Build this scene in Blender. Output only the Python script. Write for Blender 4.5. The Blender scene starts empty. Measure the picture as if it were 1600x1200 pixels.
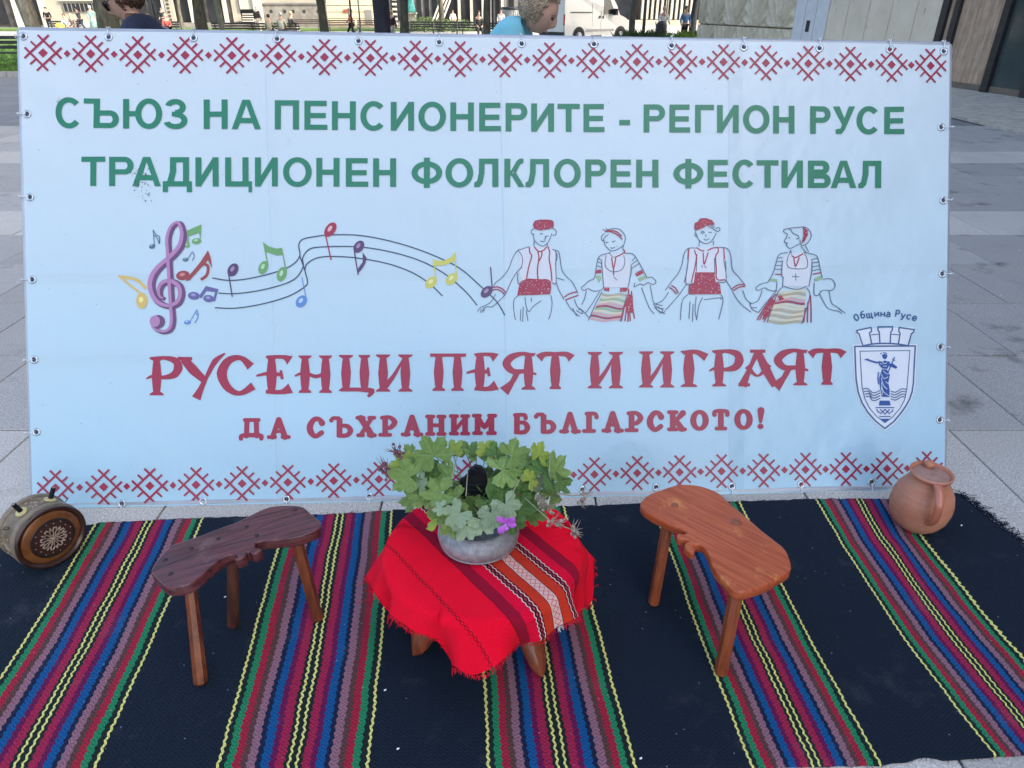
import bpy, bmesh, math, random
from mathutils import Vector, Matrix, noise
from mathutils.geometry import tessellate_polygon
rnd = random.Random(7)
sc = bpy.context.scene
COL = sc.collection
R = math.radians
# ---------------------------------------------------------------- camera
CF, CP, CH = 1080.0, R(28.5), 1.6          # focal length in photo pixels, pitch, height
cam_d = bpy.data.cameras.new('camera'); cam = bpy.data.objects.new('camera', cam_d); COL.objects.link(cam)
cam.location = (0, 0, CH); cam.rotation_euler = (R(90) - CP, 0, 0)
cam_d.sensor_fit = 'HORIZONTAL'; cam_d.sensor_width = 36; cam_d.lens = 36 * CF / 1600
cam_d.clip_start = 0.05; cam_d.clip_end = 2000
sc.camera = cam
# ---------------------------------------------------------------- light
SUN_EL, SUN_AZ = R(38), math.atan2(.88, -.47)     # azimuth measured from +Y towards +X
w = bpy.data.worlds.new('World'); sc.world = w; w.use_nodes = True
nt = w.node_tree; nt.nodes.clear()
sky = nt.nodes.new('ShaderNodeTexSky'); sky.sky_type = 'NISHITA'; sky.sun_disc = False
sky.sun_elevation = SUN_EL; sky.sun_rotation = SUN_AZ; sky.air_density = 1.0; sky.dust_density = 4.0; sky.ozone_density = 0.4
bg = nt.nodes.new('ShaderNodeBackground'); bg.inputs['Strength'].default_value = 0.15
out = nt.nodes.new('ShaderNodeOutputWorld')
nt.links.new(sky.outputs[0], bg.inputs[0]); nt.links.new(bg.outputs[0], out.inputs[0])
sd = bpy.data.lights.new('sun', 'SUN'); sun = bpy.data.objects.new('sun', sd); COL.objects.link(sun)
sd.energy = 2.3; sd.angle = R(.5); sd.color = (1, .93, .82)
sv = Vector((math.sin(SUN_AZ) * math.cos(SUN_EL), math.cos(SUN_AZ) * math.cos(SUN_EL), math.sin(SUN_EL)))
sun.rotation_euler = sv.to_track_quat('Z', 'Y').to_euler(); sun.location = (20, -10, 30)
sc.view_settings.view_transform = 'Standard'; sc.view_settings.look = 'None'
sc.view_settings.exposure = 1.74; sc.view_settings.gamma = 1; sc.view_settings.use_curve_mapping = False
sc.cycles.max_bounces = 6; sc.cycles.use_denoising = True

# ---------------------------------------------------------------- geometry helpers
def ray(x, y):
    a = (x - 800) / CF; b = -(y - 600) / CF
    return Vector((a, math.cos(CP) + b * math.sin(CP), -math.sin(CP) + b * math.cos(CP)))
CAM = Vector((0, 0, CH))
def gz(x, y, z=0.0):
    d = ray(x, y); return CAM + d * ((z - CH) / d.z)
def gy(x, y, Y):
    d = ray(x, y); return CAM + d * (Y / d.y)
def proj(P):
    v = Vector(P) - CAM; z = v.y * math.cos(CP) - v.z * math.sin(CP); u = v.y * math.sin(CP) + v.z * math.cos(CP)
    return 800 + CF * v.x / z, 600 - CF * u / z
OFF = {}
def thing(name, label, cat, loc=(0, 0, 0), rz=0.0, group=None):
    o = bpy.data.objects.new(name, None); COL.objects.link(o); o.empty_display_size = .1
    o.location = loc; o.rotation_euler = (0, 0, rz); o['label'] = label; o['category'] = cat
    if group: o['group'] = group
    OFF[o.name] = Vector(loc); return o
class MB:
    def __init__(s): s.v = []; s.f = []; s.uv = None; s.mi = []; s.cur = 0
    def add(s, vs, fs):
        n = len(s.v); s.v += [tuple(q) for q in vs]; s.f += [tuple(i + n for i in f) for f in fs]; s.mi += [s.cur] * len(fs); return s
    def box(s, c, d, rz=0, M=None):
        hx, hy, hz = d[0] / 2, d[1] / 2, d[2] / 2
        vs = [Vector((x, y, z)) for x in (-hx, hx) for y in (-hy, hy) for z in (-hz, hz)]
        if M is not None: vs = [M @ q for q in vs]
        elif rz: m = Matrix.Rotation(rz, 3, 'Z'); vs = [m @ q for q in vs]
        c = Vector(c)
        return s.add([q + c for q in vs], [(0, 1, 3, 2), (4, 6, 7, 5), (0, 4, 5, 1), (2, 3, 7, 6), (0, 2, 6, 4), (1, 5, 7, 3)])
    def tube(s, pts, rad, n=8, caps=True, flat=1.0):
        pts = [Vector(p) for p in pts]
        if not hasattr(rad, '__len__'): rad = [rad] * len(pts)
        vs = []; fs = []; prev = None
        for i, p in enumerate(pts):
            t = (pts[min(i + 1, len(pts) - 1)] - pts[max(i - 1, 0)]).normalized()
            if prev is None:
                a = Vector((0, 0, 1)) if abs(t.z) < .9 else Vector((1, 0, 0)); prev = t.cross(a).normalized()
            prev = (prev - t * prev.dot(t)).normalized(); q = t.cross(prev)
            for k in range(n):
                an = 2 * math.pi * k / n
                vs.append(p + prev * math.cos(an) * rad[i] + q * math.sin(an) * rad[i] * flat)
        for i in range(len(pts) - 1):
            for k in range(n):
                fs.append((i * n + k, i * n + (k + 1) % n, (i + 1) * n + (k + 1) % n, (i + 1) * n + k))
        if caps: fs.append(tuple(reversed(range(n)))); fs.append(tuple((len(pts) - 1) * n + k for k in range(n)))
        return s.add(vs, fs)
    def lathe(s, prof, n=24, M=None, c=(0, 0, 0)):
        vs = []; fs = []; c = Vector(c)
        for r, z in prof:
            for k in range(n):
                an = 2 * math.pi * k / n; q = Vector((r * math.cos(an), r * math.sin(an), z))
                if M is not None: q = M @ q
                vs.append(q + c)
        for i in range(len(prof) - 1):
            for k in range(n): fs.append((i * n + k, i * n + (k + 1) % n, (i + 1) * n + (k + 1) % n, (i + 1) * n + k))
        if prof[0][0] > 0: fs.append(tuple(reversed(range(n))))
        if prof[-1][0] > 0: fs.append(tuple((len(prof) - 1) * n + k for k in range(n)))
        return s.add(vs, fs)
    def prism(s, poly, zt, zb, bevel=0.0):          # horizontal outline, list of (x,y); rounded top edge by inset ring
        n = len(poly); P = [Vector((p[0], p[1], 0)) for p in poly]
        area = sum(P[i].x * P[(i + 1) % n].y - P[(i + 1) % n].x * P[i].y for i in range(n))
        sg = 1 if area > 0 else -1
        nr = []
        for i in range(n):
            e = (P[(i + 1) % n] - P[i - 1]).normalized(); nr.append(Vector((e.y, -e.x, 0)) * sg)
        rings = []
        if bevel: rings = [(-bevel, zt), (-bevel * .3, zt - bevel * .3), (0, zt - bevel), (0, zb + bevel), (-bevel * .3, zb + bevel * .3), (-bevel, zb)]
        else: rings = [(0, zt), (0, zb)]
        vs = []
        for ins, z in rings:
            for i in range(n): q = P[i] + nr[i] * ins; vs.append((q.x, q.y, z if not callable(z) else z(q)))
        fs = []
        for k in range(len(rings) - 1):
            for i in range(n): fs.append((k * n + i, k * n + (i + 1) % n, (k + 1) * n + (i + 1) % n, (k + 1) * n + i))
        fs.append(tuple(range(n))); fs.append(tuple(reversed(range((len(rings) - 1) * n, len(rings) * n))))
        return s.add(vs, fs)
    def build(s, name, mat, parent=None, smooth=False, kind=None, label=None, local=False, angle=None):
        me = bpy.data.meshes.new(name); off = Vector((0, 0, 0))
        if parent is not None and not local: off = OFF.get(parent.name, off)
        me.from_pydata([(a[0] - off.x, a[1] - off.y, a[2] - off.z) for a in s.v], [], s.f)
        mats = mat if isinstance(mat, (list, tuple)) else [mat]
        for m in mats: me.materials.append(m)
        if len(mats) > 1: me.polygons.foreach_set('material_index', s.mi)
        if s.uv: 
            l = me.uv_layers.new(name='UVMap'); d = []
            for p in me.polygons:
                for vi in p.vertices: d += list(s.uv[vi])
            l.data.foreach_set('uv', d)
        if smooth:
            me.polygons.foreach_set('use_smooth', [True] * len(me.polygons))
        me.update()
        if smooth and angle is not None:
            try: me.set_sharp_from_angle(angle=R(angle))
            except Exception: pass
        o = bpy.data.objects.new(name, me); COL.objects.link(o)
        if parent is not None: o.parent = parent; OFF[o.name] = off
        if kind: o['kind'] = kind
        if label: o['label'] = label
        return o
def recalc(o):
    bm = bmesh.new(); bm.from_mesh(o.data); bmesh.ops.recalc_face_normals(bm, faces=bm.faces); bm.to_mesh(o.data); bm.free(); return o
def tag(o, label, cat, group=None):
    o['label'] = label; o['category'] = cat
    if group: o['group'] = group
    return o
def copy_tree(o, parent=None):
    c = o.copy(); COL.objects.link(c); c.parent = parent
    OFF[c.name] = OFF.get(o.name, Vector((0, 0, 0)))
    for ch in list(o.children): copy_tree(ch, c)
    return c

# ---------------------------------------------------------------- materials
class G:
    """small wrapper for node trees"""
    def __init__(s, name):
        s.m = bpy.data.materials.new(name); s.m.use_nodes = True; s.t = s.m.node_tree; s.b = s.t.nodes['Principled BSDF']
    def n(s, typ, **kw):
        x = s.t.nodes.new('ShaderNode' + typ)
        for k, v in kw.items():
            if k.startswith('i_'): x.inputs[k[2:].replace('_', ' ')].default_value = v
            else: setattr(x, k, v)
        return x
    def l(s, a, b): s.t.links.new(a, b)
    def math(s, op, a, b=None, c=None):
        x = s.n('Math', operation=op)
        for i, q in enumerate((a, b, c)):
            if q is None: continue
            if isinstance(q, (int, float)): x.inputs[i].default_value = q
            else: s.l(q, x.inputs[i])
        return x.outputs[0]
    def mix(s, f, a, b, typ='MIX'):
        x = s.n('Mix', data_type='RGBA', blend_type=typ)
        for i, q in ((0, f), (6, a), (7, b)):
            if isinstance(q, (int, float)): x.inputs[i].default_value = q
            elif isinstance(q, (tuple, list)): x.inputs[i].default_value = tuple(q[:3]) + (1,)
            else: s.l(q, x.inputs[i])
        return x.outputs[2]
    def noise(s, scale, detail=4, vec=None, rough=.55):
        x = s.n('TexNoise'); x.inputs['Scale'].default_value = scale; x.inputs['Detail'].default_value = detail; x.inputs['Roughness'].default_value = rough
        if vec is not None: s.l(vec, x.inputs['Vector'])
        return x.outputs[0]
    def ramp(s, f, stops, interp='LINEAR'):
        x = s.n('ValToRGB'); r = x.color_ramp; r.interpolation = interp
        while len(r.elements) > 1: r.elements.remove(r.elements[-1])
        for i, (p, c) in enumerate(stops):
            e = r.elements[0] if i == 0 else r.elements.new(p)
            e.position = p; e.color = (tuple(c) + (1,)) if hasattr(c, '__len__') else (c, c, c, 1)
        s.l(f, x.inputs[0]); return x.outputs[0]
    def bump(s, h, strength=.3, dist=.01, nrm=None):
        x = s.n('Bump'); x.inputs['Strength'].default_value = strength; x.inputs['Distance'].default_value = dist
        s.l(h, x.inputs['Height'])
        if nrm is not None: s.l(nrm, x.inputs['Normal'])
        return x.outputs[0]
    def done(s, col=None, rough=None, nrm=None, metal=None, spec=None, coat=None):
        for k, q in (('Base Color', col), ('Roughness', rough), ('Metallic', metal), ('Specular IOR Level', spec), ('Coat Weight', coat), ('Normal', nrm)):
            if q is None: continue
            if isinstance(q, (int, float)): s.b.inputs[k].default_value = q
            elif isinstance(q, (tuple, list)): s.b.inputs[k].default_value = tuple(q[:3]) + (1,)
            else: s.l(q, s.b.inputs[k])
        return s.m
def sc_(c, k): return tuple(min(1, a * k) for a in c)
_mc = {}
def mat(name, col, rough=.6, var=.15, scale=20, bump=.15, dist=.003, metal=0, spec=.5, coat=0, detail=4, rnd_=0):
    if name in _mc: return _mc[name]
    g = G(name); tc = g.n('TexCoord').outputs['Object']
    f = g.noise(scale, detail, tc)
    c = g.mix(g.ramp(f, [(.3, 0.), (.7, 1.)]), sc_(col, 1 - var), sc_(col, 1 + var))
    if rnd_:
        oi = g.n('ObjectInfo').outputs['Random']; k = g.math('ADD', g.math('MULTIPLY', oi, 2 * rnd_), 1 - rnd_)
        x = g.n('VectorMath', operation='SCALE'); g.l(c, x.inputs[0]); g.l(k, x.inputs['Scale']); c = x.outputs[0]
    nrm = g.bump(g.noise(scale * 4, 3, tc), bump, dist) if bump else None
    _mc[name] = g.done(c, rough, nrm, metal, spec, coat); return _mc[name]

def slab_mat(name, col, stain=.25):
    g = G(name); geo = g.n('NewGeometry').outputs['Position']
    sp = g.noise(150, 4, geo, .85); big = g.noise(1.6, 5, geo, .6); st = g.noise(3.5, 6, geo, .65)
    c = g.mix(g.ramp(sp, [(.34, 0.), (.66, 1.)]), sc_(col, .42), sc_(col, 1.6))
    c = g.mix(g.ramp(big, [(.3, 0.), (.75, .5)]), c, sc_(col, .75))
    c = g.mix(g.ramp(st, [(.56, 0.), (.72, stain * 1.6)]), c, sc_(col, .35))
    wh = g.n('TexVoronoi', i_Scale=9.0); g.l(geo, wh.inputs['Vector']); wn = g.noise(5, 2, geo)
    sel = g.math('MULTIPLY', g.math('LESS_THAN', wh.outputs['Distance'], .085), g.math('GREATER_THAN', wn, .55))
    c = g.mix(sel, c, (.6, .62, .62))
    oi = g.n('ObjectInfo').outputs['Random']; x = g.n('VectorMath', operation='SCALE'); g.l(c, x.inputs[0]); g.l(g.math('ADD', g.math('MULTIPLY', oi, .22), .89), x.inputs['Scale'])
    return g.done(x.outputs[0], .8, g.bump(sp, .35, .002))
M_slab_l = slab_mat('granite_pale', (.54, .51, .46), .2)
M_slab_m = slab_mat('granite_mid', (.41, .39, .36), .35)
M_slab_d = slab_mat('granite_stained_shaded', (.38, .365, .34), .7)  # right-hand slabs: heavier stains, plus some of the building's shade in the colour
M_joint = mat('joint_dirt', (.05, .05, .048), .9, .3, 40)
def wood(name, c1, c2, rot, rough=.32, stretch=(3, 40, 40), coat=.3, worn=None):
    g = G(name); tc = g.n('TexCoord').outputs['Object']; mp = g.n('Mapping'); g.l(tc, mp.inputs[0])
    mp.inputs['Rotation'].default_value = (0, 0, rot)
    mp2 = g.n('Mapping'); g.l(mp.outputs[0], mp2.inputs[0]); mp2.inputs['Scale'].default_value = stretch
    f = g.noise(1.0, 6, mp2.outputs[0], .6); f2 = g.noise(5, 3, tc)
    c = g.mix(g.ramp(f, [(.35, 0.), (.65, 1.)]), c1, c2); c = g.mix(g.ramp(f2, [(.4, 0.), (.8, .45)]), c, sc_(c1, .55))
    if worn:
        f3 = g.noise(7, 5, tc, .7); c = g.mix(g.ramp(f3, [(.58, 0.), (.72, .75)]), c, worn)
    return g.done(c, rough, g.bump(f, .4, .002), coat=coat, spec=.35)

# ---------------------------------------------------------------- ground
# base sheet
b = MB(); S = 900
b.add([(-S, -S, -.014), (S, -S, -.014), (S, S, -.014), (-S, S, -.014)], [(0, 1, 2, 3)])
g = G('square_paving'); geo = g.n('NewGeometry').outputs['Position']
br = g.n('TexBrick'); br.offset = .5; br.squash = 1
br.inputs['Scale'].default_value = 1; br.inputs['Brick Width'].default_value = .79; br.inputs['Row Height'].default_value = .735; br.inputs['Mortar Size'].default_value = .008
br.inputs['Color1'].default_value = (.20, .205, .21, 1); br.inputs['Color2'].default_value = (.26, .26, .262, 1); br.inputs['Mortar'].default_value = (.06, .06, .06, 1)
g.l(geo, br.inputs['Vector']); sp = g.noise(40, 4, geo, .8)
c = g.mix(g.ramp(sp, [(.3, 0.), (.7, .5)]), br.outputs[0], (.12, .12, .12))
xyz = g.n('SeparateXYZ'); g.l(geo, xyz.inputs[0])
near = g.math('LESS_THAN', xyz.outputs[1], 11.4); far = g.math('GREATER_THAN', xyz.outputs[1], 46.)
c = g.mix(g.math('MULTIPLY', near, g.math('LESS_THAN', g.math('ABSOLUTE', xyz.outputs[0]), 12.)), c, (.05, .05, .048))
c = g.mix(far, c, (.36, .345, .32))
b.build('ground', g.done(c, .8), kind='structure')
# slabs near the viewer
pav = bpy.data.objects.new('pavement', None); COL.objects.link(pav); pav['kind'] = 'structure'
slabs = {}
def slab_mesh(wd, hd, m):
    key = (round(wd, 3), m.name)
    if key in slabs: return slabs[key]
    b = MB(); gp = .0035; be = .003; x = wd / 2 - gp; y = hd / 2 - gp
    vs = [(-x, -y, -.013), (x, -y, -.013), (x, y, -.013), (-x, y, -.013), (-x, -y, -be), (x, -y, -be), (x, y, -be), (-x, y, -be),
          (-x + be, -y + be, 0), (x - be, -y + be, 0), (x - be, y - be, 0), (-x + be, y - be, 0)]
    fs = []
    for k in (0, 4):
        for i in range(4): fs.append((k + i, k + (i + 1) % 4, k + 4 + (i + 1) % 4, k + 4 + i))
    fs.append((8, 9, 10, 11)); b.add(vs, fs)
    me = bpy.data.meshes.new('paving_slab'); me.from_pydata(b.v, [], b.f); me.materials.append(m); slabs[key] = me; return me
row = 0; Y0 = 2.53 - .735 * 3; n_sl = 0
while Y0 + row * .735 < 11.3:
    y = Y0 + row * .735 + .3675; k = row - 3          # k=0: row starting at 2.53
    lim = .745 * (.88 * y + .8) + .5
    light = (k == 4 or k == 8); m = M_slab_l if (light or k < 0) else M_slab_m
    offs = (1.10 + (0 if k == -1 else (.39 * (row % 2) + rnd.uniform(-.04, .04)))) % .79
    i = int((-lim - offs) / .79) - 1
    while offs + i * .79 < lim:
        x = offs + i * .79 + .395
        if x + .395 > -lim:
            mm = m
            if not light and 0 <= k <= 3 and x > 1.5: mm = M_slab_d
            if k > 4 and not light: mm = M_slab_d if x > 0 else M_slab_m
            o = bpy.data.objects.new('paving_slab', slab_mesh(.79, .735, mm)); COL.objects.link(o); o.parent = pav
            o.location = (x, y, rnd.uniform(-.0012, .0012)); o.rotation_euler = (rnd.uniform(-.0015, .0015), rnd.uniform(-.0015, .0015), 0); n_sl += 1
        i += 1
    row += 1
# pale terrace in front of the stone building
b = MB(); b.add([(7.35, 0, .0), (12.6, 0, .0), (10.6, 45, 0), (7.35, 45, 0), (7.35, 0, .035), (12.6, 0, .035), (10.6, 45, .035), (7.35, 45, .035)], [(4, 5, 6, 7), (0, 1, 5, 4), (1, 2, 6, 5), (2, 3, 7, 6), (3, 0, 4, 7)])
b.build('terrace', mat('terrace_stone', (.44, .40, .34), .8, .25, 6, .2, .01), kind='structure')

# ---------------------------------------------------------------- banner
A = gz(52, 795); B = gz(1475, 765)
E1 = (B - A).normalized(); n0 = Vector((-E1.y, E1.x, 0))
LE = R(26.3); UP = Vector((0, 0, 1)) * math.cos(LE) + n0 * math.sin(LE)
NN = E1.cross(UP).normalized()
if NN.y > 0: NN = -NN
def onplane(x, y):
    d = ray(x, y); return CAM + d * ((A - CAM).dot(NN) / d.dot(NN))
C_ = onplane(30, 47); D_ = onplane(1484, 70)
BW, BH = (B - A).length, 1.69
creaseX = [(onplane(x, 400) - A).dot(E1) for x in (425, 788, 1140)]
creaseY = [(onplane(700, y) - A).dot(UP) for y in (422, 548)]
def wave(u, v):
    h = .0026 * math.sin(u * 3.1 + .7 + v * 1.3) * math.sin(v * 2.3 + .4) + .0012 * math.sin(u * 8.1 + v * 5.)
    for c in creaseX: h += .0006 * max(0, 1 - abs(u - c) / .045)
    h += .0006 * max(0, 1 - abs(v - creaseY[0]) / .04) + .0008 * max(0, 1 - abs(v - creaseY[1]) / .04)
    # puckers at the right edge
    d = max(0, 1 - abs(u - (BW - .12)) / .16); h += .004 * d * math.sin(v * 9 + 1)
    d2 = max(0, 1 - math.hypot(u - .12, v - 1.45) / .3); h += .005 * d2 * math.sin((u + v) * 20)
    return h
def BPt(x, y, lift=0.0):
    P = onplane(x, y); q = P - A
    return P + NN * (wave(q.dot(E1), q.dot(UP)) + lift)
ban = thing('festival_banner', 'large white vinyl festival banner with green and red Cyrillic lettering, leaning on its frame', 'banner', tuple((A + B) / 2))
def vinyl(name, col, rough=.33, var=.03):
    g = G(name); tc = g.n('TexCoord').outputs['Object']; f = g.noise(9, 5, tc)
    c = g.mix(g.ramp(f, [(.35, 0.), (.65, 1.)]), sc_(col, 1 - var), sc_(col, 1 + var))
    return g.done(c, rough, g.bump(g.noise(14, 3, tc), .03, .004), spec=.5)
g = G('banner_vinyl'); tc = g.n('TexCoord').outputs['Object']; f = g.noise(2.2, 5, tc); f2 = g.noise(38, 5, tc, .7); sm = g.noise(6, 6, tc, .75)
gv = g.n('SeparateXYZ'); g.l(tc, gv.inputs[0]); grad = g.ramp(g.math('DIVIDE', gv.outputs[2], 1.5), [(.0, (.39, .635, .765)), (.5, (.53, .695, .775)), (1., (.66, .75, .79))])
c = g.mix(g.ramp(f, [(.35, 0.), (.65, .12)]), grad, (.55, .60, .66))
c = g.mix(g.ramp(sm, [(.66, 0.), (.76, .22)]), c, (.45, .45, .44)); c = g.mix(g.ramp(f2, [(.73, 0.), (.76, .45)]), c, (.35, .35, .33))
A_l = A - (A + B) / 2
def dotn(v, p0):
    x = g.n('VectorMath', operation='DOT_PRODUCT'); g.l(tc, x.inputs[0]); x.inputs[1].default_value = tuple(v); return g.math('SUBTRACT', x.outputs['Value'], p0.dot(v))
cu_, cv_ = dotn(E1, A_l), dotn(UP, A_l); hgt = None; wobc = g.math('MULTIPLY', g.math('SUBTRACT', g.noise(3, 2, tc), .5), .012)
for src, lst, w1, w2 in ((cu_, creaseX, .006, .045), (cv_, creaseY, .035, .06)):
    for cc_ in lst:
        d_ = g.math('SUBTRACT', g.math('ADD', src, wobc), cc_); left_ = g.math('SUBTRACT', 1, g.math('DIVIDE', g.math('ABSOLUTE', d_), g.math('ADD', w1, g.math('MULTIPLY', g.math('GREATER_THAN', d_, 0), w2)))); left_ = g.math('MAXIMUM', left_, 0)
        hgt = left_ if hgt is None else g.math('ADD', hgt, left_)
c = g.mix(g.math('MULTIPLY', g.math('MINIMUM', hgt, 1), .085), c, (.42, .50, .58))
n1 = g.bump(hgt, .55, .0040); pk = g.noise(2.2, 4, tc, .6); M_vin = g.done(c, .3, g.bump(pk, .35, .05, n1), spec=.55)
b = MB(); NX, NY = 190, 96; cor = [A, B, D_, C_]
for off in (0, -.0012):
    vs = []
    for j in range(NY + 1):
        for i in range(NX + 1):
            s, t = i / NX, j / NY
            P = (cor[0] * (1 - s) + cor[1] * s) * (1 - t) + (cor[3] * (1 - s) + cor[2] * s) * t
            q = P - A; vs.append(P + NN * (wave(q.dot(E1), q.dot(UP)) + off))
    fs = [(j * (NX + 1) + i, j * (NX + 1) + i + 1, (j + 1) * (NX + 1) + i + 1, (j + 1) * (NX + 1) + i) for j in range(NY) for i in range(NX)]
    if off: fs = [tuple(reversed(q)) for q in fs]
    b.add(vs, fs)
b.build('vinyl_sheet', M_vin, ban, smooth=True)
M_frame = mat('frame_grey', (.42, .45, .50), .35, .1, 8, 0, metal=.3)
corF = [A - E1 * .004 - UP * .0, B + E1 * .004, D_ + E1 * .004 + UP * .004, C_ - E1 * .004 + UP * .004]
bk = NN * -.016
for i in range(4):
    p, q = corF[i] + bk, corF[(i + 1) % 4] + bk
    if i == 0: p, q = p + Vector((0, 0, .014)), q + Vector((0, 0, .014))
    MB().tube([p, q], .013, 8).build('frame_tube', M_frame, ban, True, angle=40)
for s in (.2, .8):
    p = A.lerp(B, s) + UP * 1.25 + NN * -.03; q = Vector((p.x, 3.55, .01))
    MB().tube([p, q], .012, 8).build('support_strut', M_frame, ban, True, angle=40)
    MB().tube([A.lerp(B, s) + NN * -.03 + UP * .01, A.lerp(B, s) + UP * 1.67 + NN * -.03], .011, 8).build('support_strut', M_frame, ban, True, angle=40)
# decals ------------------------------------------------------------
class Art:
    """flat print: polygons given in photo pixels, laid on the vinyl"""
    def __init__(s, base=.0017): s.b = MB(); s.k = 0; s.base = base; s.parts = []
    def lift(s): s.k += 1; return s.base + (s.k % 24) * .00004
    def poly(s, pts):
        L = s.lift(); P = [Vector((p[0], p[1], 0)) for p in pts]
        tri = tessellate_polygon([P]); s.b.add([BPt(p[0], p[1], L) for p in pts], tri)
    def grid(s, rows):                       # list of equal-length rows of px points
        L = s.lift(); n = len(rows[0]); vs = [BPt(p[0], p[1], L) for r in rows for p in r]
        s.b.add(vs, [(j * n + i, j * n + i + 1, (j + 1) * n + i + 1, (j + 1) * n + i) for j in range(len(rows) - 1) for i in range(n - 1)])
    def rib(s, pts, wd, caps=False, smooth=False):
        if not hasattr(wd, '__len__'): wd = [wd] * len(pts)
        if smooth: pts, wd = cr(pts, wd)
        P = [Vector((p[0], p[1])) for p in pts]; a = []; c = []
        for i, p in enumerate(P):
            d0 = (P[i] - P[i - 1]).normalized() if i > 0 else None; d1 = (P[i + 1] - P[i]).normalized() if i < len(P) - 1 else None
            if d0 is None: d0 = d1
            if d1 is None: d1 = d0
            t = (d0 + d1)
            t = t.normalized() if t.length > 1e-4 else d1
            nn = Vector((-t.y, t.x)); k = 1 / max(.55, abs(nn.dot(Vector((-d1.y, d1.x)))))
            a.append(p + nn * wd[i] / 2 * k); c.append(p - nn * wd[i] / 2 * k)
        s.grid([a, c])
        if caps:
            for e, o in ((0, 1), (-1, -2)):
                d = (P[e] - P[o]).normalized(); an = math.atan2(d.y, d.x); r = wd[e] / 2
                s.poly([(P[e].x + r * math.cos(an + q), P[e].y + r * math.sin(an + q)) for q in [R(x) for x in range(-90, 91, 30)]])
    def rect(s, x0, y0, x1, y1): s.poly([(x0, y0), (x1, y0), (x1, y1), (x0, y1)])
    def ring(s, cx, cy, rx, ry, tx, ty, a0=0, a1=360, n=28):
        o = []; i_ = []
        for k in range(n + 1):
            a = R(a0 + (a1 - a0) * k / n); o.append((cx + rx * math.cos(a), cy + ry * math.sin(a))); i_.append((cx + (rx - tx) * math.cos(a), cy + (ry - ty) * math.sin(a)))
        s.grid([o, i_])
    def ell(s, cx, cy, rx, ry, rot=0, n=20):
        c_, s_ = math.cos(R(rot)), math.sin(R(rot))
        s.poly([(cx + rx * math.cos(a) * c_ - ry * math.sin(a) * s_, cy + rx * math.cos(a) * s_ + ry * math.sin(a) * c_) for a in [2 * math.pi * k / n for k in range(n)]])
    def build(s, name, m, label=None, piece=None):
        if not s.parts: return s.b.build(name, m, ban, label=label)
        if s.b.v: s.cut()
        o = bpy.data.objects.new(name, None); COL.objects.link(o); o.parent = ban; OFF[o.name] = OFF[ban.name]
        if label: o['label'] = label
        for p in s.parts: p.build(piece or 'letter', m, o)
        return o
    def cut(s): s.parts.append(s.b); s.b = MB()
def cr(pts, wd, sub=5):
    n = len(pts); P = []; W = []
    for i in range(n - 1):
        p0 = pts[max(i - 1, 0)]; p1 = pts[i]; p2 = pts[i + 1]; p3 = pts[min(i + 2, n - 1)]
        for k in range(sub):
            t = k / sub
            P.append(tuple(.5 * ((2 * p1[j]) + (-p0[j] + p2[j]) * t + (2 * p0[j] - 5 * p1[j] + 4 * p2[j] - p3[j]) * t * t + (-p0[j] + 3 * p1[j] - 3 * p2[j] + p3[j]) * t ** 3) for j in (0, 1)))
            W.append(wd[i] * (1 - t) + wd[i + 1] * t)
    P.append(tuple(pts[-1])); W.append(wd[-1]); return P, W
M_green = vinyl('print_green', (.022, .215, .12)); M_red = vinyl('print_red', (.36, .022, .062)); M_line = vinyl('print_dark_line', (.05, .08, .13))
M_thin = vinyl('print_pen_line', (.085, .11, .18))
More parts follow.
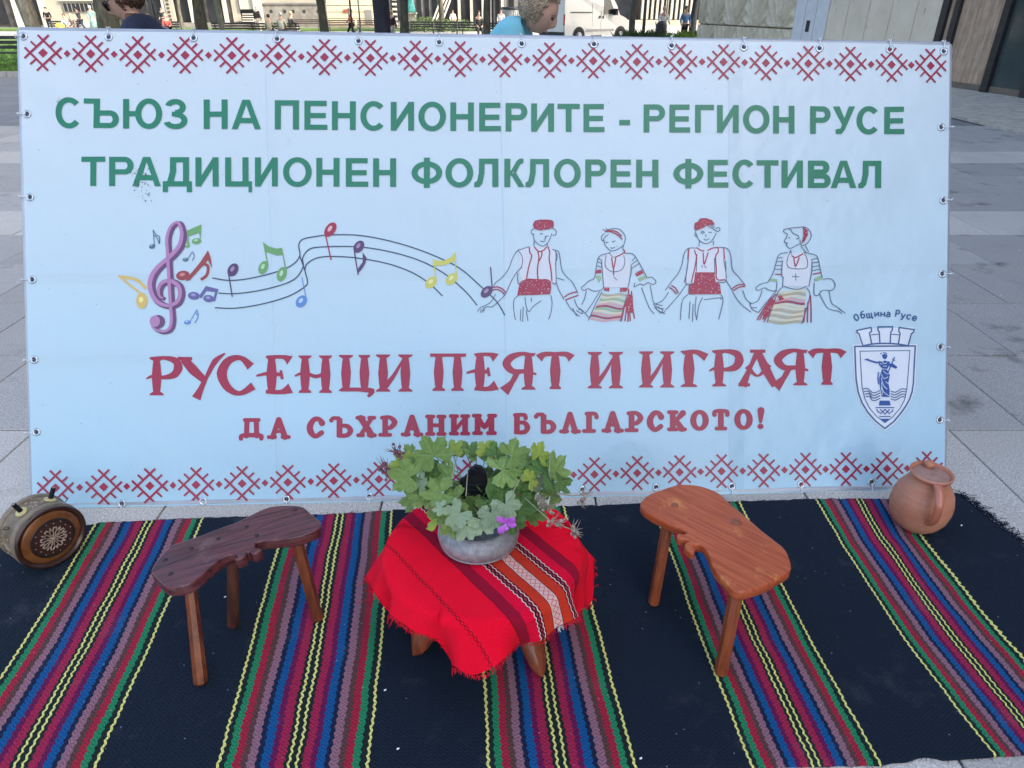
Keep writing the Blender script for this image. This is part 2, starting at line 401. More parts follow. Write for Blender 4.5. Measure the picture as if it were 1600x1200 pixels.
# plain bold letters
def sans(a, ch, x0, y0, x1, y1, t=9.4, br=8.0):
    w_, h = x1 - x0, y1 - y0; X = lambda f: x0 + w_ * f; Yy = lambda f: y0 + h * f
    def Rr(fx0, fy0, fx1, fy1): a.rect(X(fx0), Yy(fy0), X(fx1), Yy(fy1))
    tw, bh = t / w_, br / h
    def bowl(xl, ya, yb, xr=1.0):                 # right-hand bowl from stem
        ry = (yb - ya) / 2 * h; rx = min(ry * 1.0, (xr - xl) * w_ * .72); cx = X(xr) - rx
        a.rect(X(xl), Yy(ya), cx + .2, Yy(ya) + br); a.rect(X(xl), Yy(yb) - br, cx + .2, Yy(yb))
        a.ring(cx, (Yy(ya) + Yy(yb)) / 2, rx, ry, t, br, -90, 90, 12)
    if ch == 'Н': Rr(0, 0, tw, 1); Rr(1 - tw, 0, 1, 1); Rr(tw, .41, 1 - tw, .41 + bh)
    elif ch == 'П': Rr(0, 0, tw, 1); Rr(1 - tw, 0, 1, 1); Rr(tw, 0, 1 - tw, bh)
    elif ch == 'Е': Rr(0, 0, tw, 1); Rr(tw, 0, .97, bh); Rr(tw, .42, .93, .42 + bh); Rr(tw, 1 - bh, 1, 1)
    elif ch == 'Т': Rr(0, 0, 1, bh); Rr(.5 - tw / 2, bh, .5 + tw / 2, 1)
    elif ch == 'Г': Rr(0, 0, tw, 1); Rr(tw, 0, 1, bh)
    elif ch == 'И': Rr(0, 0, tw, 1); Rr(1 - tw, 0, 1, 1); a.poly([(X(tw * .9), Yy(1)), (X(tw * .9), Yy(.66)), (X(1 - tw * .9), Yy(0)), (X(1 - tw * .9), Yy(.34))])
    elif ch == 'Р': Rr(0, 0, tw, 1); bowl(tw * .9, 0, .6)
    elif ch == 'В': Rr(0, 0, tw, 1); bowl(tw * .9, 0, .51, .94); bowl(tw * .9, .47, 1)
    elif ch == 'Ъ': Rr(0, 0, .28, bh); Rr(.28, 0, .28 + tw, 1); bowl(.28 + tw * .9, .4, 1)
    elif ch == 'О': a.ring((x0 + x1) / 2, (y0 + y1) / 2, w_ / 2, h / 2 + .8, t * 1.02, br)
    elif ch == 'С': a.ring((x0 + x1) / 2 + .8, (y0 + y1) / 2, w_ / 2 + .8, h / 2 + .8, t * 1.02, br, 42, 318)
    elif ch == 'Ю': Rr(0, 0, tw, 1); Rr(tw, .41, .36, .41 + bh); a.ring(X(.655), (y0 + y1) / 2, w_ * .345, h / 2 + .8, t, br)
    elif ch == 'З':
        cx = X(.46); a.ring(cx, Yy(.265), w_ * .46, h * .275, t, br, -165, 95, 16); a.ring(cx, Yy(.72), w_ * .53, h * .295, t, br, -95, 165, 16); a.rect(X(.3), Yy(.42), X(.5), Yy(.42) + br * .9)
    elif ch == 'А':
        a.poly([(X(0), Yy(1)), (X(.37), Yy(0)), (X(.5), Yy(0)), (X(.5), Yy(.16)), (X(tw), Yy(1))]); a.poly([(X(1), Yy(1)), (X(.63), Yy(0)), (X(.5), Yy(0)), (X(.5), Yy(.16)), (X(1 - tw), Yy(1))])
        a.rect(X(.24), Yy(.62), X(.76), Yy(.62) + br)
    elif ch == 'Д':
        a.poly([(X(.13), Yy(.9)), (X(.24), Yy(.5)), (X(.25), Yy(0)), (X(.25) + t, Yy(0)), (X(.25) + t, Yy(.5)), (X(.36), Yy(.9))])
        Rr(.25, 0, .9, bh); Rr(.9 - tw, bh, .9, 1 - bh); Rr(0, 1 - bh, 1, 1); Rr(0, 1, tw * .85, 1.2); Rr(1 - tw * .85, 1, 1, 1.2)
    elif ch == 'Ц': Rr(0, 0, tw, 1); Rr(.87 - tw, 0, .87, 1); Rr(tw, 1 - bh, .87 - tw, 1); Rr(.87, 1 - bh, 1, 1.2)
    elif ch == 'Ф': Rr(.5 - tw / 2, -.03, .5 + tw / 2, 1.03); a.ring((x0 + x1) / 2, (y0 + y1) / 2, w_ / 2, h * .4, t, br)
    elif ch == 'Л':
        a.poly([(X(0), Yy(1)), (X(0), Yy(.85)), (X(.12), Yy(.78)), (X(.19), Yy(.5)), (X(.2), Yy(0)), (X(.2) + t * .92, Yy(0)), (X(.2) + t * .92, Yy(.5)), (X(.34), Yy(.88)), (X(.2), Yy(1.0))]); Rr(.2, 0, 1, bh); Rr(1 - tw, 0, 1, 1)
    elif ch == 'К':
        Rr(0, 0, tw, 1); Rr(tw, .42, .42, .42 + bh); a.poly([(X(.34), Yy(.42)), (X(.62), Yy(.08)), (X(.78), Yy(-.01)), (X(.96), Yy(0)), (X(.96), Yy(.14)), (X(.8), Yy(.2)), (X(.58), Yy(.5))])
        a.poly([(X(.34), Yy(.56)), (X(.56), Yy(.46)), (X(1.02), Yy(1)), (X(.72), Yy(1))])
    elif ch == 'У': a.poly([(X(0), Yy(0)), (X(.3), Yy(0)), (X(.56), Yy(.5)), (X(.46), Yy(.72))]); a.poly([(X(1), Yy(0)), (X(.72), Yy(0)), (X(.35), Yy(.8)), (X(.12), Yy(.84)), (X(.14), Yy(1)), (X(.4), Yy(1)), (X(.54), Yy(.86))])
    elif ch == '-': Rr(0, 0, 1, 1)
L1 = [('С', 87, 128.7), ('Ъ', 131.7, 186), ('Ю', 192.5, 253.7), ('З', 258, 293.7), ('Н', 318.7, 356.2), ('А', 362.5, 408), ('П', 430, 467.5), ('Е', 476, 511.7), ('Н', 518.7, 556), ('С', 563, 603), ('И', 610.5, 647), ('О', 653.7, 697), ('Н', 703.7, 740.5), ('Е', 748.7, 782.5), ('Р', 790, 824), ('И', 830, 865.7), ('Т', 871, 906), ('Е', 911.7, 944.5), ('Р', 1005.5, 1039), ('Е', 1045.7, 1078), ('Г', 1085.7, 1115), ('И', 1120, 1153.7), ('О', 1160.7, 1202), ('Н', 1208, 1241), ('Р', 1265.7, 1297.5), ('У', 1301, 1335.5), ('С', 1338, 1374), ('Е', 1381, 1412)]
a = Art()
for ch, x0, x1 in L1:
    xm = (x0 + x1) / 2; sans(a, ch, x0, 154.5 + (xm - 190) * .0108, x1, 200.7 + (xm - 190) * .0077, t=9.6 - (xm - 190) * .0008); a.cut()
a.rect(967.5, 187.5, 984.5, 195.7); a.build('lettering', M_green, 'green heading reading СЪЮЗ НА ПЕНСИОНЕРИТЕ - РЕГИОН РУСЕ')
L2 = [('Т', 127.5, 165), ('Р', 171, 209), ('А', 207, 251.7), ('Д', 254.5, 300), ('И', 305.5, 341.7), ('Ц', 352, 394), ('И', 398.7, 434.5), ('О', 442.5, 487.5), ('Н', 494.5, 530.7), ('Е', 540.5, 575.5), ('Н', 583, 619), ('Ф', 643, 691), ('О', 696, 739.5), ('Л', 741, 778.7), ('К', 788, 819), ('Л', 821, 858), ('О', 865.5, 907.5), ('Р', 914.5, 947.5), ('Е', 954, 986.7), ('Н', 994, 1028.7), ('Ф', 1052, 1098.7), ('Е', 1105.5, 1137.5), ('С', 1144, 1180), ('Т', 1182, 1216), ('И', 1221, 1254.5), ('В', 1262.5, 1298), ('А', 1298, 1338), ('Л', 1341, 1376.7)]
a = Art()
for ch, x0, x1 in L2:
    xm = (x0 + x1) / 2; sans(a, ch, x0, 245 + (xm - 150) * .0053, x1, 290.9 + (xm - 150) * .0025, t=9.4); a.cut()
a.build('lettering', M_green, 'green heading reading ТРАДИЦИОНЕН ФОЛКЛОРЕН ФЕСТИВАЛ')
# flared folk letters
def folk(a, ch, x0, y0, x1, y1):
    w_, h = x1 - x0, y1 - y0; X = lambda f: x0 + w_ * f; Yy = lambda f: y0 + h * f
    def stem(fx, f0=0., f1=1., wd=14, se=11):
        prof = [(0, se), (.035, se), (.1, wd * .36), (.2, wd * .43), (.5, wd * .55), (.8, wd * .45), (.9, wd * .38), (.965, se), (1, se)]
        xc = X(fx); l = [(xc - q, Yy(f0 + (f1 - f0) * t)) for t, q in prof]; r = [(xc + q, Yy(f0 + (f1 - f0) * t)) for t, q in prof]; a.grid([l, r])
    def rb(pts, wd): a.rib([(X(p[0]), Yy(p[1])) for p in pts], wd, smooth=True)
    if ch == 'Р': stem(.3); rb([(.12, .03), (.55, .02), (.85, .1), (.92, .28), (.8, .46), (.5, .53), (.18, .5), (0, .57)], [4, 6, 11, 14, 11, 6, 5, 2])
    elif ch == 'У': rb([(-.03, .05), (.28, .05)], [6, 5]); rb([(.1, .06), (.3, .34), (.55, .62)], [12, 15, 10]); rb([(1.0, -.09), (.78, .12), (.6, .52), (.47, .85), (.37, 1.1)], [2, 9, 6, 9, 15])
    elif ch == 'С': rb([(.88, .27), (.62, .04), (.3, .12), (.13, .45), (.28, .82), (.6, .98), (.95, .78)], [14, 7, 12, 16, 12, 7, 13])
    elif ch == 'Е': stem(.4, wd=15, se=9); rb([(.3, .03), (.7, .03), (.88, .12)], [5, 6, 16]); rb([(.0, .53), (.3, .47), (.65, .5)], [3, 6, 6]); rb([(.64, .38), (.68, .62)], [4, 5]); rb([(.25, .95), (.65, .96), (.9, .86)], [6, 7, 17])
    elif ch == 'Н': stem(.27, se=10); stem(.82, se=10); rb([(0, .55), (.25, .46), (.55, .56), (.8, .48)], [3, 5, 6, 5])
    elif ch == 'Ц': stem(.25, 0, .97, se=11); stem(.73, 0, .97, se=9); rb([(.12, .93), (.6, .93), (.92, .97), (.82, 1.12)], [6, 6, 9, 4])
    elif ch == 'И': stem(.2, se=11); stem(.8, se=11); rb([(.26, .86), (.5, .55), (.76, .1)], [9, 6, 3])
    elif ch == 'П': stem(.25, se=10); stem(.75, se=10); rb([(.02, .035), (.98, .035)], [5, 5])
    elif ch == 'Я': stem(.78, se=11); rb([(.95, .06), (.6, .02), (.3, .12), (.17, .3), (.35, .5), (.7, .5), (1, .58)], [4, 6, 11, 13, 9, 6, 3]); rb([(.46, .54), (.32, .8), (.1, 1.05)], [9, 8, 18])
    elif ch == 'Т': stem(.5, wd=15, se=9); rb([(.05, .16), (.2, .05), (.5, .04), (.8, .05), (.95, .16)], [14, 8, 6, 8, 14])
    elif ch == 'Г': stem(.38, wd=16, se=13); rb([(.2, .05), (.6, .03), (.93, .18)], [6, 7, 13])
    elif ch == 'А': rb([(.5, .03), (.3, .5), (.1, 1)], [9, 6, 14]); rb([(.5, .03), (.7, .5), (.95, 1)], [9, 14, 10]); rb([(.3, .03), (.7, .03)], [5, 5]); rb([(.22, .45), (.5, .72), (.8, .4)], [9, 3, 9]); rb([(0, .97), (.3, .97)], [5, 5])
L3 = [('Р', 229, 283), ('У', 280.6, 352), ('С', 339, 399), ('Е', 400.6, 460), ('Н', 460.6, 519), ('Ц', 525.5, 585.5), ('И', 587, 645), ('П', 671, 729.5), ('Е', 729, 781), ('Я', 782, 838), ('Т', 839, 896), ('И', 918, 973), ('И', 998, 1053), ('Г', 1057, 1107), ('Р', 1108, 1159), ('А', 1154, 1213.7), ('Я', 1206, 1263), ('Т', 1263, 1321)]
a = Art()
for ch, x0, x1 in L3:
    xm = (x0 + x1) / 2; folk(a, ch, x0, 558.5 - (xm - 230) * .012, x1, 618 - (xm - 230) * .0158); a.cut()
a.build('lettering', M_red, 'dark red folk-style title reading РУСЕНЦИ ПЕЯТ И ИГРАЯТ')
# rounded slab letters
def slab(a, ch, x0, y0, x1, y1, t=9.0, s_=6.0):
    w_, h = x1 - x0, y1 - y0; X = lambda f: x0 + t / 2 + (w_ - t) * f; Yy = lambda f: y0 + s_ / 2 + (h - s_) * f
    def V(fx, f0=0., f1=1.): a.rib([(X(fx), Yy(f0)), (X(fx), Yy(f1))], t)
    def S(fx, fy, hw=6.2): a.rib([(X(fx) - hw, Yy(fy)), (X(fx) + hw, Yy(fy))], s_, caps=True)
    def rb(pts, wd=None, caps=True): a.rib([(X(p[0]), Yy(p[1])) for p in pts], wd or [t * .8] * len(pts), caps=caps, smooth=len(pts) > 2)
    if ch in 'НИ':
        for q in (.12, .88): V(q); S(q, 0, 5); S(q, 1, 5)
        rb([(.12, .5), (.88, .5)] if ch == 'Н' else [(.16, .85), (.84, .15)], [6, 6])
    elif ch == 'М':
        for q in (.1, .9): V(q); S(q, 1, 5.5)
        S(.06, 0, 5); S(.94, 0, 5); rb([(.12, .05), (.5, .62), (.88, .05)], [7, 8, 7])
    elif ch == 'Д': rb([(.28, .9), (.3, .05)], [8, 8]); rb([(.76, .9), (.74, .05)], [8, 8]); rb([(.2, .0), (.85, 0)], [6, 6]); rb([(.02, 1.05), (.12, .88), (.9, .88), (.98, 1.05)], [7, 7, 7, 7])
    elif ch == 'А': rb([(.12, 1), (.48, .02)], [8, 8]); rb([(.88, 1), (.5, .02)], [9, 9]); rb([(.3, .68), (.72, .68)], [5, 5]); S(.08, 1, 5); S(.92, 1, 5)
    elif ch == 'Л': rb([(.12, 1), (.48, .02)], [8, 8]); rb([(.88, 1), (.5, .02)], [9, 9]); S(.08, 1, 5); S(.92, 1, 5)
    elif ch == 'С': rb([(.95, .25), (.72, .03), (.35, .05), (.05, .4), (.1, .75), (.45, 1), (.92, .8)], [10, 7, 8, 10, 10, 7, 8])
    elif ch == 'О': a.ring((x0 + x1) / 2, (y0 + y1) / 2, w_ / 2, h / 2, 9.5, 6.5)
    elif ch == 'Ъ': rb([(.0, .12), (.1, 0), (.38, 0)], [7, 6, 6]); V(.42); rb([(.42, .42), (.8, .45), (.98, .7), (.8, .97), (.36, 1)], [5, 7, 9, 7, 6])
    elif ch == 'Б': V(.2); rb([(.05, 0), (.75, 0), (.85, .18)], [6, 6, 7]); rb([(.2, .45), (.75, .45), (.98, .72), (.75, .98), (.1, 1)], [5, 7, 9, 7, 6])
    elif ch == 'Х': rb([(.1, .02), (.9, .98)], [10, 10]); rb([(.9, .02), (.1, .98)], [7, 7]); S(.08, 0, 5); S(.92, 0, 4); S(.08, 1, 4); S(.92, 1, 5)
    elif ch == 'Р': V(.25); S(.25, 1, 8); rb([(.0, .02), (.6, 0), (.95, .28), (.65, .58), (.3, .58)], [6, 6, 9, 7, 5])
    elif ch == 'Г': V(.28); S(.28, 1, 8); rb([(.05, 0), (.8, 0), (.97, .2)], [6, 6, 7])
    elif ch == 'К': V(.2); S(.2, 0, 6); S(.2, 1, 6); rb([(.28, .5), (.6, .35), (.95, .06)], [6, 7, 10]); rb([(.4, .45), (.9, .98)], [8, 9]); S(.92, 1, 4)
    elif ch == 'Т': V(.5); S(.5, 1, 7); rb([(.02, .2), (.1, 0), (.9, 0), (.98, .2)], [7, 6, 6, 7])
    elif ch == '!': a.rib([(X(.5), Yy(0)), (X(.4), Yy(.65))], [11, 5], caps=True); a.ell(X(.4), Yy(.93), 4.6, 4.2)
L4 = [('Д', 371.7, 413.7), ('А', 418.6, 453), ('С', 479, 508.5), ('Ъ', 513, 552.5), ('Х', 557, 587), ('Р', 592, 622), ('А', 627.5, 660), ('Н', 665, 697), ('И', 702, 734), ('М', 739, 775), ('Б', 799, 829), ('Ъ', 833, 870), ('Л', 875, 906), ('Г', 911, 937), ('А', 941, 973), ('Р', 977, 1006), ('С', 1010, 1038), ('К', 1042, 1072), ('О', 1078, 1107), ('Т', 1111, 1141), ('О', 1147, 1176), ('!', 1181, 1197)]
a = Art()
for ch, x0, x1 in L4:
    xm = (x0 + x1) / 2; slab(a, ch, x0, 653 - (xm - 400) * .0185, x1, 686.5 - (xm - 400) * .0195); a.cut()
a.build('lettering', M_red, 'dark red slogan reading ДА СЪХРАНИМ БЪЛГАРСКОТО!')
# embroidered border
def motif(a, cx, cy, hw, hh):
    sx, sy = hw / 29., hh / 28.5
    P = lambda x, y: (cx + x * sx, cy + y * sy); k = 19.5; e = 28.
    for s in (1, -1):
        for q in (1, -1):      # four sides extended past their corners
            a.rib([P(-8.5 * q, (-e + 0) * s), P(e * q, (8.5) * s)], 3.3 * sx)
    for sx_ in (1, -1):
        for sy_ in (1, -1): a.rib([P(10.3 * sx_, 9.7 * sy_), P(19 * sx_, 18 * sy_)], 3.0 * sx)
    a.poly([P(0, -7.3), P(7.3, 0), P(0, 7.3), P(-7.3, 0)])
TOP = [(67.7, 83), (142, 84.5), (215.7, 86), (290, 87), (363, 87.5), (435, 88), (507, 89.5), (578.7, 90.5), (649, 91.5), (719, 92.5), (789, 93), (858.7, 94), (927, 95), (995, 97), (1063, 97), (1130, 97.5), (1196.5, 98.7), (1262.5, 99.7), (1328, 100.7), (1392.5, 101.7), (1453.7, 103)]
BOT = [(87.5, 762), (163, 760.5), (234.5, 759), (306.5, 757.5), (378.5, 755.5), (450, 753.5), (521.5, 751), (592, 749), (662, 747), (731, 745), (798, 743.5), (864, 742.5), (928.7, 741.2), (995.5, 739), (1061.5, 737.5), (1127, 736), (1193, 735), (1258.7, 733.7), (1321.7, 733), (1385.5, 732), (1447.5, 731)]
for L in (TOP, BOT):
    a = Art()
    for i, (x, y) in enumerate(L):
        k = (x - 67) / 1386.; motif(a, x, y, 29.4 - 4.2 * k, 28.7 - 1.8 * k if L is TOP else 27.5 - 1.5 * k); a.cut()
        if i < len(L) - 1:
            mx, my = (x + L[i + 1][0]) / 2, (y + L[i + 1][1]) / 2; a.poly([(mx, my - 5.6), (mx + 5.4, my), (mx, my + 5.6), (mx - 5.4, my)]); a.cut()
    a.build('embroidery_border', M_red, piece='diamond_motif')
# music
def T(ox, oy, s): return lambda pts: [(ox + x / s, oy + y / s) for x, y in pts]
t5 = T(150, 320, 4.571); t6 = T(450, 320, 4.571)
a = Art()
for l in ([(830, 522), (950, 540), (1100, 525), (1290, 478), (1400, 430), (1455, 365), (1448, 290), (1480, 245), (1600, 222), (1680, 215), (1870, 218), (2060, 250), (2260, 305), (2440, 374), (2600, 455), (2740, 575), (2860, 690), (2920, 790)],
          [(875, 630), (980, 635), (1150, 615), (1330, 570), (1430, 520), (1480, 440), (1475, 380), (1520, 320), (1600, 302), (1800, 298), (1960, 310), (2160, 350), (2340, 410), (2500, 500), (2640, 620), (2722, 718)],
          [(850, 735), (1000, 738), (1200, 705), (1380, 650), (1490, 585), (1510, 545), (1492, 460), (1520, 410), (1600, 375), (1730, 370), (1900, 385), (2100, 425), (2270, 490), (2390, 570), (2475, 652)]):
    a.rib(t5(l), 1.9, smooth=True)
a.rib(t5([(1455, 365), (1475, 420), (1492, 470)]), 1.9); a.build('staff_lines', M_line)['kind'] = 'stuff'
def note(parts, col, name='music_note', base=.0022):
    m = vinyl('print_' + col[0], col[1]); hi = vinyl('print_' + col[0] + '_highlight', col[2]); A1 = Art(base); A2 = Art(base + .0011)
    for p in parts:
        if p[0] == 'h':
            x, y = t5([(p[1], p[2])])[0]; A1.ell(x, y, p[3] / 4.57, p[4] / 4.57, p[5]); A2.ell(x - .6, y - 1.4, p[3] / 11., p[4] / 13., p[5])
        elif p[0] == 'l': A1.rib(t5(p[1]), p[2], smooth=len(p[1]) > 2)
        elif p[0] == 'p': A1.poly(t5(p[1]))
        elif p[0] == 'H': A2.rib(t5(p[1]), p[2], smooth=True)
    o = A1.build(name, m); A2.b.b if False else (A2.b.build('note_highlight', hi, o, kind='stuff') if A2.b.v else None); return o
PUR = ('plum', (.10, .05, .14), (.35, .25, .4)); GRN = ('note_green', (.16, .38, .14), (.5, .7, .45)); BLU = ('note_blue', (.12, .27, .6), (.5, .65, .9)); RD = ('note_red', (.38, .03, .07), (.75, .45, .5)); YL = ('note_yellow', (.62, .6, .12), (.8, .8, .4)); SL = ('note_slate', (.14, .13, .32), (.35, .33, .55)); LB = ('note_steel', (.09, .16, .25), (.3, .4, .5)); OR = ('note_gold', (.7, .5, .15), (.85, .8, .3)); BR = ('note_brick', (.33, .06, .06), (.6, .25, .25))
note([('h', 978, 465, 50, 36, -60), ('l', [(948, 500), (973, 658)], 1.9)], PUR)
note([('h', 1195, 448, 50, 33, -65), ('h', 1327, 495, 54, 34, -70), ('l', [(1228, 430), (1200, 290)], 1.7), ('l', [(1357, 470), (1330, 330)], 1.7), ('p', [(1190, 265), (1240, 300), (1290, 312), (1330, 308), (1338, 358), (1290, 362), (1240, 345), (1208, 335)])], GRN)
note([('h', 1466, 690, 48, 36, -50), ('l', [(1500, 670), (1470, 515)], 1.3)], BLU)
note([('h', 1675, 178, 58, 36, -55), ('l', [(1640, 215), (1680, 395)], 2.0)], RD)
note([('h', 1878, 300, 48, 34, -55), ('l', [(1845, 330), (1873, 500)], 2.0), ('p', [(1865, 500), (1875, 450), (1905, 410), (1905, 340), (1935, 380), (1925, 420), (1900, 460)])], PUR)
note([('h', 2394, 555, 50, 34, -45), ('h', 2540, 530, 50, 34, -45), ('l', [(2425, 530), (2415, 400)], 1.8), ('l', [(2575, 500), (2562, 370)], 1.8), ('p', [(2405, 385), (2430, 400), (2480, 400), (2530, 378), (2568, 335), (2570, 400), (2500, 428), (2410, 440)])], YL)
note([('h', 2790, 622, 50, 34, -45), ('l', [(2830, 600), (2818, 445)], 1.9)], PUR)
note([('h', 403, 298, 22, 16, -15), ('l', [(420, 295), (410, 180)], 1.3), ('l', [(410, 180), (430, 215), (455, 230), (455, 280)], 1.5), ('l', [(413, 215), (440, 240), (450, 275)], 1.3)], LB)
note([('h', 640, 392, 20, 14, 0), ('l', [(658, 385), (688, 335)], 1.1), ('l', [(688, 335), (702, 365), (690, 398)], 1.2)], LB)
note([('h', 655, 840, 24, 16, 0), ('l', [(675, 832), (722, 748)], 1.2), ('l', [(722, 748), (730, 800), (705, 845)], 1.6), ('l', [(712, 770), (725, 790)], 1.2)], BLU)
note([('p', [(640, 190), (752, 140), (752, 175), (745, 275), (738, 200), (660, 225), (668, 290), (655, 295), (650, 200)]), ('h', 718, 260, 34, 22, -5), ('h', 652, 290, 18, 18, 0)], GRN)
note([('h', 622, 505, 48, 34, -10), ('p', [(640, 545), (670, 540), (800, 395), (830, 455), (820, 380), (800, 325), (745, 410), (672, 500)]), ('l', [(765, 420), (800, 440), (792, 500), (750, 535)], 4.5)], BR)
note([('h', 700, 650, 42, 28, 5), ('h', 805, 670, 38, 26, 5), ('p', [(738, 650), (785, 580), (875, 602), (850, 690), (830, 690), (852, 625), (790, 615), (752, 670)])], SL)
note([('l', [(165, 505), (240, 570), (330, 640)], 3.2), ('l', [(180, 515), (290, 535), (360, 600)], 4.5), ('h', 330, 685, 40, 58, 0)], OR)
cl = [(488, 668), (462, 655), (452, 610), (475, 560), (535, 545), (592, 580), (605, 640), (580, 700), (510, 722), (430, 680), (392, 590), (405, 510), (455, 440), (530, 375), (595, 300), (618, 215), (600, 140), (572, 130), (535, 165), (512, 240), (515, 330), (522, 440), (530, 580), (538, 720), (545, 830), (525, 890), (470, 905), (415, 880), (402, 840)]
wd = [3, 5, 7, 8, 8, 9, 9, 8, 7, 9, 10, 10, 9, 9, 9, 8, 7, 5, 6, 7, 7, 7, 7, 7, 7, 6, 5, 4, 3]
a1 = Art(.0024); a1.rib([(x + 2.6, y + 1.2) for x, y in t5(cl)], [q + 1.5 for q in wd], smooth=True); a1.ell(*t5([(448, 835)])[0], 10.5, 10.5)
clef = a1.build('treble_clef', vinyl('print_violet_shade', (.16, .07, .17)))
a2 = Art(.0036); a2.rib([(x - .6, y - .4) for x, y in t5(cl)], [q * .72 for q in wd], smooth=True); a2.ell(*t5([(425, 832)])[0], 8.2, 9.0)
a2.b.build('clef_face', vinyl('print_orchid', (.47, .24, .44)), clef)
# dancers --------------------------------------------------------------
def dancer(t, thin, red, fills, label, redfill, stripes=None):
    A1 = Art(.0026)
    for l in thin: A1.rib(t(l), 1.15, smooth=len(l) > 2)
    o = A1.build('dancer_drawing', M_thin, label); o['kind'] = 'stuff'
    A2 = Art(.0030)
    for l in red: A2.rib(t(l), 1.9, smooth=len(l) > 2)
    for l in redfill: A2.poly(t(l))
    rs_ = random.Random(len(thin)); AS = Art(.0044)
    for l in redfill:
        xs_ = [p[0] for p in l]; ys_ = [p[1] for p in l]; area_ = (max(xs_) - min(xs_)) * (max(ys_) - min(ys_))
        for k in range(int(area_ / 700)):
            x_, y_ = rs_.uniform(min(xs_) + 8, max(xs_) - 8), rs_.uniform(min(ys_) + 6, max(ys_) - 6); c_ = t([(x_, y_)])[0]; AS.ell(c_[0], c_[1], rs_.uniform(.5, 1.3), rs_.uniform(.3, .6), rs_.uniform(-40, 40), 6)
    if AS.b.v: AS.b.build('crayon_specks', vinyl('print_pink', (.62, .45, .50)), o)['kind'] = 'stuff'
    A2.b.build('red_embroidery', M_red, o)['kind'] = 'stuff'
    for nm, colr, ps in fills:
        A3 = Art(.0022)
        for l in ps: A3.poly(t(l))
        A3.b.build(nm, vinyl('print_' + nm, colr), o)['kind'] = 'stuff'
    if stripes:
        tl, tr, bl, br_, cols = stripes; n = len(cols)
        for ci, cc in enumerate(sorted(set(cols), key=str)):
            A4 = Art(.0019)
            for k in range(n):
                if cols[k] != cc: continue
                r0, r1 = [], []
                for q in range(9):
                    s = q / 8; w1 = 9 * math.sin(s * 6.3 + k * .5)
                    for rr, kk in ((r0, k / n), (r1, (k + .82) / n)):
                        L_ = (tl[0] + (bl[0] - tl[0]) * kk, tl[1] + (bl[1] - tl[1]) * kk); R_ = (tr[0] + (br_[0] - tr[0]) * kk, tr[1] + (br_[1] - tr[1]) * kk)
                        rr.append((L_[0] + (R_[0] - L_[0]) * s, L_[1] + (R_[1] - L_[1]) * s + w1))
                A4.grid([t(r0), t(r1)])
            A4.b.build('apron_stripes', vinyl('print_apron_%d' % ci, cc), o)['kind'] = 'stuff'
t1 = T(750, 320, 5.333); t2 = T(1020, 320, 5.161)
WH = (.66, .70, .76)
dancer(t1, [[(450, 200), (430, 212), (425, 235), (447, 255)], [(600, 195), (632, 215), (630, 250), (603, 255)], [(445, 240), (450, 290), (480, 325), (515, 345), (545, 335), (575, 300), (598, 240)], [(498, 248), (510, 242), (522, 246)], [(545, 262), (558, 266), (570, 258)], [(540, 262), (546, 285), (532, 288)], [(503, 300), (520, 310), (542, 300)], [(450, 300), (448, 345)], [(560, 325), (558, 350)],
    [(410, 350), (350, 370), (310, 385), (270, 450), (235, 540), (180, 610), (130, 650), (95, 715)], [(350, 520), (310, 560), (270, 620), (215, 740)], [(315, 380), (345, 420), (354, 480), (335, 540)], [(130, 745), (90, 810), (40, 840), (0, 860), (-20, 890)], [(215, 745), (150, 810), (100, 850), (50, 850), (30, 890)], [(10, 870), (5, 900)], [(30, 855), (20, 900)],
    [(315, 570), (318, 655), (360, 650)], [(632, 400), (630, 520), (632, 655), (600, 650)], [(625, 385), (642, 430), (625, 500)], [(600, 375), (650, 390), (665, 440), (680, 540), (720, 600), (770, 650), (815, 740)], [(635, 650), (660, 720), (700, 790)], [(715, 800), (750, 860), (790, 900), (805, 930)], [(785, 790), (810, 850), (850, 880), (905, 940)],
    [(320, 755), (285, 790), (280, 860), (295, 960)], [(590, 755), (600, 820), (590, 900), (570, 955)], [(375, 770), (385, 850), (410, 890), (440, 850), (510, 800)], [(425, 775), (430, 810)], [(340, 870), (335, 970)], [(360, 850), (355, 975)], [(385, 880), (400, 970)], [(770, 860), (790, 900), (830, 930)], [(800, 880), (850, 908), (845, 880), (815, 870)], [(640, 610), (700, 630)]],
    [[(450, 350), (480, 385), (500, 390), (530, 380), (555, 350)], [(110, 690), (150, 685), (190, 705), (217, 735)], [(100, 715), (140, 705), (175, 720), (205, 748)], [(410, 355), (415, 400), (430, 430), (405, 520), (385, 630)], [(565, 350), (580, 400), (575, 450), (590, 540), (598, 640)], [(480, 390), (490, 440), (478, 540), (482, 620)], [(510, 385), (515, 420), (492, 470)], [(700, 770), (750, 740), (810, 725)], [(710, 795), (760, 775), (820, 755)]],
    [('blouse_tint', WH, [[(320, 385), (410, 352), (560, 352), (632, 395), (630, 650), (345, 650), (330, 560)]])], 'dancing man in red hat, vest and red sash, leftmost drawing',
    [[(440, 165), (455, 135), (500, 125), (560, 125), (600, 130), (615, 150), (612, 190), (570, 205), (500, 215), (450, 200)], [(330, 660), (345, 635), (400, 615), (480, 620), (560, 620), (590, 640), (592, 690), (585, 745), (450, 752), (310, 755), (320, 700)]])
TAN = (.42, .38, .26); GN = (.30, .45, .26); PK = (.62, .36, .38); DR = (.30, .05, .09); CRM = (.66, .62, .46)
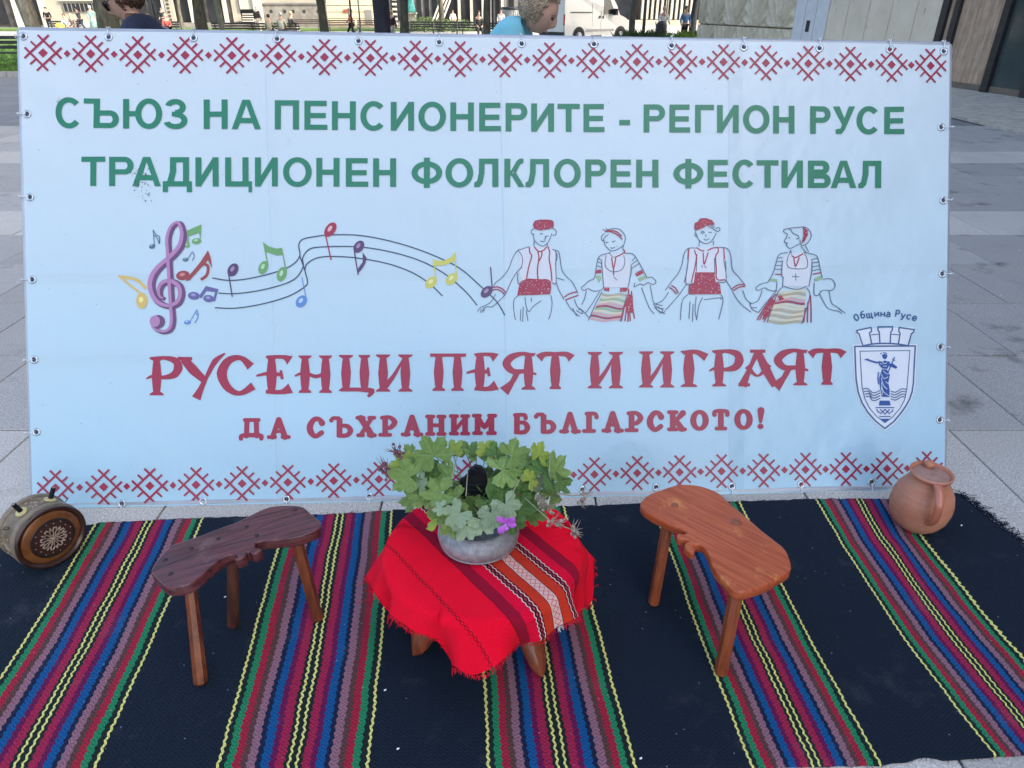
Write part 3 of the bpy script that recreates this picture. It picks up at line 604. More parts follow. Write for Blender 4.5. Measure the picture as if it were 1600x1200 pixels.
dancer(t1, [[(1050, 215), (1100, 200), (1160, 205), (1200, 245), (1210, 290), (1185, 370)], [(1020, 205), (1060, 225)], [(1050, 195), (1066, 225)], [(1035, 240), (1010, 270), (1020, 302), (1040, 270), (1070, 250)], [(1030, 290), (1040, 335), (1070, 370), (1100, 385), (1150, 370), (1190, 340)], [(1045, 310), (1055, 316), (1068, 313)], [(1100, 305), (1112, 310), (1126, 300)], [(1085, 355), (1100, 364), (1122, 354)], [(1085, 390), (1080, 410), (1110, 440)],
    [(1050, 420), (1040, 500), (1070, 545), (1120, 560), (1180, 540), (1205, 480), (1195, 420)], [(1075, 405), (1000, 425), (975, 480), (955, 600), (940, 620)], [(1010, 460), (1020, 590), (1030, 690)], [(985, 445), (1005, 462)], [(978, 475), (1010, 490)], [(970, 510), (1010, 520)], [(1200, 405), (1270, 410), (1310, 460), (1360, 550), (1390, 610)], [(1255, 500), (1258, 560), (1230, 690)], [(1265, 470), (1290, 440)], [(1260, 500), (1305, 465)], [(1265, 528), (1325, 490)],
    [(945, 620), (900, 640), (870, 670), (845, 690), (860, 715), (900, 700), (940, 720), (1000, 715), (1030, 690)], [(1290, 650), (1285, 685), (1330, 660), (1360, 670), (1400, 650), (1440, 665), (1465, 640), (1430, 605), (1395, 610)], [(885, 715), (870, 780), (845, 835)], [(995, 725), (930, 830), (880, 900)], [(1345, 690), (1370, 760), (1410, 860), (1450, 910)], [(1415, 670), (1430, 740), (1450, 820), (1520, 840)], [(1015, 725), (960, 830), (900, 965)], [(1225, 745), (1195, 850), (1165, 975)], [(1450, 850), (1480, 880), (1540, 910)], [(1480, 850), (1520, 880), (1500, 905)], [(1110, 600), (1140, 630)]],
    [[(1190, 370), (1200, 400), (1120, 440)], [(1095, 440), (1110, 530), (1130, 440)], [(1110, 530), (1112, 590)], [(1235, 700), (1240, 800), (1250, 970)], [(1260, 720), (1270, 850), (1285, 950)], [(1205, 830), (1175, 970)], [(1220, 860), (1205, 970)], [(1235, 860), (1230, 975)], [(1040, 225), (1090, 225), (1150, 255), (1185, 290)], [(1060, 215), (1130, 222), (1180, 262)]],
    [('sleeve_green', GN, [[(945, 595), (1000, 590), (1010, 620), (990, 650), (970, 612)], [(1315, 615), (1380, 585), (1395, 610), (1325, 640)]]), ('blouse_tint', WH, [[(1050, 410), (1200, 405), (1255, 500), (1230, 690), (1030, 690), (1015, 460)]])], 'dancing woman with red headscarf and striped apron, second drawing',
    [[(960, 545), (1005, 540), (1010, 570), (960, 575)], [(1290, 575), (1345, 540), (1360, 570), (1305, 600)], [(1035, 690), (1075, 690), (1075, 722), (1030, 715)], [(1165, 695), (1228, 690), (1222, 722), (1165, 728)], [(1205, 820), (1235, 740), (1270, 760), (1275, 900), (1225, 900)]],
    ((1018, 735), (1225, 750), (905, 965), (1165, 975), [TAN, CRM, GN, CRM, PK, DR, GN, CRM, PK, DR, PK]))
dancer(t2, [[(345, 210), (340, 245), (352, 255)], [(350, 230), (365, 275), (400, 305), (430, 313), (465, 300), (495, 260), (510, 225)], [(385, 222), (400, 215), (415, 222), (400, 230), (387, 226)], [(450, 222), (475, 222)], [(425, 240), (430, 260)], [(410, 275), (430, 285), (455, 272)], [(440, 165), (480, 190), (520, 215), (540, 200), (530, 185), (505, 195)], [(375, 290), (372, 335)], [(485, 290), (490, 325)], [(470, 165), (500, 185)],
    [(350, 350), (285, 352), (250, 400), (235, 480), (200, 560), (150, 620), (100, 690)], [(285, 440), (270, 560), (250, 625)], [(270, 640), (200, 740), (100, 850)], [(125, 705), (80, 770), (20, 800)], [(520, 345), (590, 350), (625, 400), (640, 520), (690, 580), (745, 650)], [(585, 450), (590, 600)], [(590, 610), (640, 690)], [(640, 700), (700, 790), (790, 865)], [(725, 690), (750, 760), (800, 800)],
    [(285, 450), (265, 630), (320, 635)], [(570, 440), (590, 610), (520, 625)], [(280, 725), (235, 780), (220, 930)], [(550, 725), (565, 780), (530, 925)], [(350, 740), (340, 850), (355, 930)], [(400, 745), (370, 820), (352, 930)], [(410, 765), (540, 750), (545, 765)], [(300, 780), (290, 920)], [(325, 800), (318, 945)], [(20, 830), (60, 870), (100, 860)], [(0, 800), (40, 830), (90, 840)], [(390, 490), (400, 505)], [(415, 492), (430, 510)], [(355, 400), (350, 540)], [(495, 430), (498, 560)]],
    [[(350, 345), (390, 370), (415, 372)], [(440, 370), (480, 350), (525, 345)], [(335, 365), (345, 400), (352, 410), (340, 500), (325, 560), (310, 625)], [(525, 345), (525, 380), (505, 420), (510, 520), (515, 600), (580, 605)], [(405, 385), (412, 480), (440, 400), (445, 385)], [(290, 355), (283, 440)], [(570, 350), (575, 440)], [(145, 650), (180, 670), (205, 715)], [(130, 665), (165, 690), (190, 722)], [(640, 675), (690, 645), (740, 645)], [(645, 695), (695, 665), (745, 658)]],
    [('blouse_tint', WH, [[(290, 355), (520, 345), (585, 355), (590, 600), (520, 620), (260, 630)]])], 'dancing man with curly red cap and red sash, third drawing',
    [[(335, 205), (335, 150), (365, 135), (380, 110), (430, 108), (475, 125), (500, 160), (440, 165), (400, 190), (360, 205)], [(340, 545), (495, 545), (505, 620), (540, 640), (550, 720), (285, 722), (290, 650), (330, 630)]])
dancer(t2, [[(1105, 190), (1060, 200), (1055, 220), (1085, 235)], [(1085, 195), (1110, 200), (1130, 230), (1170, 250), (1175, 275), (1155, 270)], [(1085, 235), (1075, 265), (1058, 300), (1085, 310), (1075, 320), (1090, 345), (1115, 350), (1180, 315)], [(1090, 268), (1105, 265)], [(1105, 188), (1150, 185), (1220, 180), (1265, 210), (1275, 260), (1240, 315), (1195, 325), (1185, 280)], [(1230, 330), (1255, 380)], [(1195, 335), (1235, 385)], [(1110, 365), (1115, 400)],
    [(1085, 385), (1020, 400), (995, 460), (965, 560), (925, 625)], [(1045, 450), (1035, 560), (1055, 590)], [(1110, 370), (1085, 430), (1080, 480), (1110, 512), (1230, 512), (1245, 450), (1215, 380)], [(1010, 430), (1045, 425)], [(1000, 460), (1045, 455)], [(990, 490), (1040, 490)], [(980, 520), (1035, 522)], [(1225, 385), (1290, 400), (1325, 420), (1345, 500), (1365, 590)], [(1280, 440), (1280, 540), (1255, 660)], [(1285, 440), (1330, 430)], [(1285, 470), (1335, 462)], [(1285, 500), (1340, 492)], [(1285, 530), (1350, 520)],
    [(925, 625), (870, 640), (830, 670), (850, 690), (900, 670), (940, 690), (990, 690), (1000, 620)], [(1300, 630), (1300, 720), (1330, 730), (1370, 690), (1440, 690), (1470, 650), (1440, 600), (1370, 600)], [(1000, 690), (930, 770), (850, 870)], [(880, 690), (850, 770), (790, 800)], [(1345, 720), (1380, 790), (1420, 840), (1500, 860), (1525, 880)], [(1420, 690), (1440, 790), (1480, 820), (1540, 865)], [(1500, 840), (1552, 872)], [(1050, 590), (1045, 660)], [(1120, 578), (1180, 582)], [(1150, 555), (1152, 612)], [(1050, 660), (1000, 720), (920, 950)], [(1240, 670), (1265, 740), (1200, 960)], [(1050, 655), (1110, 675), (1180, 680), (1240, 655)], [(780, 790), (800, 840), (850, 870)], [(800, 830), (840, 830)]],
    [[(1115, 410), (1150, 425), (1210, 395)], [(1135, 430), (1148, 495), (1180, 425)], [(990, 720), (900, 850), (860, 930)], [(985, 770), (930, 880), (895, 945)], [(960, 740), (880, 860), (840, 930)], [(1270, 730), (1275, 850), (1275, 950)], [(1250, 780), (1245, 950)], [(1230, 830), (1215, 950)], [(985, 560), (1035, 562)], [(1290, 560), (1352, 548)]],
    [('sleeve_green', GN, [[(950, 595), (1005, 600), (1000, 622), (940, 615)], [(1300, 595), (1355, 570), (1365, 600), (1305, 622)]]), ('blouse_tint', WH, [[(1085, 390), (1225, 385), (1280, 440), (1255, 660), (1050, 660), (1040, 450)]])], 'dancing woman in profile with white headscarf, rightmost drawing',
    [[(1210, 180), (1245, 205), (1250, 240), (1225, 290), (1195, 315), (1215, 250)], [(1005, 735), (1030, 730), (1060, 760), (1020, 775)], [(960, 760), (985, 770), (930, 900), (880, 930), (900, 850)]],
    ((1015, 690), (1240, 690), (925, 955), (1200, 965), [CRM, TAN, CRM, PK, DR, CRM, CRM, TAN, CRM, TAN, CRM, TAN]))
# coat of arms
c7 = T(1330, 500, 6.667); M_blue = vinyl('print_blue', (.035, .10, .34)); M_bl2 = vinyl('print_steel_blue', (.05, .12, .27)); M_white = vinyl('print_white', (.74, .79, .85))
sh_o = [(35, 275), (350, 272), (670, 270), (662, 480), (655, 650), (640, 750), (610, 830), (570, 900), (510, 980), (440, 1060), (348, 1130), (250, 1050), (170, 960), (110, 860), (70, 750), (50, 620), (42, 450)]
sh_i = [(90, 325), (350, 321), (615, 318), (602, 520), (585, 720), (560, 830), (510, 920), (430, 1010), (350, 1068), (270, 1010), (190, 920), (140, 820), (112, 700), (100, 500)]
a = Art(.0016); cx_, cy_ = 350, 640; a.poly(c7([(cx_ + (x - cx_) * 1.07, cy_ + (y - cy_) * 1.055) for x, y in sh_o]))
a.poly(c7([(40, 95), (660, 75), (600, 280), (100, 280)])); coat = a.build('coat_of_arms', M_white, 'white shield with blue statue of a woman under a three-tower crown')
a = Art(.0028); a.rib(c7(sh_o + sh_o[:2]), 2.3); a.rib(c7(sh_i + sh_i[:2]), 1.2)
for tw in ([(120, 270), (80, 145), (60, 128), (58, 108), (205, 78), (213, 115), (190, 135), (212, 250)], [(298, 245), (292, 125), (277, 105), (280, 72), (430, 70), (428, 105), (412, 125), (405, 245)], [(492, 248), (510, 140), (495, 118), (500, 78), (655, 100), (650, 125), (627, 145), (595, 268)]): a.rib(c7(tw), 2.1)
a.rib(c7([(125, 268), (220, 250), (350, 243), (480, 250), (595, 268)]), 2.2, smooth=True); a.rib(c7([(205, 155), (290, 147)]), 1.4); a.rib(c7([(412, 147), (500, 155)]), 1.4)
for k in range(4):
    y = 718 + k * 27; xl = 122 + k * 8
    a.rib(c7([(xl, y), (xl + 45, y - 5 if k < 1 else y - 2), (215, y + 35), (250, y + 38), (300, y + 15)]), 1.5, smooth=True); a.rib(c7([(412, y + 22), (460, y + 35), (500, y + 15), (530, y), (585 - k * 7, y + 5)]), 1.5, smooth=True)
a.b.build('shield_outline', M_bl2, coat)['kind'] = 'stuff'
a = Art(.0028)
for p in ([(318, 362), (350, 352), (380, 365), (372, 395), (352, 412), (330, 398)], [(302, 430), (330, 435), (350, 420), (375, 430), (405, 432), (398, 470), (378, 510), (322, 505), (300, 480), (285, 460)], [(130, 415), (165, 400), (210, 420), (270, 435), (300, 426), (296, 450), (255, 452), (200, 434), (160, 420)], [(398, 452), (440, 455), (485, 490), (470, 510), (430, 492), (398, 485)], [(322, 512), (372, 515), (405, 570), (388, 655), (402, 725), (398, 802), (318, 800), (300, 700), (292, 600)], [(295, 840), (400, 840), (412, 890), (288, 890)], [(292, 1028), (410, 1028), (350, 1066)]): a.poly(c7(p))
a.rib(c7([(455, 385), (385, 545)]), 1.8); a.rib(c7([(430, 405), (460, 425)]), 1.2); a.rib(c7([(285, 540), (278, 600), (285, 670)]), 1.6)
for l in ([(252, 912), (448, 912)], [(290, 1005), (410, 1005)], [(265, 930), (275, 955), (300, 965)], [(435, 930), (425, 955), (400, 965)], [(300, 930), (350, 980), (400, 930)], [(300, 980), (350, 930), (400, 980)], [(300, 350), (320, 345)], [(330, 340), (375, 348)]): a.rib(c7(l), 1.5)
a.b.build('statue_emblem', M_blue, coat)['kind'] = 'stuff'
a = Art(.0040)
for l in ([(310, 560), (340, 610), (385, 590)], [(310, 600), (335, 680), (375, 720)], [(312, 650), (330, 740), (390, 790)], [(330, 530), (370, 560), (395, 560)], [(310, 700), (325, 780)], [(322, 440), (345, 455), (372, 445)], [(330, 480), (370, 480)], [(300, 450), (320, 465)], [(355, 640), (385, 665)]): a.rib(c7(l), .9, smooth=len(l) > 2)
a.b.build('statue_folds', M_white, coat)['kind'] = 'stuff'
SG = {'О': [[(.5, 0), (.1, .25), (.1, .75), (.5, 1), (.9, .75), (.9, .25), (.5, 0)]], 'б': [[(.9, -.05), (.3, .1), (.12, .5), (.2, .9), (.55, 1), (.88, .8), (.85, .5), (.5, .4), (.15, .55)]], 'щ': [[(.05, .3), (.05, 1), (.95, 1), (1.02, 1.25)], [(.45, .3), (.45, 1)], [(.85, .3), (.85, 1)]], 'и': [[(.12, .3), (.12, 1)], [(.88, .3), (.88, 1)], [(.12, .95), (.88, .35)]], 'н': [[(.12, .3), (.12, 1)], [(.88, .3), (.88, 1)], [(.12, .65), (.88, .65)]], 'а': [[(.2, .42), (.5, .3), (.85, .45), (.85, 1)], [(.85, .6), (.3, .65), (.12, .82), (.35, 1), (.85, .9)]], 'Р': [[(.15, 0), (.15, 1)], [(.15, .03), (.7, .03), (.9, .25), (.7, .52), (.15, .52)]], 'у': [[(.08, .3), (.5, .95)], [(.92, .3), (.45, 1.15), (.15, 1.25)]], 'с': [[(.88, .45), (.55, .3), (.15, .5), (.15, .8), (.5, 1), (.88, .88)]], 'е': [[(.12, .66), (.88, .66), (.8, .4), (.5, .3), (.15, .5), (.15, .82), (.5, 1), (.88, .9)]]}
a = Art(.0016)
for ch, cx, cy, an in (('О', 192, 182, -20), ('б', 240, 162, -13), ('щ', 293, 157, -8), ('и', 350, 150, -3), ('н', 397, 150, 0), ('а', 440, 152, 4), ('Р', 512, 152, 8), ('у', 555, 163, 12), ('с', 600, 170, 17), ('е', 645, 182, 22)):
    px_, py_ = 1300 + cx / 5, 460 + cy / 5; c0, s0 = math.cos(R(an)), math.sin(R(an)); wl, hl = (7.4, 10.5)
    if ch in 'щ': wl = 9
    for l in SG[ch]:
        a.rib([(px_ + ((x - .5) * wl) * c0 - ((y - .55) * hl) * s0, py_ + ((x - .5) * wl) * s0 + ((y - .55) * hl) * c0) for x, y in l], 2.1)
    a.cut()
a.build('coat_lettering', M_bl2, label='small arched dark blue lettering reading Община Русе above the shield')
# smudges and scuffs
a = Art(.0032)
for cx, cy, n, s in ((222, 285, 26, 12), (213, 268, 10, 6), (233, 300, 14, 7), (92, 158, 8, 5), (228, 272, 8, 4)):
    for k in range(n):
        x, y = cx + rnd.gauss(0, s * .55), cy + rnd.gauss(0, s * .8); r = rnd.uniform(.3, 1.3); a.ell(x, y, r, r * rnd.uniform(.4, 1), rnd.uniform(0, 180), 6)
for k in range(90): a.ell(rnd.uniform(60, 1460), rnd.uniform(110, 730), rnd.uniform(.3, .8), rnd.uniform(.3, .8), 0, 5)
a.build('dirt_specks', vinyl('dirt', (.07, .08, .07)))['kind'] = 'stuff'
# grommets and ties
GR = [(37, 57, 'L'), (170, 58, 'T'), (303, 60, 'T'), (433, 61, 'T'), (560, 64, 'T'), (686, 66, 'T'), (815, 68, 'T'), (928, 69, 'T'), (1049, 72, 'T'), (1162, 74, 'T'), (1280, 76, 'T'), (1390, 77.5, 'T'), (1475, 80, 'T'),
      (42, 178, 'L'), (47, 308, 'L'), (51, 437, 'L'), (54.5, 562, 'L'), (58, 675, 'L'), (191, 787, 'B'), (317.5, 783.5, 'B'), (448, 780, 'B'), (577, 776, 'B'), (700, 773, 'B'), (800, 769, 'B'), (910, 765, 'B'), (1025, 761, 'B'), (1143, 759.5, 'B'), (1252, 757, 'B'), (1362, 753.5, 'B'), (1463, 750, 'B'),
      (1470, 199, 'R'), (1474, 313, 'R'), (1472, 428, 'R'), (1470, 542, 'R'), (1469, 656, 'R')]
M_gro = mat('grommet_steel', (.62, .66, .70), .25, .1, 20, 0, metal=.8); M_hole = mat('eyelet_shadow', (.12, .15, .19), .8, .1, 20, 0); M_tie = mat('white_tie', (.8, .82, .85), .4, .05, 20, 0)
MR = Matrix((E1, UP, NN)).transposed()
def ringm(r0, r1, z0, z1, n=18):
    return [(r0, z0), (r0 * .95, z1), (r1, z1), (r1 * 1.04, z0)]
gb = None
for x, y, sd_ in GR:
    P = BPt(x, y, .0012)
    if gb is None:
        q = MB(); vs = []; prof = [(.0150, 0), (.0140, .0022), (.0112, .0030), (.0082, .0022), (.0075, 0)]
        q.lathe(prof + [(.0075, .0001)], 20, MR); gb = q.build('grommet', M_gro, ban, True, local=True); gb.location = P - OFF[ban.name]
        q = MB(); q.lathe([(.0076, .0006), (.0001, .0006)], 16, MR); he = q.build('eyelet', M_hole, gb, local=True)
    else:
        g2 = gb.copy(); COL.objects.link(g2); g2.parent = ban; g2.location = P - OFF[ban.name]
        h2 = he.copy(); COL.objects.link(h2); h2.parent = g2
    dr = {'T': UP, 'B': -UP, 'L': -E1, 'R': E1}[sd_]
    qe = P - A
    dist = {'T': max(.01, ((C_ - A).lerp(D_ - A, qe.dot(E1) / BW)).dot(UP) - qe.dot(UP)), 'B': qe.dot(UP), 'L': .035 if False else max(.01, qe.dot(E1) - (C_ - A).dot(E1) * qe.dot(UP) / BH), 'R': max(.01, BW + (D_ - B).dot(E1) * qe.dot(UP) / BH - qe.dot(E1))}[sd_] + .006
    p0 = P + dr * .004 + NN * .002; p1 = P + dr * dist + NN * .004; side = NN.cross(dr) * rnd.uniform(-.003, .003)
    pts = [p0 - NN * .004, p0 + NN * .001, p0.lerp(p1, .5) + NN * .002 + side, p1 + NN * .001, p1 + dr * .014 - NN * .012, p1 + dr * .012 - NN * .028, p1 - NN * .034, p0 - NN * .02]
    MB().tube(pts, .0016, 5).build('cable_tie', M_tie, ban, True)
    MB().tube([p1 + NN * .002, p1 + NN * .003 + dr * .003, p1 + dr * rnd.uniform(.002, .009) + NN * .010 + side * 2], [.003, .0028, .0011], 6).build('cable_tie_tail', M_tie, ban, True)

# ---------------------------------------------------------------- rug
RUGZ = .007
bounds = {}
def wl(pts): return [gz(*q, RUGZ) for q in pts]
lines = [(-1.0, None), (1.0, [(150, 816), (41, 1000), (-95, 1200)]), (1.5, [(316, 810), (237.5, 1000), (147.5, 1200)]), (2., [(450, 803), (421.5, 899), (394, 1000), (338, 1200)]), (2.5, [(612, 800), (596, 1000), (573, 1200)]),
         (3., [(748, 900), (752, 1000), (763, 1200)]), (3.5, [(905, 880), (939, 1000), (992.5, 1200)]), (4., [(1020, 790), (1047.5, 862.5), (1096, 1000), (1175, 1197)]), (4.5, [(1155, 784), (1165, 802), (1265, 1000), (1376, 1194)]),
         (5., [(1276, 782), (1320, 855), (1412, 997), (1555, 1181)]), (5.5, [(1415, 790), (1441, 840), (1528, 950), (1600, 1033), (1700, 1150)])]
LW = []
for k, pts in lines:
    if pts is None: continue
    Wp = sorted([(p.y, p.x) for p in wl(pts)]); LW.append((k, Wp))
def lineX(Wp, y):
    if y <= Wp[0][0]: a0, a1 = Wp[0], Wp[1]
    elif y >= Wp[-1][0]: a0, a1 = Wp[-2], Wp[-1]
    else:
        for i in range(len(Wp) - 1):
            if Wp[i][0] <= y <= Wp[i + 1][0]: a0, a1 = Wp[i], Wp[i + 1]; break
    t = (y - a0[0]) / (a1[0] - a0[0]) if a1[0] != a0[0] else 0
    t = max(-1.2, min(2.2, t))
    return a0[1] + (a1[1] - a0[1]) * t
def rug_u(x, y):
    xs = [(lineX(W, y), 2 * k) for k, W in LW]
    # group to the left of the measured ones
    d = .33; xs = [(xs[0][0] - .30 - .37, 0.0), (xs[0][0] - .30, 1.0)] + xs
    if x <= xs[0][0]: return 0.0 - (xs[0][0] - x) / .35
    if x >= xs[-1][0]: return xs[-1][1] + min(.95, (x - xs[-1][0]) / .6)
    for (a0, k0), (a1, k1) in zip(xs, xs[1:]):
        if a0 <= x <= a1: return k0 + (k1 - k0) * (x - a0) / max(1e-4, a1 - a0)
backp = [(-60, 842), (0, 838), (60, 830), (110, 823), (160, 816), (315, 809), (400, 807), (500, 803), (600, 797), (700, 793), (800, 792), (930, 790), (1000, 787), (1160, 783), (1280, 779), (1395, 779), (1490, 770), (1520, 772)]
frontp = [(800, 1203), (1000, 1201), (1150, 1199), (1230, 1197), (1376, 1194), (1420, 1188), (1440, 1182), (1455, 1181), (1475, 1187), (1555, 1181), (1600, 1178), (1750, 1172)]
backW = [(gz(*q, RUGZ).x, gz(*q, RUGZ).y) for q in backp]; frontW = [(gz(*q, RUGZ).x, gz(*q, RUGZ).y) for q in frontp]
def itp(L, x):
    if x <= L[0][0]: return L[0][1]
    if x >= L[-1][0]: return L[-1][1]
    for (a0, b0), (a1, b1) in zip(L, L[1:]):
        if a0 <= x <= a1: return b0 + (b1 - b0) * (x - a0) / (a1 - a0)
cR = gz(1498, 772, RUGZ); cR2 = gz(1602, 856, RUGZ)
def rightX(y):          # right edge of the rug
    return cR2.x + (cR.x - cR2.x) * (y - cR2.y) / (cR.y - cR2.y)
XL, NXr, NYr = -3.0, 340, 92
def rugz(x, y):
    h = RUGZ + .0045 * noise.noise(Vector((x * 2.6, y * 2.6, 1.7))) + .0035 * max(0, noise.noise(Vector((x * 6 + y * 2, y * 1.5, 8.))))  + .0014 * noise.noise(Vector((x * 9, y * 9, 5.)))
    # soft rucks near the jug
    d = abs((x - 1.22) * .9 - (y - 1.6) * .35); h += .006 * math.exp(-(d / .035) ** 2) * math.exp(-((y - 1.72) / .18) ** 2)
    return max(.003, h)
vs = []; uv = []
for j in range(NYr + 1):
    for i in range(NXr + 1):
        s, t = i / NXr, j / NYr
        x = XL + s * (1.75 - XL); yf = itp(frontW, x) + .004 * noise.noise(Vector((x * 25, 0, 0))); yb = itp(backW, x) + .004 * noise.noise(Vector((x * 25, 4, 0)))
        y = yf + (yb - yf) * t; xr = rightX(y); x = XL + s * (xr - XL)
        yf = itp(frontW, x); yb = itp(backW, x) + .006 * noise.noise(Vector((x * 30, 4, 0)))
        y = yf + .004 * noise.noise(Vector((x * 30, 9, 0))) + (yb - yf) * t
        vs.append((x, y, rugz(x, y))); uv.append((rug_u(x, y), y))
q = MB(); N1 = NXr + 1
fs = [(j * N1 + i, j * N1 + i + 1, (j + 1) * N1 + i + 1, (j + 1) * N1 + i) for j in range(NYr) for i in range(NXr)]
q.add(vs, fs); base = len(q.v)
edge = [i for i in range(N1)] + [(j + 1) * N1 - 1 for j in range(1, NYr + 1)] + [NYr * N1 + i for i in range(NXr - 1, -1, -1)] + [j * N1 for j in range(NYr - 1, 0, -1)]
q.v += [(q.v[e][0], q.v[e][1], .0005) for e in edge]; uv += [uv[e] for e in edge]
ne = len(edge); q.f += [(edge[k], base + k, base + (k + 1) % ne, edge[(k + 1) % ne]) for k in range(ne)]; q.mi += [0] * ne
q.uv = uv
g = G('striped_wool'); uvn = g.n('UVMap').outputs[0]; sx = g.n('SeparateXYZ'); g.l(uvn, sx.inputs[0])
geo = g.n('NewGeometry').outputs['Position']; gs = g.n('SeparateXYZ'); g.l(geo, gs.inputs[0])
u0, yy = sx.outputs[0], gs.outputs[1]
def tri(per, ph=None):
    a_ = g.math('DIVIDE', yy, per)
    if ph is not None: a_ = g.math('ADD', a_, ph)
    return g.math('PINGPONG', a_, .5)      # 0..0.5
zig = g.math('MULTIPLY', g.math('SUBTRACT', tri(.0195), .25), .026)
un = g.math('MULTIPLY', g.math('SUBTRACT', g.noise(7, 4, geo), .5), .045)
u1 = g.math('ADD', g.math('ADD', u0, zig), un)
um = g.math('MODULO', g.math('ADD', u1, 20.02), 2.0)           # group = [0,1] (+.02)
rr = g.math('DIVIDE', um, 1.04)
navy = (.009, .0165, .029); dk = (.013, .022, .022); ye = (.72, .70, .20); gr = (.018, .22, .095); rd = (.36, .018, .045); bn = (.10, .048, .045); mv = (.27, .13, .17); bl = (.006, .085, .25); pu = (.13, .010, .07); cm = (.34, .018, .065); nv2 = (.010, .018, .05)
st = [(-.02, navy), (-.009, ye), (.010, dk), (.048, gr), (.095, rd), (.150, bn), (.188, mv), (.248, nv2), (.283, bl), (.338, pu), (.380, cm), (.442, dk), (.466, ye), (.482, dk), (.520, ye), (.536, dk), (.562, cm), (.620, pu), (.662, bl), (.717, nv2), (.748, mv), (.806, bn), (.846, rd), (.900, gr), (.948, dk), (.990, ye), (1.009, navy)]
cst = g.ramp(rr, [(max(0, (p_ + .02) / 1.04), c_) for p_, c_ in st], 'CONSTANT')
base_c = g.mix(g.math('GREATER_THAN', um, 1.035), cst, navy)
# chevron weave: threads shift with x, giving small v shapes
xx = gs.outputs[0]
ch = g.math('PINGPONG', g.math('DIVIDE', xx, .0150), .5)
wv = g.math('SINE', g.math('MULTIPLY', g.math('ADD', g.math('DIVIDE', yy, .0098), g.math('MULTIPLY', ch, 1.5)), 6.2832))
wv = g.math('MULTIPLY', g.math('ADD', wv, 1), .5)
fine = g.noise(300, 3, geo, .8)
k = g.math('ADD', .44, g.math('ADD', g.math('MULTIPLY', wv, .42), g.math('MULTIPLY', fine, .6)))
x = g.n('VectorMath', operation='SCALE'); g.l(base_c, x.inputs[0]); g.l(k, x.inputs['Scale'])
lint = g.n('TexVoronoi', i_Scale=26.0); g.l(geo, lint.inputs['Vector']); lsel = g.math('LESS_THAN', lint.outputs['Distance'], .045)
dust = g.ramp(g.noise(4.5, 6, geo, .75), [(.56, 0.), (.75, .12)])
cc = g.mix(dust, x.outputs[0], (.25, .25, .25)); cc = g.mix(g.math('MULTIPLY', lsel, .5), cc, (.5, .5, .48))
M_rug = g.done(cc, .95, g.bump(g.math('ADD', wv, g.math('MULTIPLY', fine, .6)), .55, .0018), spec=.15)
g.b.inputs['Sheen Weight'].default_value = .04; g.b.inputs['Sheen Roughness'].default_value = .5; g.b.inputs['Sheen Tint'].default_value = (.5, .6, .8, 1)
rug = thing('woven_rug', 'long dark navy woven rug with multicoloured stripes laid before the banner', 'rug', (0, 1.5, 0))
q.build('woven_field', M_rug, rug, smooth=True)
# fringe along the right end
q = MB(); M_fr = mat('navy_yarn', (.010, .017, .034), .95, .3, 60, 0, spec=.1)
for k in range(620):
    y = rnd.uniform(1.04, cR.y); x = rightX(y) - .004
    ln = rnd.uniform(.02, .065) * (1.0 + .4 * noise.noise(Vector((y * 14, 0, 0)))); an = rnd.gauss(.1, .55); z = rnd.uniform(.004, .012); p = Vector((x, y, z)); pts = [p]
    for s in range(4): an += rnd.gauss(0, .5); p = p + Vector((math.cos(an), math.sin(an), 0)) * ln / 4; pts.append(Vector((p.x, p.y, max(.0025, z + rnd.uniform(-.004, .006)))))
    q.tube(pts, .0011, 3, False)
for k in range(260):
    x = rnd.uniform(-2.2, 1.6); y = itp(backW, x); 
    if rnd.random() < .5: y = itp(frontW, x)
    sgn = 1 if y > 1.5 else -1; an = rnd.gauss(math.pi / 2 * sgn, .6); ln = rnd.uniform(.004, .012); p = Vector((x, y, .004))
    q.tube([p, p + Vector((math.cos(an), math.sin(an), .2)) * ln], .0008, 3, False)
q.build('fringe', M_fr, rug, kind='stuff')

# ---------------------------------------------------------------- stools
def stool_outline(pts, ox, oy, s, h):
    P = [gz(ox + x / s, oy + y / s, h) for x, y in pts]; return [(p.x, p.y) for p in P]
def smooth_closed(pts, sub=2):
    n = len(pts); o = []
    for i in range(n):
        p0, p1, p2, p3 = pts[i - 1], pts[i], pts[(i + 1) % n], pts[(i + 2) % n]
        for k in range(sub):
            t = k / sub
            o.append(tuple(.5 * ((2 * p1[j]) + (-p0[j] + p2[j]) * t + (2 * p0[j] - 5 * p1[j] + 4 * p2[j] - p3[j]) * t * t + (-p0[j] + 3 * p1[j] - 3 * p2[j] + p3[j]) * t ** 3) for j in (0, 1)))
    return o
def leg(parent, top, foot, r0, r1, m, n=7):
    top, foot = Vector(top), Vector(foot)
    pts = [top + (foot - top) * t for t in (0, .3, .6, .9, .985, 1)]; rr_ = [r0, r0 * .9 + r1 * .1, (r0 + r1) / 2, r1, r1 * .97, r1 * .8]
    return MB().tube(pts, rr_, n).build('leg', m, parent, smooth=True, angle=30)
H1 = .302
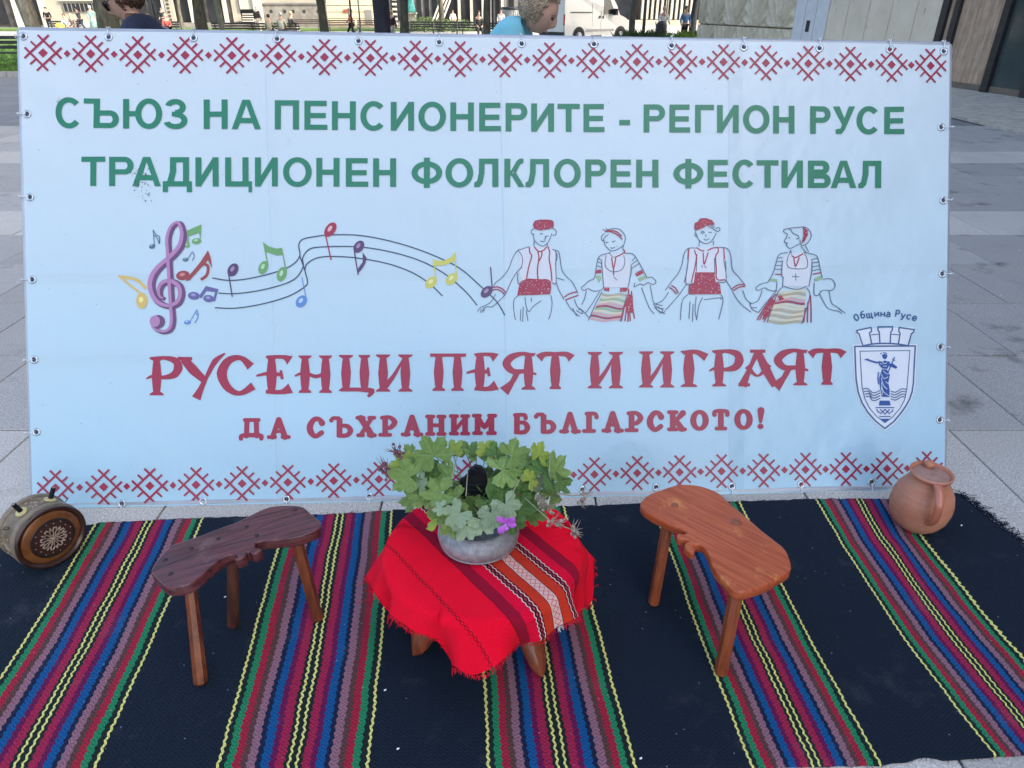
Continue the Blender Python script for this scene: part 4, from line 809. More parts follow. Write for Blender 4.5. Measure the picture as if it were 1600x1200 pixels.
o1 = [(127, 472), (132, 448), (150, 420), (190, 372), (240, 325), (320, 295), (400, 270), (500, 232), (600, 195), (655, 168), (700, 145), (755, 120), (800, 108), (860, 103), (920, 104), (965, 112), (990, 130), (1010, 150), (1035, 170), (1058, 190), (1064, 212), (1050, 235), (1010, 255), (960, 272), (900, 285), (840, 290), (780, 296), (735, 302), (708, 312), (697, 325), (706, 336), (735, 340), (738, 350), (720, 361), (692, 371), (672, 362), (658, 362), (652, 375), (640, 390), (612, 402), (592, 403), (592, 395), (606, 383), (598, 375), (575, 374), (545, 383), (500, 410), (460, 442), (420, 478), (370, 520), (330, 540), (290, 550), (250, 556), (215, 553), (190, 542), (170, 520), (145, 495)]
w1m = wood('dark_oiled_wood', (.055, .014, .018), (.17, .050, .052), R(-24.6), .30, (5, 90, 90), .35, worn=(.27, .15, .16)); w1l = wood('reddish_leg_wood', (.11, .024, .010), (.26, .068, .024), 0, .38, (45, 45, 4), .2)
P1 = smooth_closed(stool_outline(o1, 200, 760, 3.53, H1)); ctr = Vector((sum(p[0] for p in P1) / len(P1), sum(p[1] for p in P1) / len(P1), 0))
st1 = thing('low_stool', 'dark brown wooden stool with nail heads and carved notch, left of the red table', 'stool', tuple(ctr))
recalc(MB().prism(P1, H1, H1 - .034, .004).build('seat', w1m, st1, smooth=True, angle=45))
fz = .009
leg(st1, gz(296, 902, H1 - .03), gz(314, 1068, fz), .0155, .0185, w1l); leg(st1, gz(364, 872, H1 - .03), gz(364, 977, fz), .0165, .0175, wood('dark_leg_wood', (.06, .022, .016), (.13, .05, .03), 0, .4, (45, 45, 4), .2)); leg(st1, gz(464, 846, H1 - .03), gz(497, 968, fz), .017, .017, w1l)
M_nail = mat('nail_iron', (.05, .035, .04), .5, .1, 20, 0, metal=.5)
nails = [(205, 405), (236, 482), (349, 342), (655, 222), (712, 271), (922, 128), (498, 287)]
for x, y in nails:
    P = gz(200 + x / 3.53, 760 + y / 3.53, H1); q = MB(); q.lathe([(.0065, 0), (.006, .0015), (.003, .0026), (.0, .003)], 9, Matrix.Rotation(.25, 3, 'Y') @ Matrix.Rotation(rnd.uniform(0, 6), 3, 'Z')); o = q.build('nail_head', M_nail, st1, True, local=True); o.location = P - OFF[st1.name]
# split line in the board
q = MB()
cpts = [(127, 468), (200, 440), (300, 398), (400, 360), (500, 322), (600, 285), (700, 240), (800, 195), (900, 160)]
q.tube([gz(200 + x / 3.53, 760 + y / 3.53, H1 + .0002) for x, y in cpts], [.0014, .0013, .0012, .001, .0009, .0008, .0007, .0006, .0004], 4).build('crack', M_nail, st1)
H2 = .302
o2 = [(73, 168), (84, 143), (110, 120), (145, 103), (180, 90), (215, 78), (250, 67), (285, 60), (320, 58), (360, 60), (400, 66), (432, 75), (460, 85), (492, 99), (520, 116), (560, 158), (600, 190), (640, 222), (690, 266), (740, 310), (785, 345), (830, 380), (858, 402), (880, 430), (895, 465), (905, 500), (902, 528), (888, 546), (850, 568), (805, 594), (760, 618), (705, 638), (650, 652), (615, 652), (592, 644), (570, 628), (545, 600), (520, 572), (498, 546), (480, 520), (468, 495), (458, 466), (448, 440), (436, 415), (418, 397), (395, 388), (372, 390), (366, 396), (373, 410), (372, 425), (358, 431), (340, 420), (325, 405), (317, 392), (322, 379), (338, 370), (336, 364), (318, 360), (292, 358), (277, 345), (276, 332), (288, 326), (305, 331), (325, 327), (324, 315), (300, 302), (268, 288), (235, 277), (200, 258), (160, 240), (125, 220), (92, 196)]
w2m = wood('chestnut_varnish', (.37, .068, .024), (.56, .130, .045), R(44), .34, (6, 110, 110), .12, worn=(.85, .36, .10))
w2l = wood('chestnut_leg', (.19, .042, .016), (.40, .105, .038), 0, .3, (45, 45, 4), .3)
P2 = smooth_closed(stool_outline(o2, 980, 740, 3.5286, H2)); ctr = Vector((sum(p[0] for p in P2) / len(P2), sum(p[1] for p in P2) / len(P2), 0))
st2 = thing('low_stool', 'glossy chestnut-brown three-legged wooden stool with carved notch, right of the red table', 'stool', tuple(ctr))
recalc(MB().prism(P2, H2, H2 - .030, .005).build('seat', w2m, st2, smooth=True, angle=45))
leg(st2, gz(1151, 925, H2 - .028), gz(1126, 1052, fz), .0185, .0185, w2l); leg(st2, gz(1043, 820, H2 - .028), gz(1021, 944, fz), .017, .017, w2l)
leg(st2, gz(1180, 850, H2 - .028), gz(1205, 905, fz), .017, .017, w2l)
for x, y, r in ((262, 175, .012), (600, 268, .017)):
    q = MB(); q.lathe([(r, 0), (r * .9, .0006), (0.0005, .0007)], 14); o = q.build('leg_tenon', w2l, st2, True, local=True); o.location = gz(980 + x / 3.5286, 740 + y / 3.5286, H2 - .0001) - OFF[st2.name]

# ---------------------------------------------------------------- table, cloth
TC = Vector((-.080, 1.455, 0)); TH = .30; TR = .262
w3 = wood('red_brown_leg', (.16, .034, .015), (.34, .085, .032), 0, .3, (40, 40, 5), .35)
tb = thing('low_round_table', 'low round wooden table hidden under the red cloth, only its paddle-shaped legs showing', 'table', tuple(TC))
MB().lathe([(.0, TH - .028), (TR - .01, TH - .028), (TR, TH - .02), (TR, TH - .008), (TR - .006, TH - .004), (0.0, TH - .004)], 40, None, TC).build('tabletop', w3, tb, smooth=True, angle=40)
def paddle(a0, a1, wid, th=.02):
    a0, a1 = Vector(a0), Vector(a1); d = a1 - a0; s = d.cross(Vector((0, 0, 1))).normalized(); nrm = s.cross(d).normalized()
    q = MB(); prof = [(0, .35), (.15, .55), (.35, .8), (.55, 1), (.75, .98), (.88, .75), (.96, .45), (1, .12)]; vs = []; n = 10
    for t, k in prof:
        c = a0 + d * t
        for i in range(n):
            an = 2 * math.pi * i / n; vs.append(c + s * math.cos(an) * wid / 2 * k + nrm * math.sin(an) * th * (.6 + .4 * k))
    fs = [(i * n + j, i * n + (j + 1) % n, (i + 1) * n + (j + 1) % n, (i + 1) * n + j) for i in range(len(prof) - 1) for j in range(n)] + [tuple(range(n - 1, -1, -1)), tuple((len(prof) - 1) * n + j for j in range(n))]
    q.add(vs, fs); return q.build('leg', w3, tb, smooth=True, angle=50)
paddle((-.17, 1.46, TH - .03), gz(650, 1023, .012), .085); paddle((.0, 1.42, TH - .03), gz(846, 1056, .012), .07); paddle((.02, 1.56, TH - .03), (.12, 1.68, .012), .08)
DS = Vector((.629, -.777)); NS = Vector((.777, .629))       # stripe direction, across
def drape(th, rho):
    d = Vector((math.cos(th), math.sin(th)))
    if rho <= TR - .012: p = TC + Vector((d.x * rho, d.y * rho, TH)); return p
    e = rho - (TR - .012); bend = .035
    if e < bend: a_ = e / bend * R(76); r_ = TR - .012 + bend / R(76) * math.sin(a_); z = TH - bend / R(76) * (1 - math.cos(a_))
    else:
        a_ = R(76); r0 = TR - .012 + bend / a_ * math.sin(a_); z0 = TH - bend / a_ * (1 - math.cos(a_)); r_ = r0 + (e - bend) * math.cos(a_); z = z0 - (e - bend) * math.sin(a_)
        r_ += (e - bend) * .34 * math.sin(th * 8 + 1.1) + (e - bend) * .16 * math.sin(th * 17)
    return TC + Vector((d.x * r_, d.y * r_, max(.02, z)))
OUT = [(635, 783), (618, 795), (600, 812), (590, 840), (585, 860), (572, 903), (585, 925), (600, 948), (612, 962), (640, 982), (675, 997), (692, 1004), (697, 1022), (705, 1038), (720, 1048), (740, 1057), (752, 1052), (770, 1042), (785, 1032), (797, 1020), (812, 1006), (845, 1003), (858, 992), (872, 978), (885, 974), (902, 966), (908, 950), (930, 943), (932, 935), (926, 915), (926, 880), (924, 850), (922, 830), (905, 800), (880, 774), (868, 770), (845, 760), (755, 752), (690, 760)]
def inside(x, y):
    c = False; n = len(OUT)
    for i in range(n):
        x1, y1 = OUT[i]; x2, y2 = OUT[i - 1]
        if (y1 > y) != (y2 > y) and x < (x2 - x1) * (y - y1) / (y2 - y1) + x1: c = not c
    return c
def rmax(th):
    lo = TR - .01; r = lo
    while r < .55 and inside(*proj(drape(th, r))): r += .003
    if math.sin(th) > .35: return min(max(r, TR + .02), TR + .05) if False else max(min(r, TR + .07), TR - .004 if abs(math.cos(th)) > .45 else TR + .05)
    return max(r, TR + .01)
NT, NR = 220, 46; cv = []; cuv = []
rm = [rmax(2 * math.pi * i / NT) for i in range(NT)]
rm = [(rm[i - 1] + rm[i] * 2 + rm[(i + 1) % NT]) / 4 for i in range(NT)]
for i in range(NT):
    th = 2 * math.pi * i / NT
    for j in range(NR + 1):
        rho = rm[i] * j / NR if j else .0001
        p = drape(th, rho); d2 = Vector((math.cos(th), math.sin(th))) * rho
        wr = .0030 * noise.noise(Vector((p.x * 11, p.y * 11, 3))) + .0035 * max(0, noise.noise(Vector(((p.x + p.y) * 9, (p.x - p.y) * 32, 7)))) + .0022 * max(0, math.sin((d2.dot(DS)) * 38 + 2 * noise.noise(Vector((p.x * 6, p.y * 6, 0))))) * (1 if abs(d2.dot(NS) + .12) < .12 else .3)
        p = p + Vector((0, 0, .002 + wr)); cv.append(p); cuv.append((d2.dot(NS) - .021, d2.dot(DS)))
q = MB(); q.add(cv, [(i * (NR + 1) + j, ((i + 1) % NT) * (NR + 1) + j, ((i + 1) % NT) * (NR + 1) + j + 1, i * (NR + 1) + j + 1) for i in range(NT) for j in range(NR)]); q.uv = cuv
g = G('red_handwoven'); uvn = g.n('UVMap').outputs[0]; sx = g.n('SeparateXYZ'); g.l(uvn, sx.inputs[0]); s_, d_ = sx.outputs[0], sx.outputs[1]
red = (.98, .006, .032); crim = (.86, .006, .045); dkr = (.36, .008, .035); blk = (.05, .01, .015); org = (.66, .045, .022); whi = (.80, .66, .58); pnk = (.62, .07, .09)
ab = g.math('ABSOLUTE', s_)
wob = g.math('MULTIPLY', g.math('SUBTRACT', g.noise(14, 2, uvn), .5), .004); ab = g.math('ABSOLUTE', g.math('ADD', s_, wob))
cst = g.ramp(g.math('MULTIPLY', ab, 4), [(0, (.82, .52, .46)), (.052, blk), (.062, org), (.168, blk), (.180, crim), (.196, blk), (.256, crim), (.372, blk), (.378, dkr), (.492, blk), (.498, red)], 'CONSTANT')
# white zigzag cords at |s|=.050/.063 and dark lozenges between, chain at |s|=.22, lozenges in white band
zz = g.math('MULTIPLY', g.math('SUBTRACT', g.math('PINGPONG', g.math('DIVIDE', d_, .0165), .5), .25), .0075)
def band(center, half, off): return g.math('LESS_THAN', g.math('ABSOLUTE', g.math('SUBTRACT', g.math('ADD', ab, off), center)), half)
nz = g.math('MULTIPLY', zz, -1.); lz_ = g.math('MULTIPLY', g.math('SUBTRACT', g.math('PINGPONG', g.math('DIVIDE', d_, .033), .5), .25), .018); nlz_ = g.math('MULTIPLY', lz_, -1.)
cst = g.mix(g.math('LESS_THAN', g.math('ABSOLUTE', g.math('SUBTRACT', ab, .0558)), .0075), cst, (.10, .008, .02)); cst = g.mix(band(.0482, .0013, zz), cst, whi); cst = g.mix(band(.0634, .0013, nz), cst, whi)
loz = band(.0558, .0030, lz_); cst = g.mix(g.math('MULTIPLY', g.math('MULTIPLY', loz, band(.0558, .0030, nlz_)), .85), cst, (.45, .07, .12))
zc = g.math('MULTIPLY', g.math('SUBTRACT', g.math('PINGPONG', g.math('DIVIDE', d_, .033), .5), .25), .018); ncz = g.math('MULTIPLY', zc, -1.)
ch1 = g.math('MAXIMUM', band(.2205, .0011, zc), band(.2205, .0011, ncz)); cst = g.mix(g.math('MULTIPLY', ch1, .85), cst, blk)
wz = g.math('MULTIPLY', g.math('SUBTRACT', g.math('PINGPONG', g.math('DIVIDE', d_, .034), .5), .25), .040); nwz = g.math('MULTIPLY', wz, -1.)
def band0(off, half): return g.math('LESS_THAN', g.math('ABSOLUTE', g.math('ADD', s_, off)), half)
inw = g.math('LESS_THAN', ab, .0115); lz = g.math('MAXIMUM', band0(wz, .0015), band0(nwz, .0015)); lz2 = g.math('MAXIMUM', g.math('LESS_THAN', g.math('ABSOLUTE', g.math('SUBTRACT', ab, .0125)), 0.0), 0)
cst = g.mix(g.math('MULTIPLY', g.math('MULTIPLY', inw, lz), .9), cst, pnk)
thr = g.math('SINE', g.math('MULTIPLY', g.math('ADD', s_, d_), 2100.)); thr2 = g.math('SINE', g.math('MULTIPLY', g.math('SUBTRACT', s_, d_), 2100.)); wv = g.math('MULTIPLY', thr, thr2); fine = g.noise(190, 4, uvn, .85)
k = g.math('ADD', .62, g.math('ADD', g.math('MULTIPLY', wv, .12), g.math('MULTIPLY', fine, .75)))
x = g.n('VectorMath', operation='SCALE'); g.l(cst, x.inputs[0]); g.l(k, x.inputs['Scale'])
M_cloth = g.done(x.outputs[0], .9, g.bump(g.math('ADD', wv, fine), .5, .0012), spec=.04); g.b.inputs['Sheen Weight'].default_value = .06; g.b.inputs['Sheen Tint'].default_value = (1, .3, .3, 1)
cl_ = thing('table_cloth', 'bright red hand-woven cloth with dark and white patterned bands draped over the low table', 'tablecloth', (TC.x, TC.y, TH))
q.build('woven_cloth', M_cloth, cl_, smooth=True)
q = MB(); q2 = MB()
for i in range(NT):
    for rep in range(5):
        th = 2 * math.pi * (i + rnd.random()) / NT; r_ = rm[i]; p = drape(th, r_) + Vector((0, 0, .001)); p2 = drape(th + rnd.gauss(0, .01), r_ + rnd.uniform(.003, .012)) + Vector((rnd.gauss(0, .0015), rnd.gauss(0, .0015), 0))
        dd = Vector((math.cos(th), math.sin(th))) * r_; tgt = q2 if abs(dd.dot(NS) - .021) < .013 else q
        tgt.tube([p, p2], [.0011, .0006], 3, False)
q.build('fringe', mat('red_thread', (.66, .012, .03), .9, .2, 60, 0, spec=.1), cl_, kind='stuff'); q2.build('fringe', mat('white_thread', (.75, .70, .62), .9, .2, 60, 0, spec=.1), cl_, kind='stuff')

# ---------------------------------------------------------------- flower pot
PC = Vector((-.092, 1.478, TH + .004)); PRd = .112
pot = thing('metal_pot', 'squat grey metal bowl standing on the red cloth and holding the leaves', 'pot', tuple(PC))
g = G('pewter'); tc = g.n('TexCoord').outputs['Object']; f = g.noise(60, 5, tc, .7); f2 = g.noise(9, 3, tc)
c = g.mix(g.ramp(f, [(.35, 0.), (.7, 1.)]), (.22, .225, .24), (.42, .42, .43)); c = g.mix(g.ramp(f2, [(.4, 0.), (.8, .4)]), c, (.2, .2, .22))
M_pot = g.done(c, .55, g.bump(f, .4, .0015), metal=.25)
MB().lathe([(.0, .0), (.085, .0), (.098, .004), (.109, .018), (.1125, .034), (.110, .048), (.101, .062), (.092, .070), (.093, .074), (.089, .075), (.086, .066), (.095, .05), (.085, .02), (0, .015)], 48, None, PC).build('bowl', M_pot, pot, smooth=True, angle=60)
MB().lathe([(.1, .0035), (.107, .010), (.1085, .0145), (.103, .0142)], 48, None, PC).build('base_rim', M_pot, pot, smooth=True)
# black handle with hanging hole
bk_ = [(718, 752), (728, 746), (733, 736), (742, 729), (752, 731), (760, 742), (764, 790), (722, 792)]
Yh = 1.50; P = [gy(x, y, Yh) for x, y in bk_]; q = MB(); n = len(P); q.add([p for p in P] + [p + Vector((0, .012, 0)) for p in P], [tuple(range(n)), tuple(range(2 * n - 1, n - 1, -1))] + [(i, n + i, n + (i + 1) % n, (i + 1) % n) for i in range(n)])
M_black = mat('black_plastic', (.010, .012, .015), .6, .2, 20, .1, spec=.2)
hd = q.build('lid_plate', M_black, pot)
for yy_ in (758, 766, 774): MB().tube([gy(721, yy_, Yh - .003), gy(761, yy_ - 2, Yh - .003)], .0022, 6).build('plate_rib', M_black, hd)
MB().tube([gy(739 + 6.5 * math.cos(R(a_)), 739 + 6.5 * math.sin(R(a_)), Yh - .004) for a_ in range(0, 361, 30)], .0035, 7, False).build('hanging_loop', M_black, hd, smooth=True)

# ---------------------------------------------------------------- geranium leaves
def leaf_mesh(name, m, lobes=5, seed=0, cup=.2):
    rr_ = random.Random(seed); q = MB(); nth = 90; rings = [0, .18, .45, .75, 1.0]; vs = [(0, 0, 0)]
    for ri, rg in enumerate(rings[1:]):
        for k in range(nth + 1):
            th = R(-150) + R(300) * k / nth
            ph = (th / R(300) + .5) * lobes; lob = abs(math.cos(math.pi * (ph))) if False else .5 - .5 * math.cos(2 * math.pi * ph)
            rad = (.70 + .30 * (1 - (1 - lob) ** 2.6)) * (1 - .16 * abs(th) / R(150))
            tooth = 1 + (.05 * math.cos(2 * math.pi * (ph - .5) * 3) + .03 * math.sin(k * 1.9 + seed)) * (1 if rg == 1 else 0)
            r_ = rg * (rad * rg + .72 * (1 - rg)) * tooth
            z = cup * r_ * r_ * .5 - .09 * math.cos(2 * math.pi * ph) * r_ * (1 - .2 * rg) + .035 * math.sin(k * .7 + seed) * rg
            vs.append((r_ * math.sin(th), r_ * math.cos(th), z))
    fs = [(0, 1 + k, 2 + k) for k in range(nth)]
    for ri in range(len(rings) - 2):
        a_ = 1 + ri * (nth + 1); b_ = a_ + nth + 1
        fs += [(a_ + k, b_ + k, b_ + k + 1, a_ + k + 1) for k in range(nth)]
    q.add(vs, fs); q.uv = [(v[0], v[1]) for v in vs]
    me_o = q.build(name, m, None, smooth=True); me = me_o.data; bpy.data.objects.remove(me_o); return me
def leaf_mat(name, c1, c2, vein):
    g = G(name); uvn = g.n('UVMap').outputs[0]; sx = g.n('SeparateXYZ'); g.l(uvn, sx.inputs[0])
    an = g.math('ARCTAN2', sx.outputs[0], sx.outputs[1]); ph = g.math('ABSOLUTE', g.math('SINE', g.math('MULTIPLY', g.math('ADD', an, R(150)), math.pi / R(60))))
    rad = g.math('SQRT', g.math('ADD', g.math('MULTIPLY', sx.outputs[0], sx.outputs[0]), g.math('MULTIPLY', sx.outputs[1], sx.outputs[1])))
    # veins run down the lobe middles
    mid = g.math('ABSOLUTE', g.math('COSINE', g.math('MULTIPLY', g.math('ADD', an, R(150)), math.pi / R(60))))
    vn = g.math('LESS_THAN', g.math('MULTIPLY', mid, g.math('ADD', rad, .1)), .045)
    f = g.noise(3.5, 4, uvn); f2 = g.noise(14, 3, uvn)
    oi = g.n('ObjectInfo').outputs['Random']
    c = g.mix(g.ramp(f, [(.3, 0.), (.7, 1.)]), c1, c2); c = g.mix(g.math('MULTIPLY', oi, .55), c, sc_(c1, .55)); c = g.mix(g.math('MULTIPLY', vn, .55), c, vein)
    bsdf = g.b; bsdf.inputs['Transmission Weight'].default_value = 0
    tr = g.n('BsdfTranslucent'); g.l(c, tr.inputs[0]); ms = g.n('MixShader'); ms.inputs[0].default_value = .25
    m = g.done(c, .5, g.bump(g.math('ADD', f2, g.math('MULTIPLY', vn, -.8)), .5, .06)); outn = g.t.nodes['Material Output']
    g.l(bsdf.outputs[0], ms.inputs[1]); g.l(tr.outputs[0], ms.inputs[2]); g.l(ms.outputs[0], outn.inputs[0]); return m
LM = [leaf_mat('leaf_green', (.25, .42, .10), (.42, .60, .19), (.36, .52, .22)), leaf_mat('leaf_deep', (.12, .26, .06), (.24, .42, .12), (.22, .38, .13)), leaf_mat('leaf_pale', (.42, .58, .34), (.58, .74, .48), (.55, .68, .45)), leaf_mat('leaf_yellowish', (.38, .52, .08), (.56, .68, .13), (.42, .55, .18))]
leafs = {(i, k): leaf_mesh('geranium_leaf', LM[i], 5, seed=i * 3 + k, cup=(.25, -.3, .6)[k]) for i in range(4) for k in range(3)}
M_stem = mat('leaf_stem', (.16, .24, .09), .6, .2, 30, 0)
bq = thing('geranium_bunch', 'bunch of lobed green leaves with dry seed heads and a pink flower in the pot', 'plant', tuple(PC + Vector((0, 0, .06))))
# px centre, size px, material, depth offset, view tilt
LV = [(678, 712, 34, 0, .03, .1), (650, 728, 33, 0, .05, .2), (640, 745, 32, 0, .0, .6), (632, 727, 26, 3, .06, .5), (706, 706, 24, 3, .08, 1.2), (728, 708, 26, 1, .1, .9), (745, 712, 24, 0, .1, 1.0), (762, 706, 22, 3, .09, .5), (775, 712, 24, 1, .08, .6),
      (800, 712, 30, 0, .04, .3), (785, 735, 36, 0, .0, .2), (808, 742, 32, 0, .02, .5), (842, 712, 24, 3, .02, .9), (850, 738, 34, 1, .0, .4), (868, 735, 30, 0, .0, 1.0), (872, 752, 26, 1, -.01, .8), (822, 728, 28, 0, .03, .3), (700, 745, 27, 0, .02, .5), (672, 752, 30, 1, .03, .6),
      (665, 775, 29, 0, -.02, .3), (648, 780, 26, 0, .0, .7), (690, 770, 32, 0, -.04, .1), (712, 782, 29, 0, -.05, .2), (698, 797, 28, 0, -.07, .3), (686, 812, 28, 3, -.08, .6), (705, 818, 24, 0, -.09, .8), (718, 802, 26, 2, -.10, .5), (728, 822, 24, 2, -.11, .8), (690, 793, 15, 2, -.09, .3), (735, 800, 24, 1, -.03, .7),
      (752, 812, 26, 2, -.10, .5), (768, 802, 25, 2, -.10, .6), (765, 782, 31, 1, -.05, .3), (785, 768, 33, 1, -.03, .1), (790, 788, 27, 2, -.08, .4), (808, 792, 30, 1, -.05, .5), (818, 770, 30, 1, -.01, .6), (835, 778, 29, 1, -.02, .7), (830, 798, 26, 1, -.03, .9), (845, 762, 26, 2, .01, .9), (800, 810, 26, 1, -.05, .8),
      (758, 765, 24, 1, .02, .7), (680, 738, 26, 1, .07, .4), (715, 765, 22, 1, .03, .9), (750, 738, 20, 1, .07, .9), (775, 750, 26, 1, .05, .6), (860, 775, 24, 0, .0, .9), (655, 760, 24, 2, .0, 1.0), (640, 712, 22, 0, .07, .9), (828, 750, 20, 3, -.03, .9), (738, 790, 22, 0, -.01, .8)]
cdir = Vector((0, 0, 0))
for i, (x, y, s, mi, dy, tl) in enumerate(LV):
    Yd = 1.49 + dy; P = gy(x, y, Yd); dpt = (P - CAM).length; size = s * 1.0 / CF * dpt
    me = leafs[(mi, i % 3)]; o = bpy.data.objects.new('leaf', me); COL.objects.link(o); o.parent = bq; o.location = P - OFF[bq.name]
    o.scale = (size, size, size)
    # face: between up and towards viewer, tilt outwards from the pot
    outw = Vector((P.x - PC.x, (P.y - PC.y) * .5, 0)); outw = outw.normalized() if outw.length > 1e-3 else Vector((0, -1, 0))
    nrm = (Vector((0, -.55, .8)) + outw * tl * .8 + Vector((rnd.gauss(0, .22), rnd.gauss(0, .22), 0))).normalized()
    tip = (outw + Vector((0, 0, -.15 if y > 780 else .7)) + Vector((rnd.gauss(0, .4), 0, rnd.gauss(0, .4)))); tip = (tip - nrm * tip.dot(nrm)).normalized(); xa = tip.cross(nrm)
    o.rotation_euler = Matrix((xa, tip, nrm)).transposed().to_euler()
    q = MB(); root = PC + Vector((rnd.uniform(-.04, .04), rnd.uniform(-.04, .04), .06)); mid = root.lerp(P, .55) + Vector((0, .01, .03))
    q.tube([root, mid, P - nrm * .004], [.0016, .0014, .0012], 5).build('stem', M_stem, bq, True)
# seed heads
def seedhead(x, y, Yd, m, n, ln, body, dirv=None):
    P = gy(x, y, Yd); q = MB()
    for k in range(n):
        v = Vector((rnd.gauss(0, 1), rnd.gauss(0, 1), rnd.gauss(0, 1))).normalized()
        if dirv is not None: v = (v * .7 + dirv).normalized()
        l_ = ln * rnd.uniform(.5, 1.2); q.tube([P, P + v * l_ * .6, P + v * l_ + Vector((0, 0, .2 * l_))], [.0012, .0009, .0003], 4, False)
    for k in range(body):
        c0 = P + Vector((rnd.gauss(0, .007), rnd.gauss(0, .007), rnd.gauss(0, .008))); q.lathe([(0, -.006), (.0045, -.002), (.004, .003), (0, .007)], 6, Matrix.Rotation(rnd.uniform(0, 3), 3, 'X'), c0)
    q.build('seed_head', m, bq, True)
M_dry = mat('dry_purple_husk', (.20, .09, .12), .8, .4, 60, 0); M_dry2 = mat('dry_straw_husk', (.36, .30, .24), .8, .4, 60, 0)
up_ = Vector((-.5, 0, .7))
for (x, y, Yd) in ((618, 706, 1.52), (626, 710, 1.52), (603, 731, 1.50), (606, 738, 1.50)): seedhead(x, y, Yd, M_dry, 12, .030, 7, up_)
for (x, y, Yd) in ((846, 785, 1.40), (856, 792, 1.40), (862, 812, 1.37), (872, 815, 1.36), (893, 825, 1.35), (898, 831, 1.35), (838, 778, 1.42), (912, 772, 1.5), (908, 784, 1.5)): seedhead(x, y, Yd, M_dry2, 13, .026, 4, Vector((.5, -.3, -.1)))
for l_ in ([(820, 778, 1.43), (840, 796, 1.40), (862, 816, 1.37), (896, 828, 1.35)], [(870, 770, 1.47), (895, 775, 1.5), (912, 772, 1.5)], [(640, 745, 1.5), (628, 718, 1.52), (618, 706, 1.52)], [(640, 752, 1.5), (615, 742, 1.5), (604, 734, 1.5)], [(706, 745, 1.45), (715, 710, 1.55)], [(728, 775, 1.4), (731, 735, 1.5)], [(800, 770, 1.4), (818, 740, 1.45)], [(860, 712, 1.45), (858, 740, 1.4), (862, 752, 1.4)]):
    MB().tube([gy(*q_) for q_ in l_], .0014, 5).build('stem', mat('dry_stalk', (.33, .33, .2), .7, .2, 30, 0), bq, True)
# pink flower
M_pet = mat('magenta_petal', (.52, .12, .62), .5, .25, 30, .1)
fl = MB(); Fc = gy(790, 818, 1.345)
flo = None
for k, (dx, dy, wd_) in enumerate(((-12, -10, 9), (2, -9, 8), (14, -8, 10), (16, 2, 9), (-10, 14, 11), (2, 10, 7))):
    c0 = Fc; tip = gy(790 + dx, 818 + dy, 1.335); d = tip - c0; s_v = d.cross(Vector((0, -1, .4))).normalized(); q = MB(); prof = [(0, .12), (.25, .45), (.55, .95), (.8, 1), (.95, .7), (1.05, .2)]; vs = []
    for t, kk in prof:
        for e in (-1, -.4, .4, 1): vs.append(c0 + d * t + s_v * e * wd_ * .00085 * kk + Vector((0, -.004 * (1 - e * e) * t - .003 * math.sin(t * 3), 0)))
    q.add(vs, [(i * 4 + j, i * 4 + j + 1, (i + 1) * 4 + j + 1, (i + 1) * 4 + j) for i in range(len(prof) - 1) for j in range(3)]); q.build('petal', M_pet, bq, True)
q = MB(); q.lathe([(0, -.003), (.003, 0), (.0, .006)], 8, None, Fc + Vector((0, -.006, 0))); q.build('flower_centre', mat('pale_stamen', (.75, .45, .7), .5, .1, 20, 0), bq, True)

# ---------------------------------------------------------------- wooden flask
camR = Vector((1, 0, 0)); camU = Vector((0, math.sin(CP), math.cos(CP))); camB = Vector((0, -math.cos(CP), math.sin(CP)))
vdir = -(ray(70, 830)).normalized()
rt = camR; upv = vdir.cross(rt).normalized(); rt = upv.cross(vdir).normalized()
ax = (rt * .50 - upv * .36 + vdir * .79).normalized()
FR = .108; FL = .118
def flask_center(t): return CAM + ray(66, 829) * t
lo, hi = 1.5, 3.5
def lowest(c):
    zmin = 9
    h = math.sqrt(max(0, 1 - ax.z ** 2))
    for s in (-FL / 2, FL / 2): zmin = min(zmin, (c + ax * s).z - FR * h)
    return zmin
for _ in range(40):
    mid = (lo + hi) / 2
    if lowest(flask_center(mid)) > .008: lo = mid
    else: hi = mid
FC = flask_center(lo)
fk = thing('wooden_flask', 'round carved wooden flask with two dark spouts and a rosette on its face', 'flask', (FC.x, FC.y, 0))
zr = ax; xr = Vector((0, 0, 1)).cross(zr).normalized(); yr = zr.cross(xr); FM = Matrix((xr, yr, zr)).transposed()
M_fl = wood('grey_aged_wood', (.12, .085, .05), (.28, .22, .14), 0, .5, (20, 20, 20), .1); M_fd = mat('dark_turned_wood', (.05, .022, .016), .3, .25, 40, .1, coat=.3); M_fo = wood('amber_wood', (.14, .048, .015), (.27, .105, .032), 0, .3, (18, 18, 18), .4)
M_hoop = mat('wooden_hoop', (.22, .18, .13), .45, .2, 30, .1)
h = FL / 2
MB().lathe([(0, -h + .004), (FR * .8, -h + .004), (FR * .86, -h), (FR * .93, -h + .006), (FR * .95, -h * .5), (FR * .975, 0), (FR * .95, h * .5), (FR * .93, h - .008)], 56, FM, FC).build('barrel', M_fl, fk, smooth=True, angle=40)
for z0 in (-h + .01, h - .026): MB().lathe([(FR * .94, z0 - .009), (FR * .99, z0 - .007), (FR * 1.0, z0), (FR * .99, z0 + .007), (FR * .94, z0 + .009)], 56, FM, FC).build('hoop', M_hoop, fk, smooth=True)
MB().lathe([(FR * .92, h - .014), (FR * .97, h - .010), (FR * .985, h - .002), (FR * .96, h + .004), (FR * .90, h + .002), (FR * .86, h - .006)], 56, FM, FC).build('face_rim', M_fd, fk, smooth=True)
MB().lathe([(FR * .875, h - .008), (FR * .80, h - .0), (FR * .70, h + .0035), (FR * .62, h + .0035)], 56, FM, FC).build('amber_band', M_fo, fk, smooth=True)
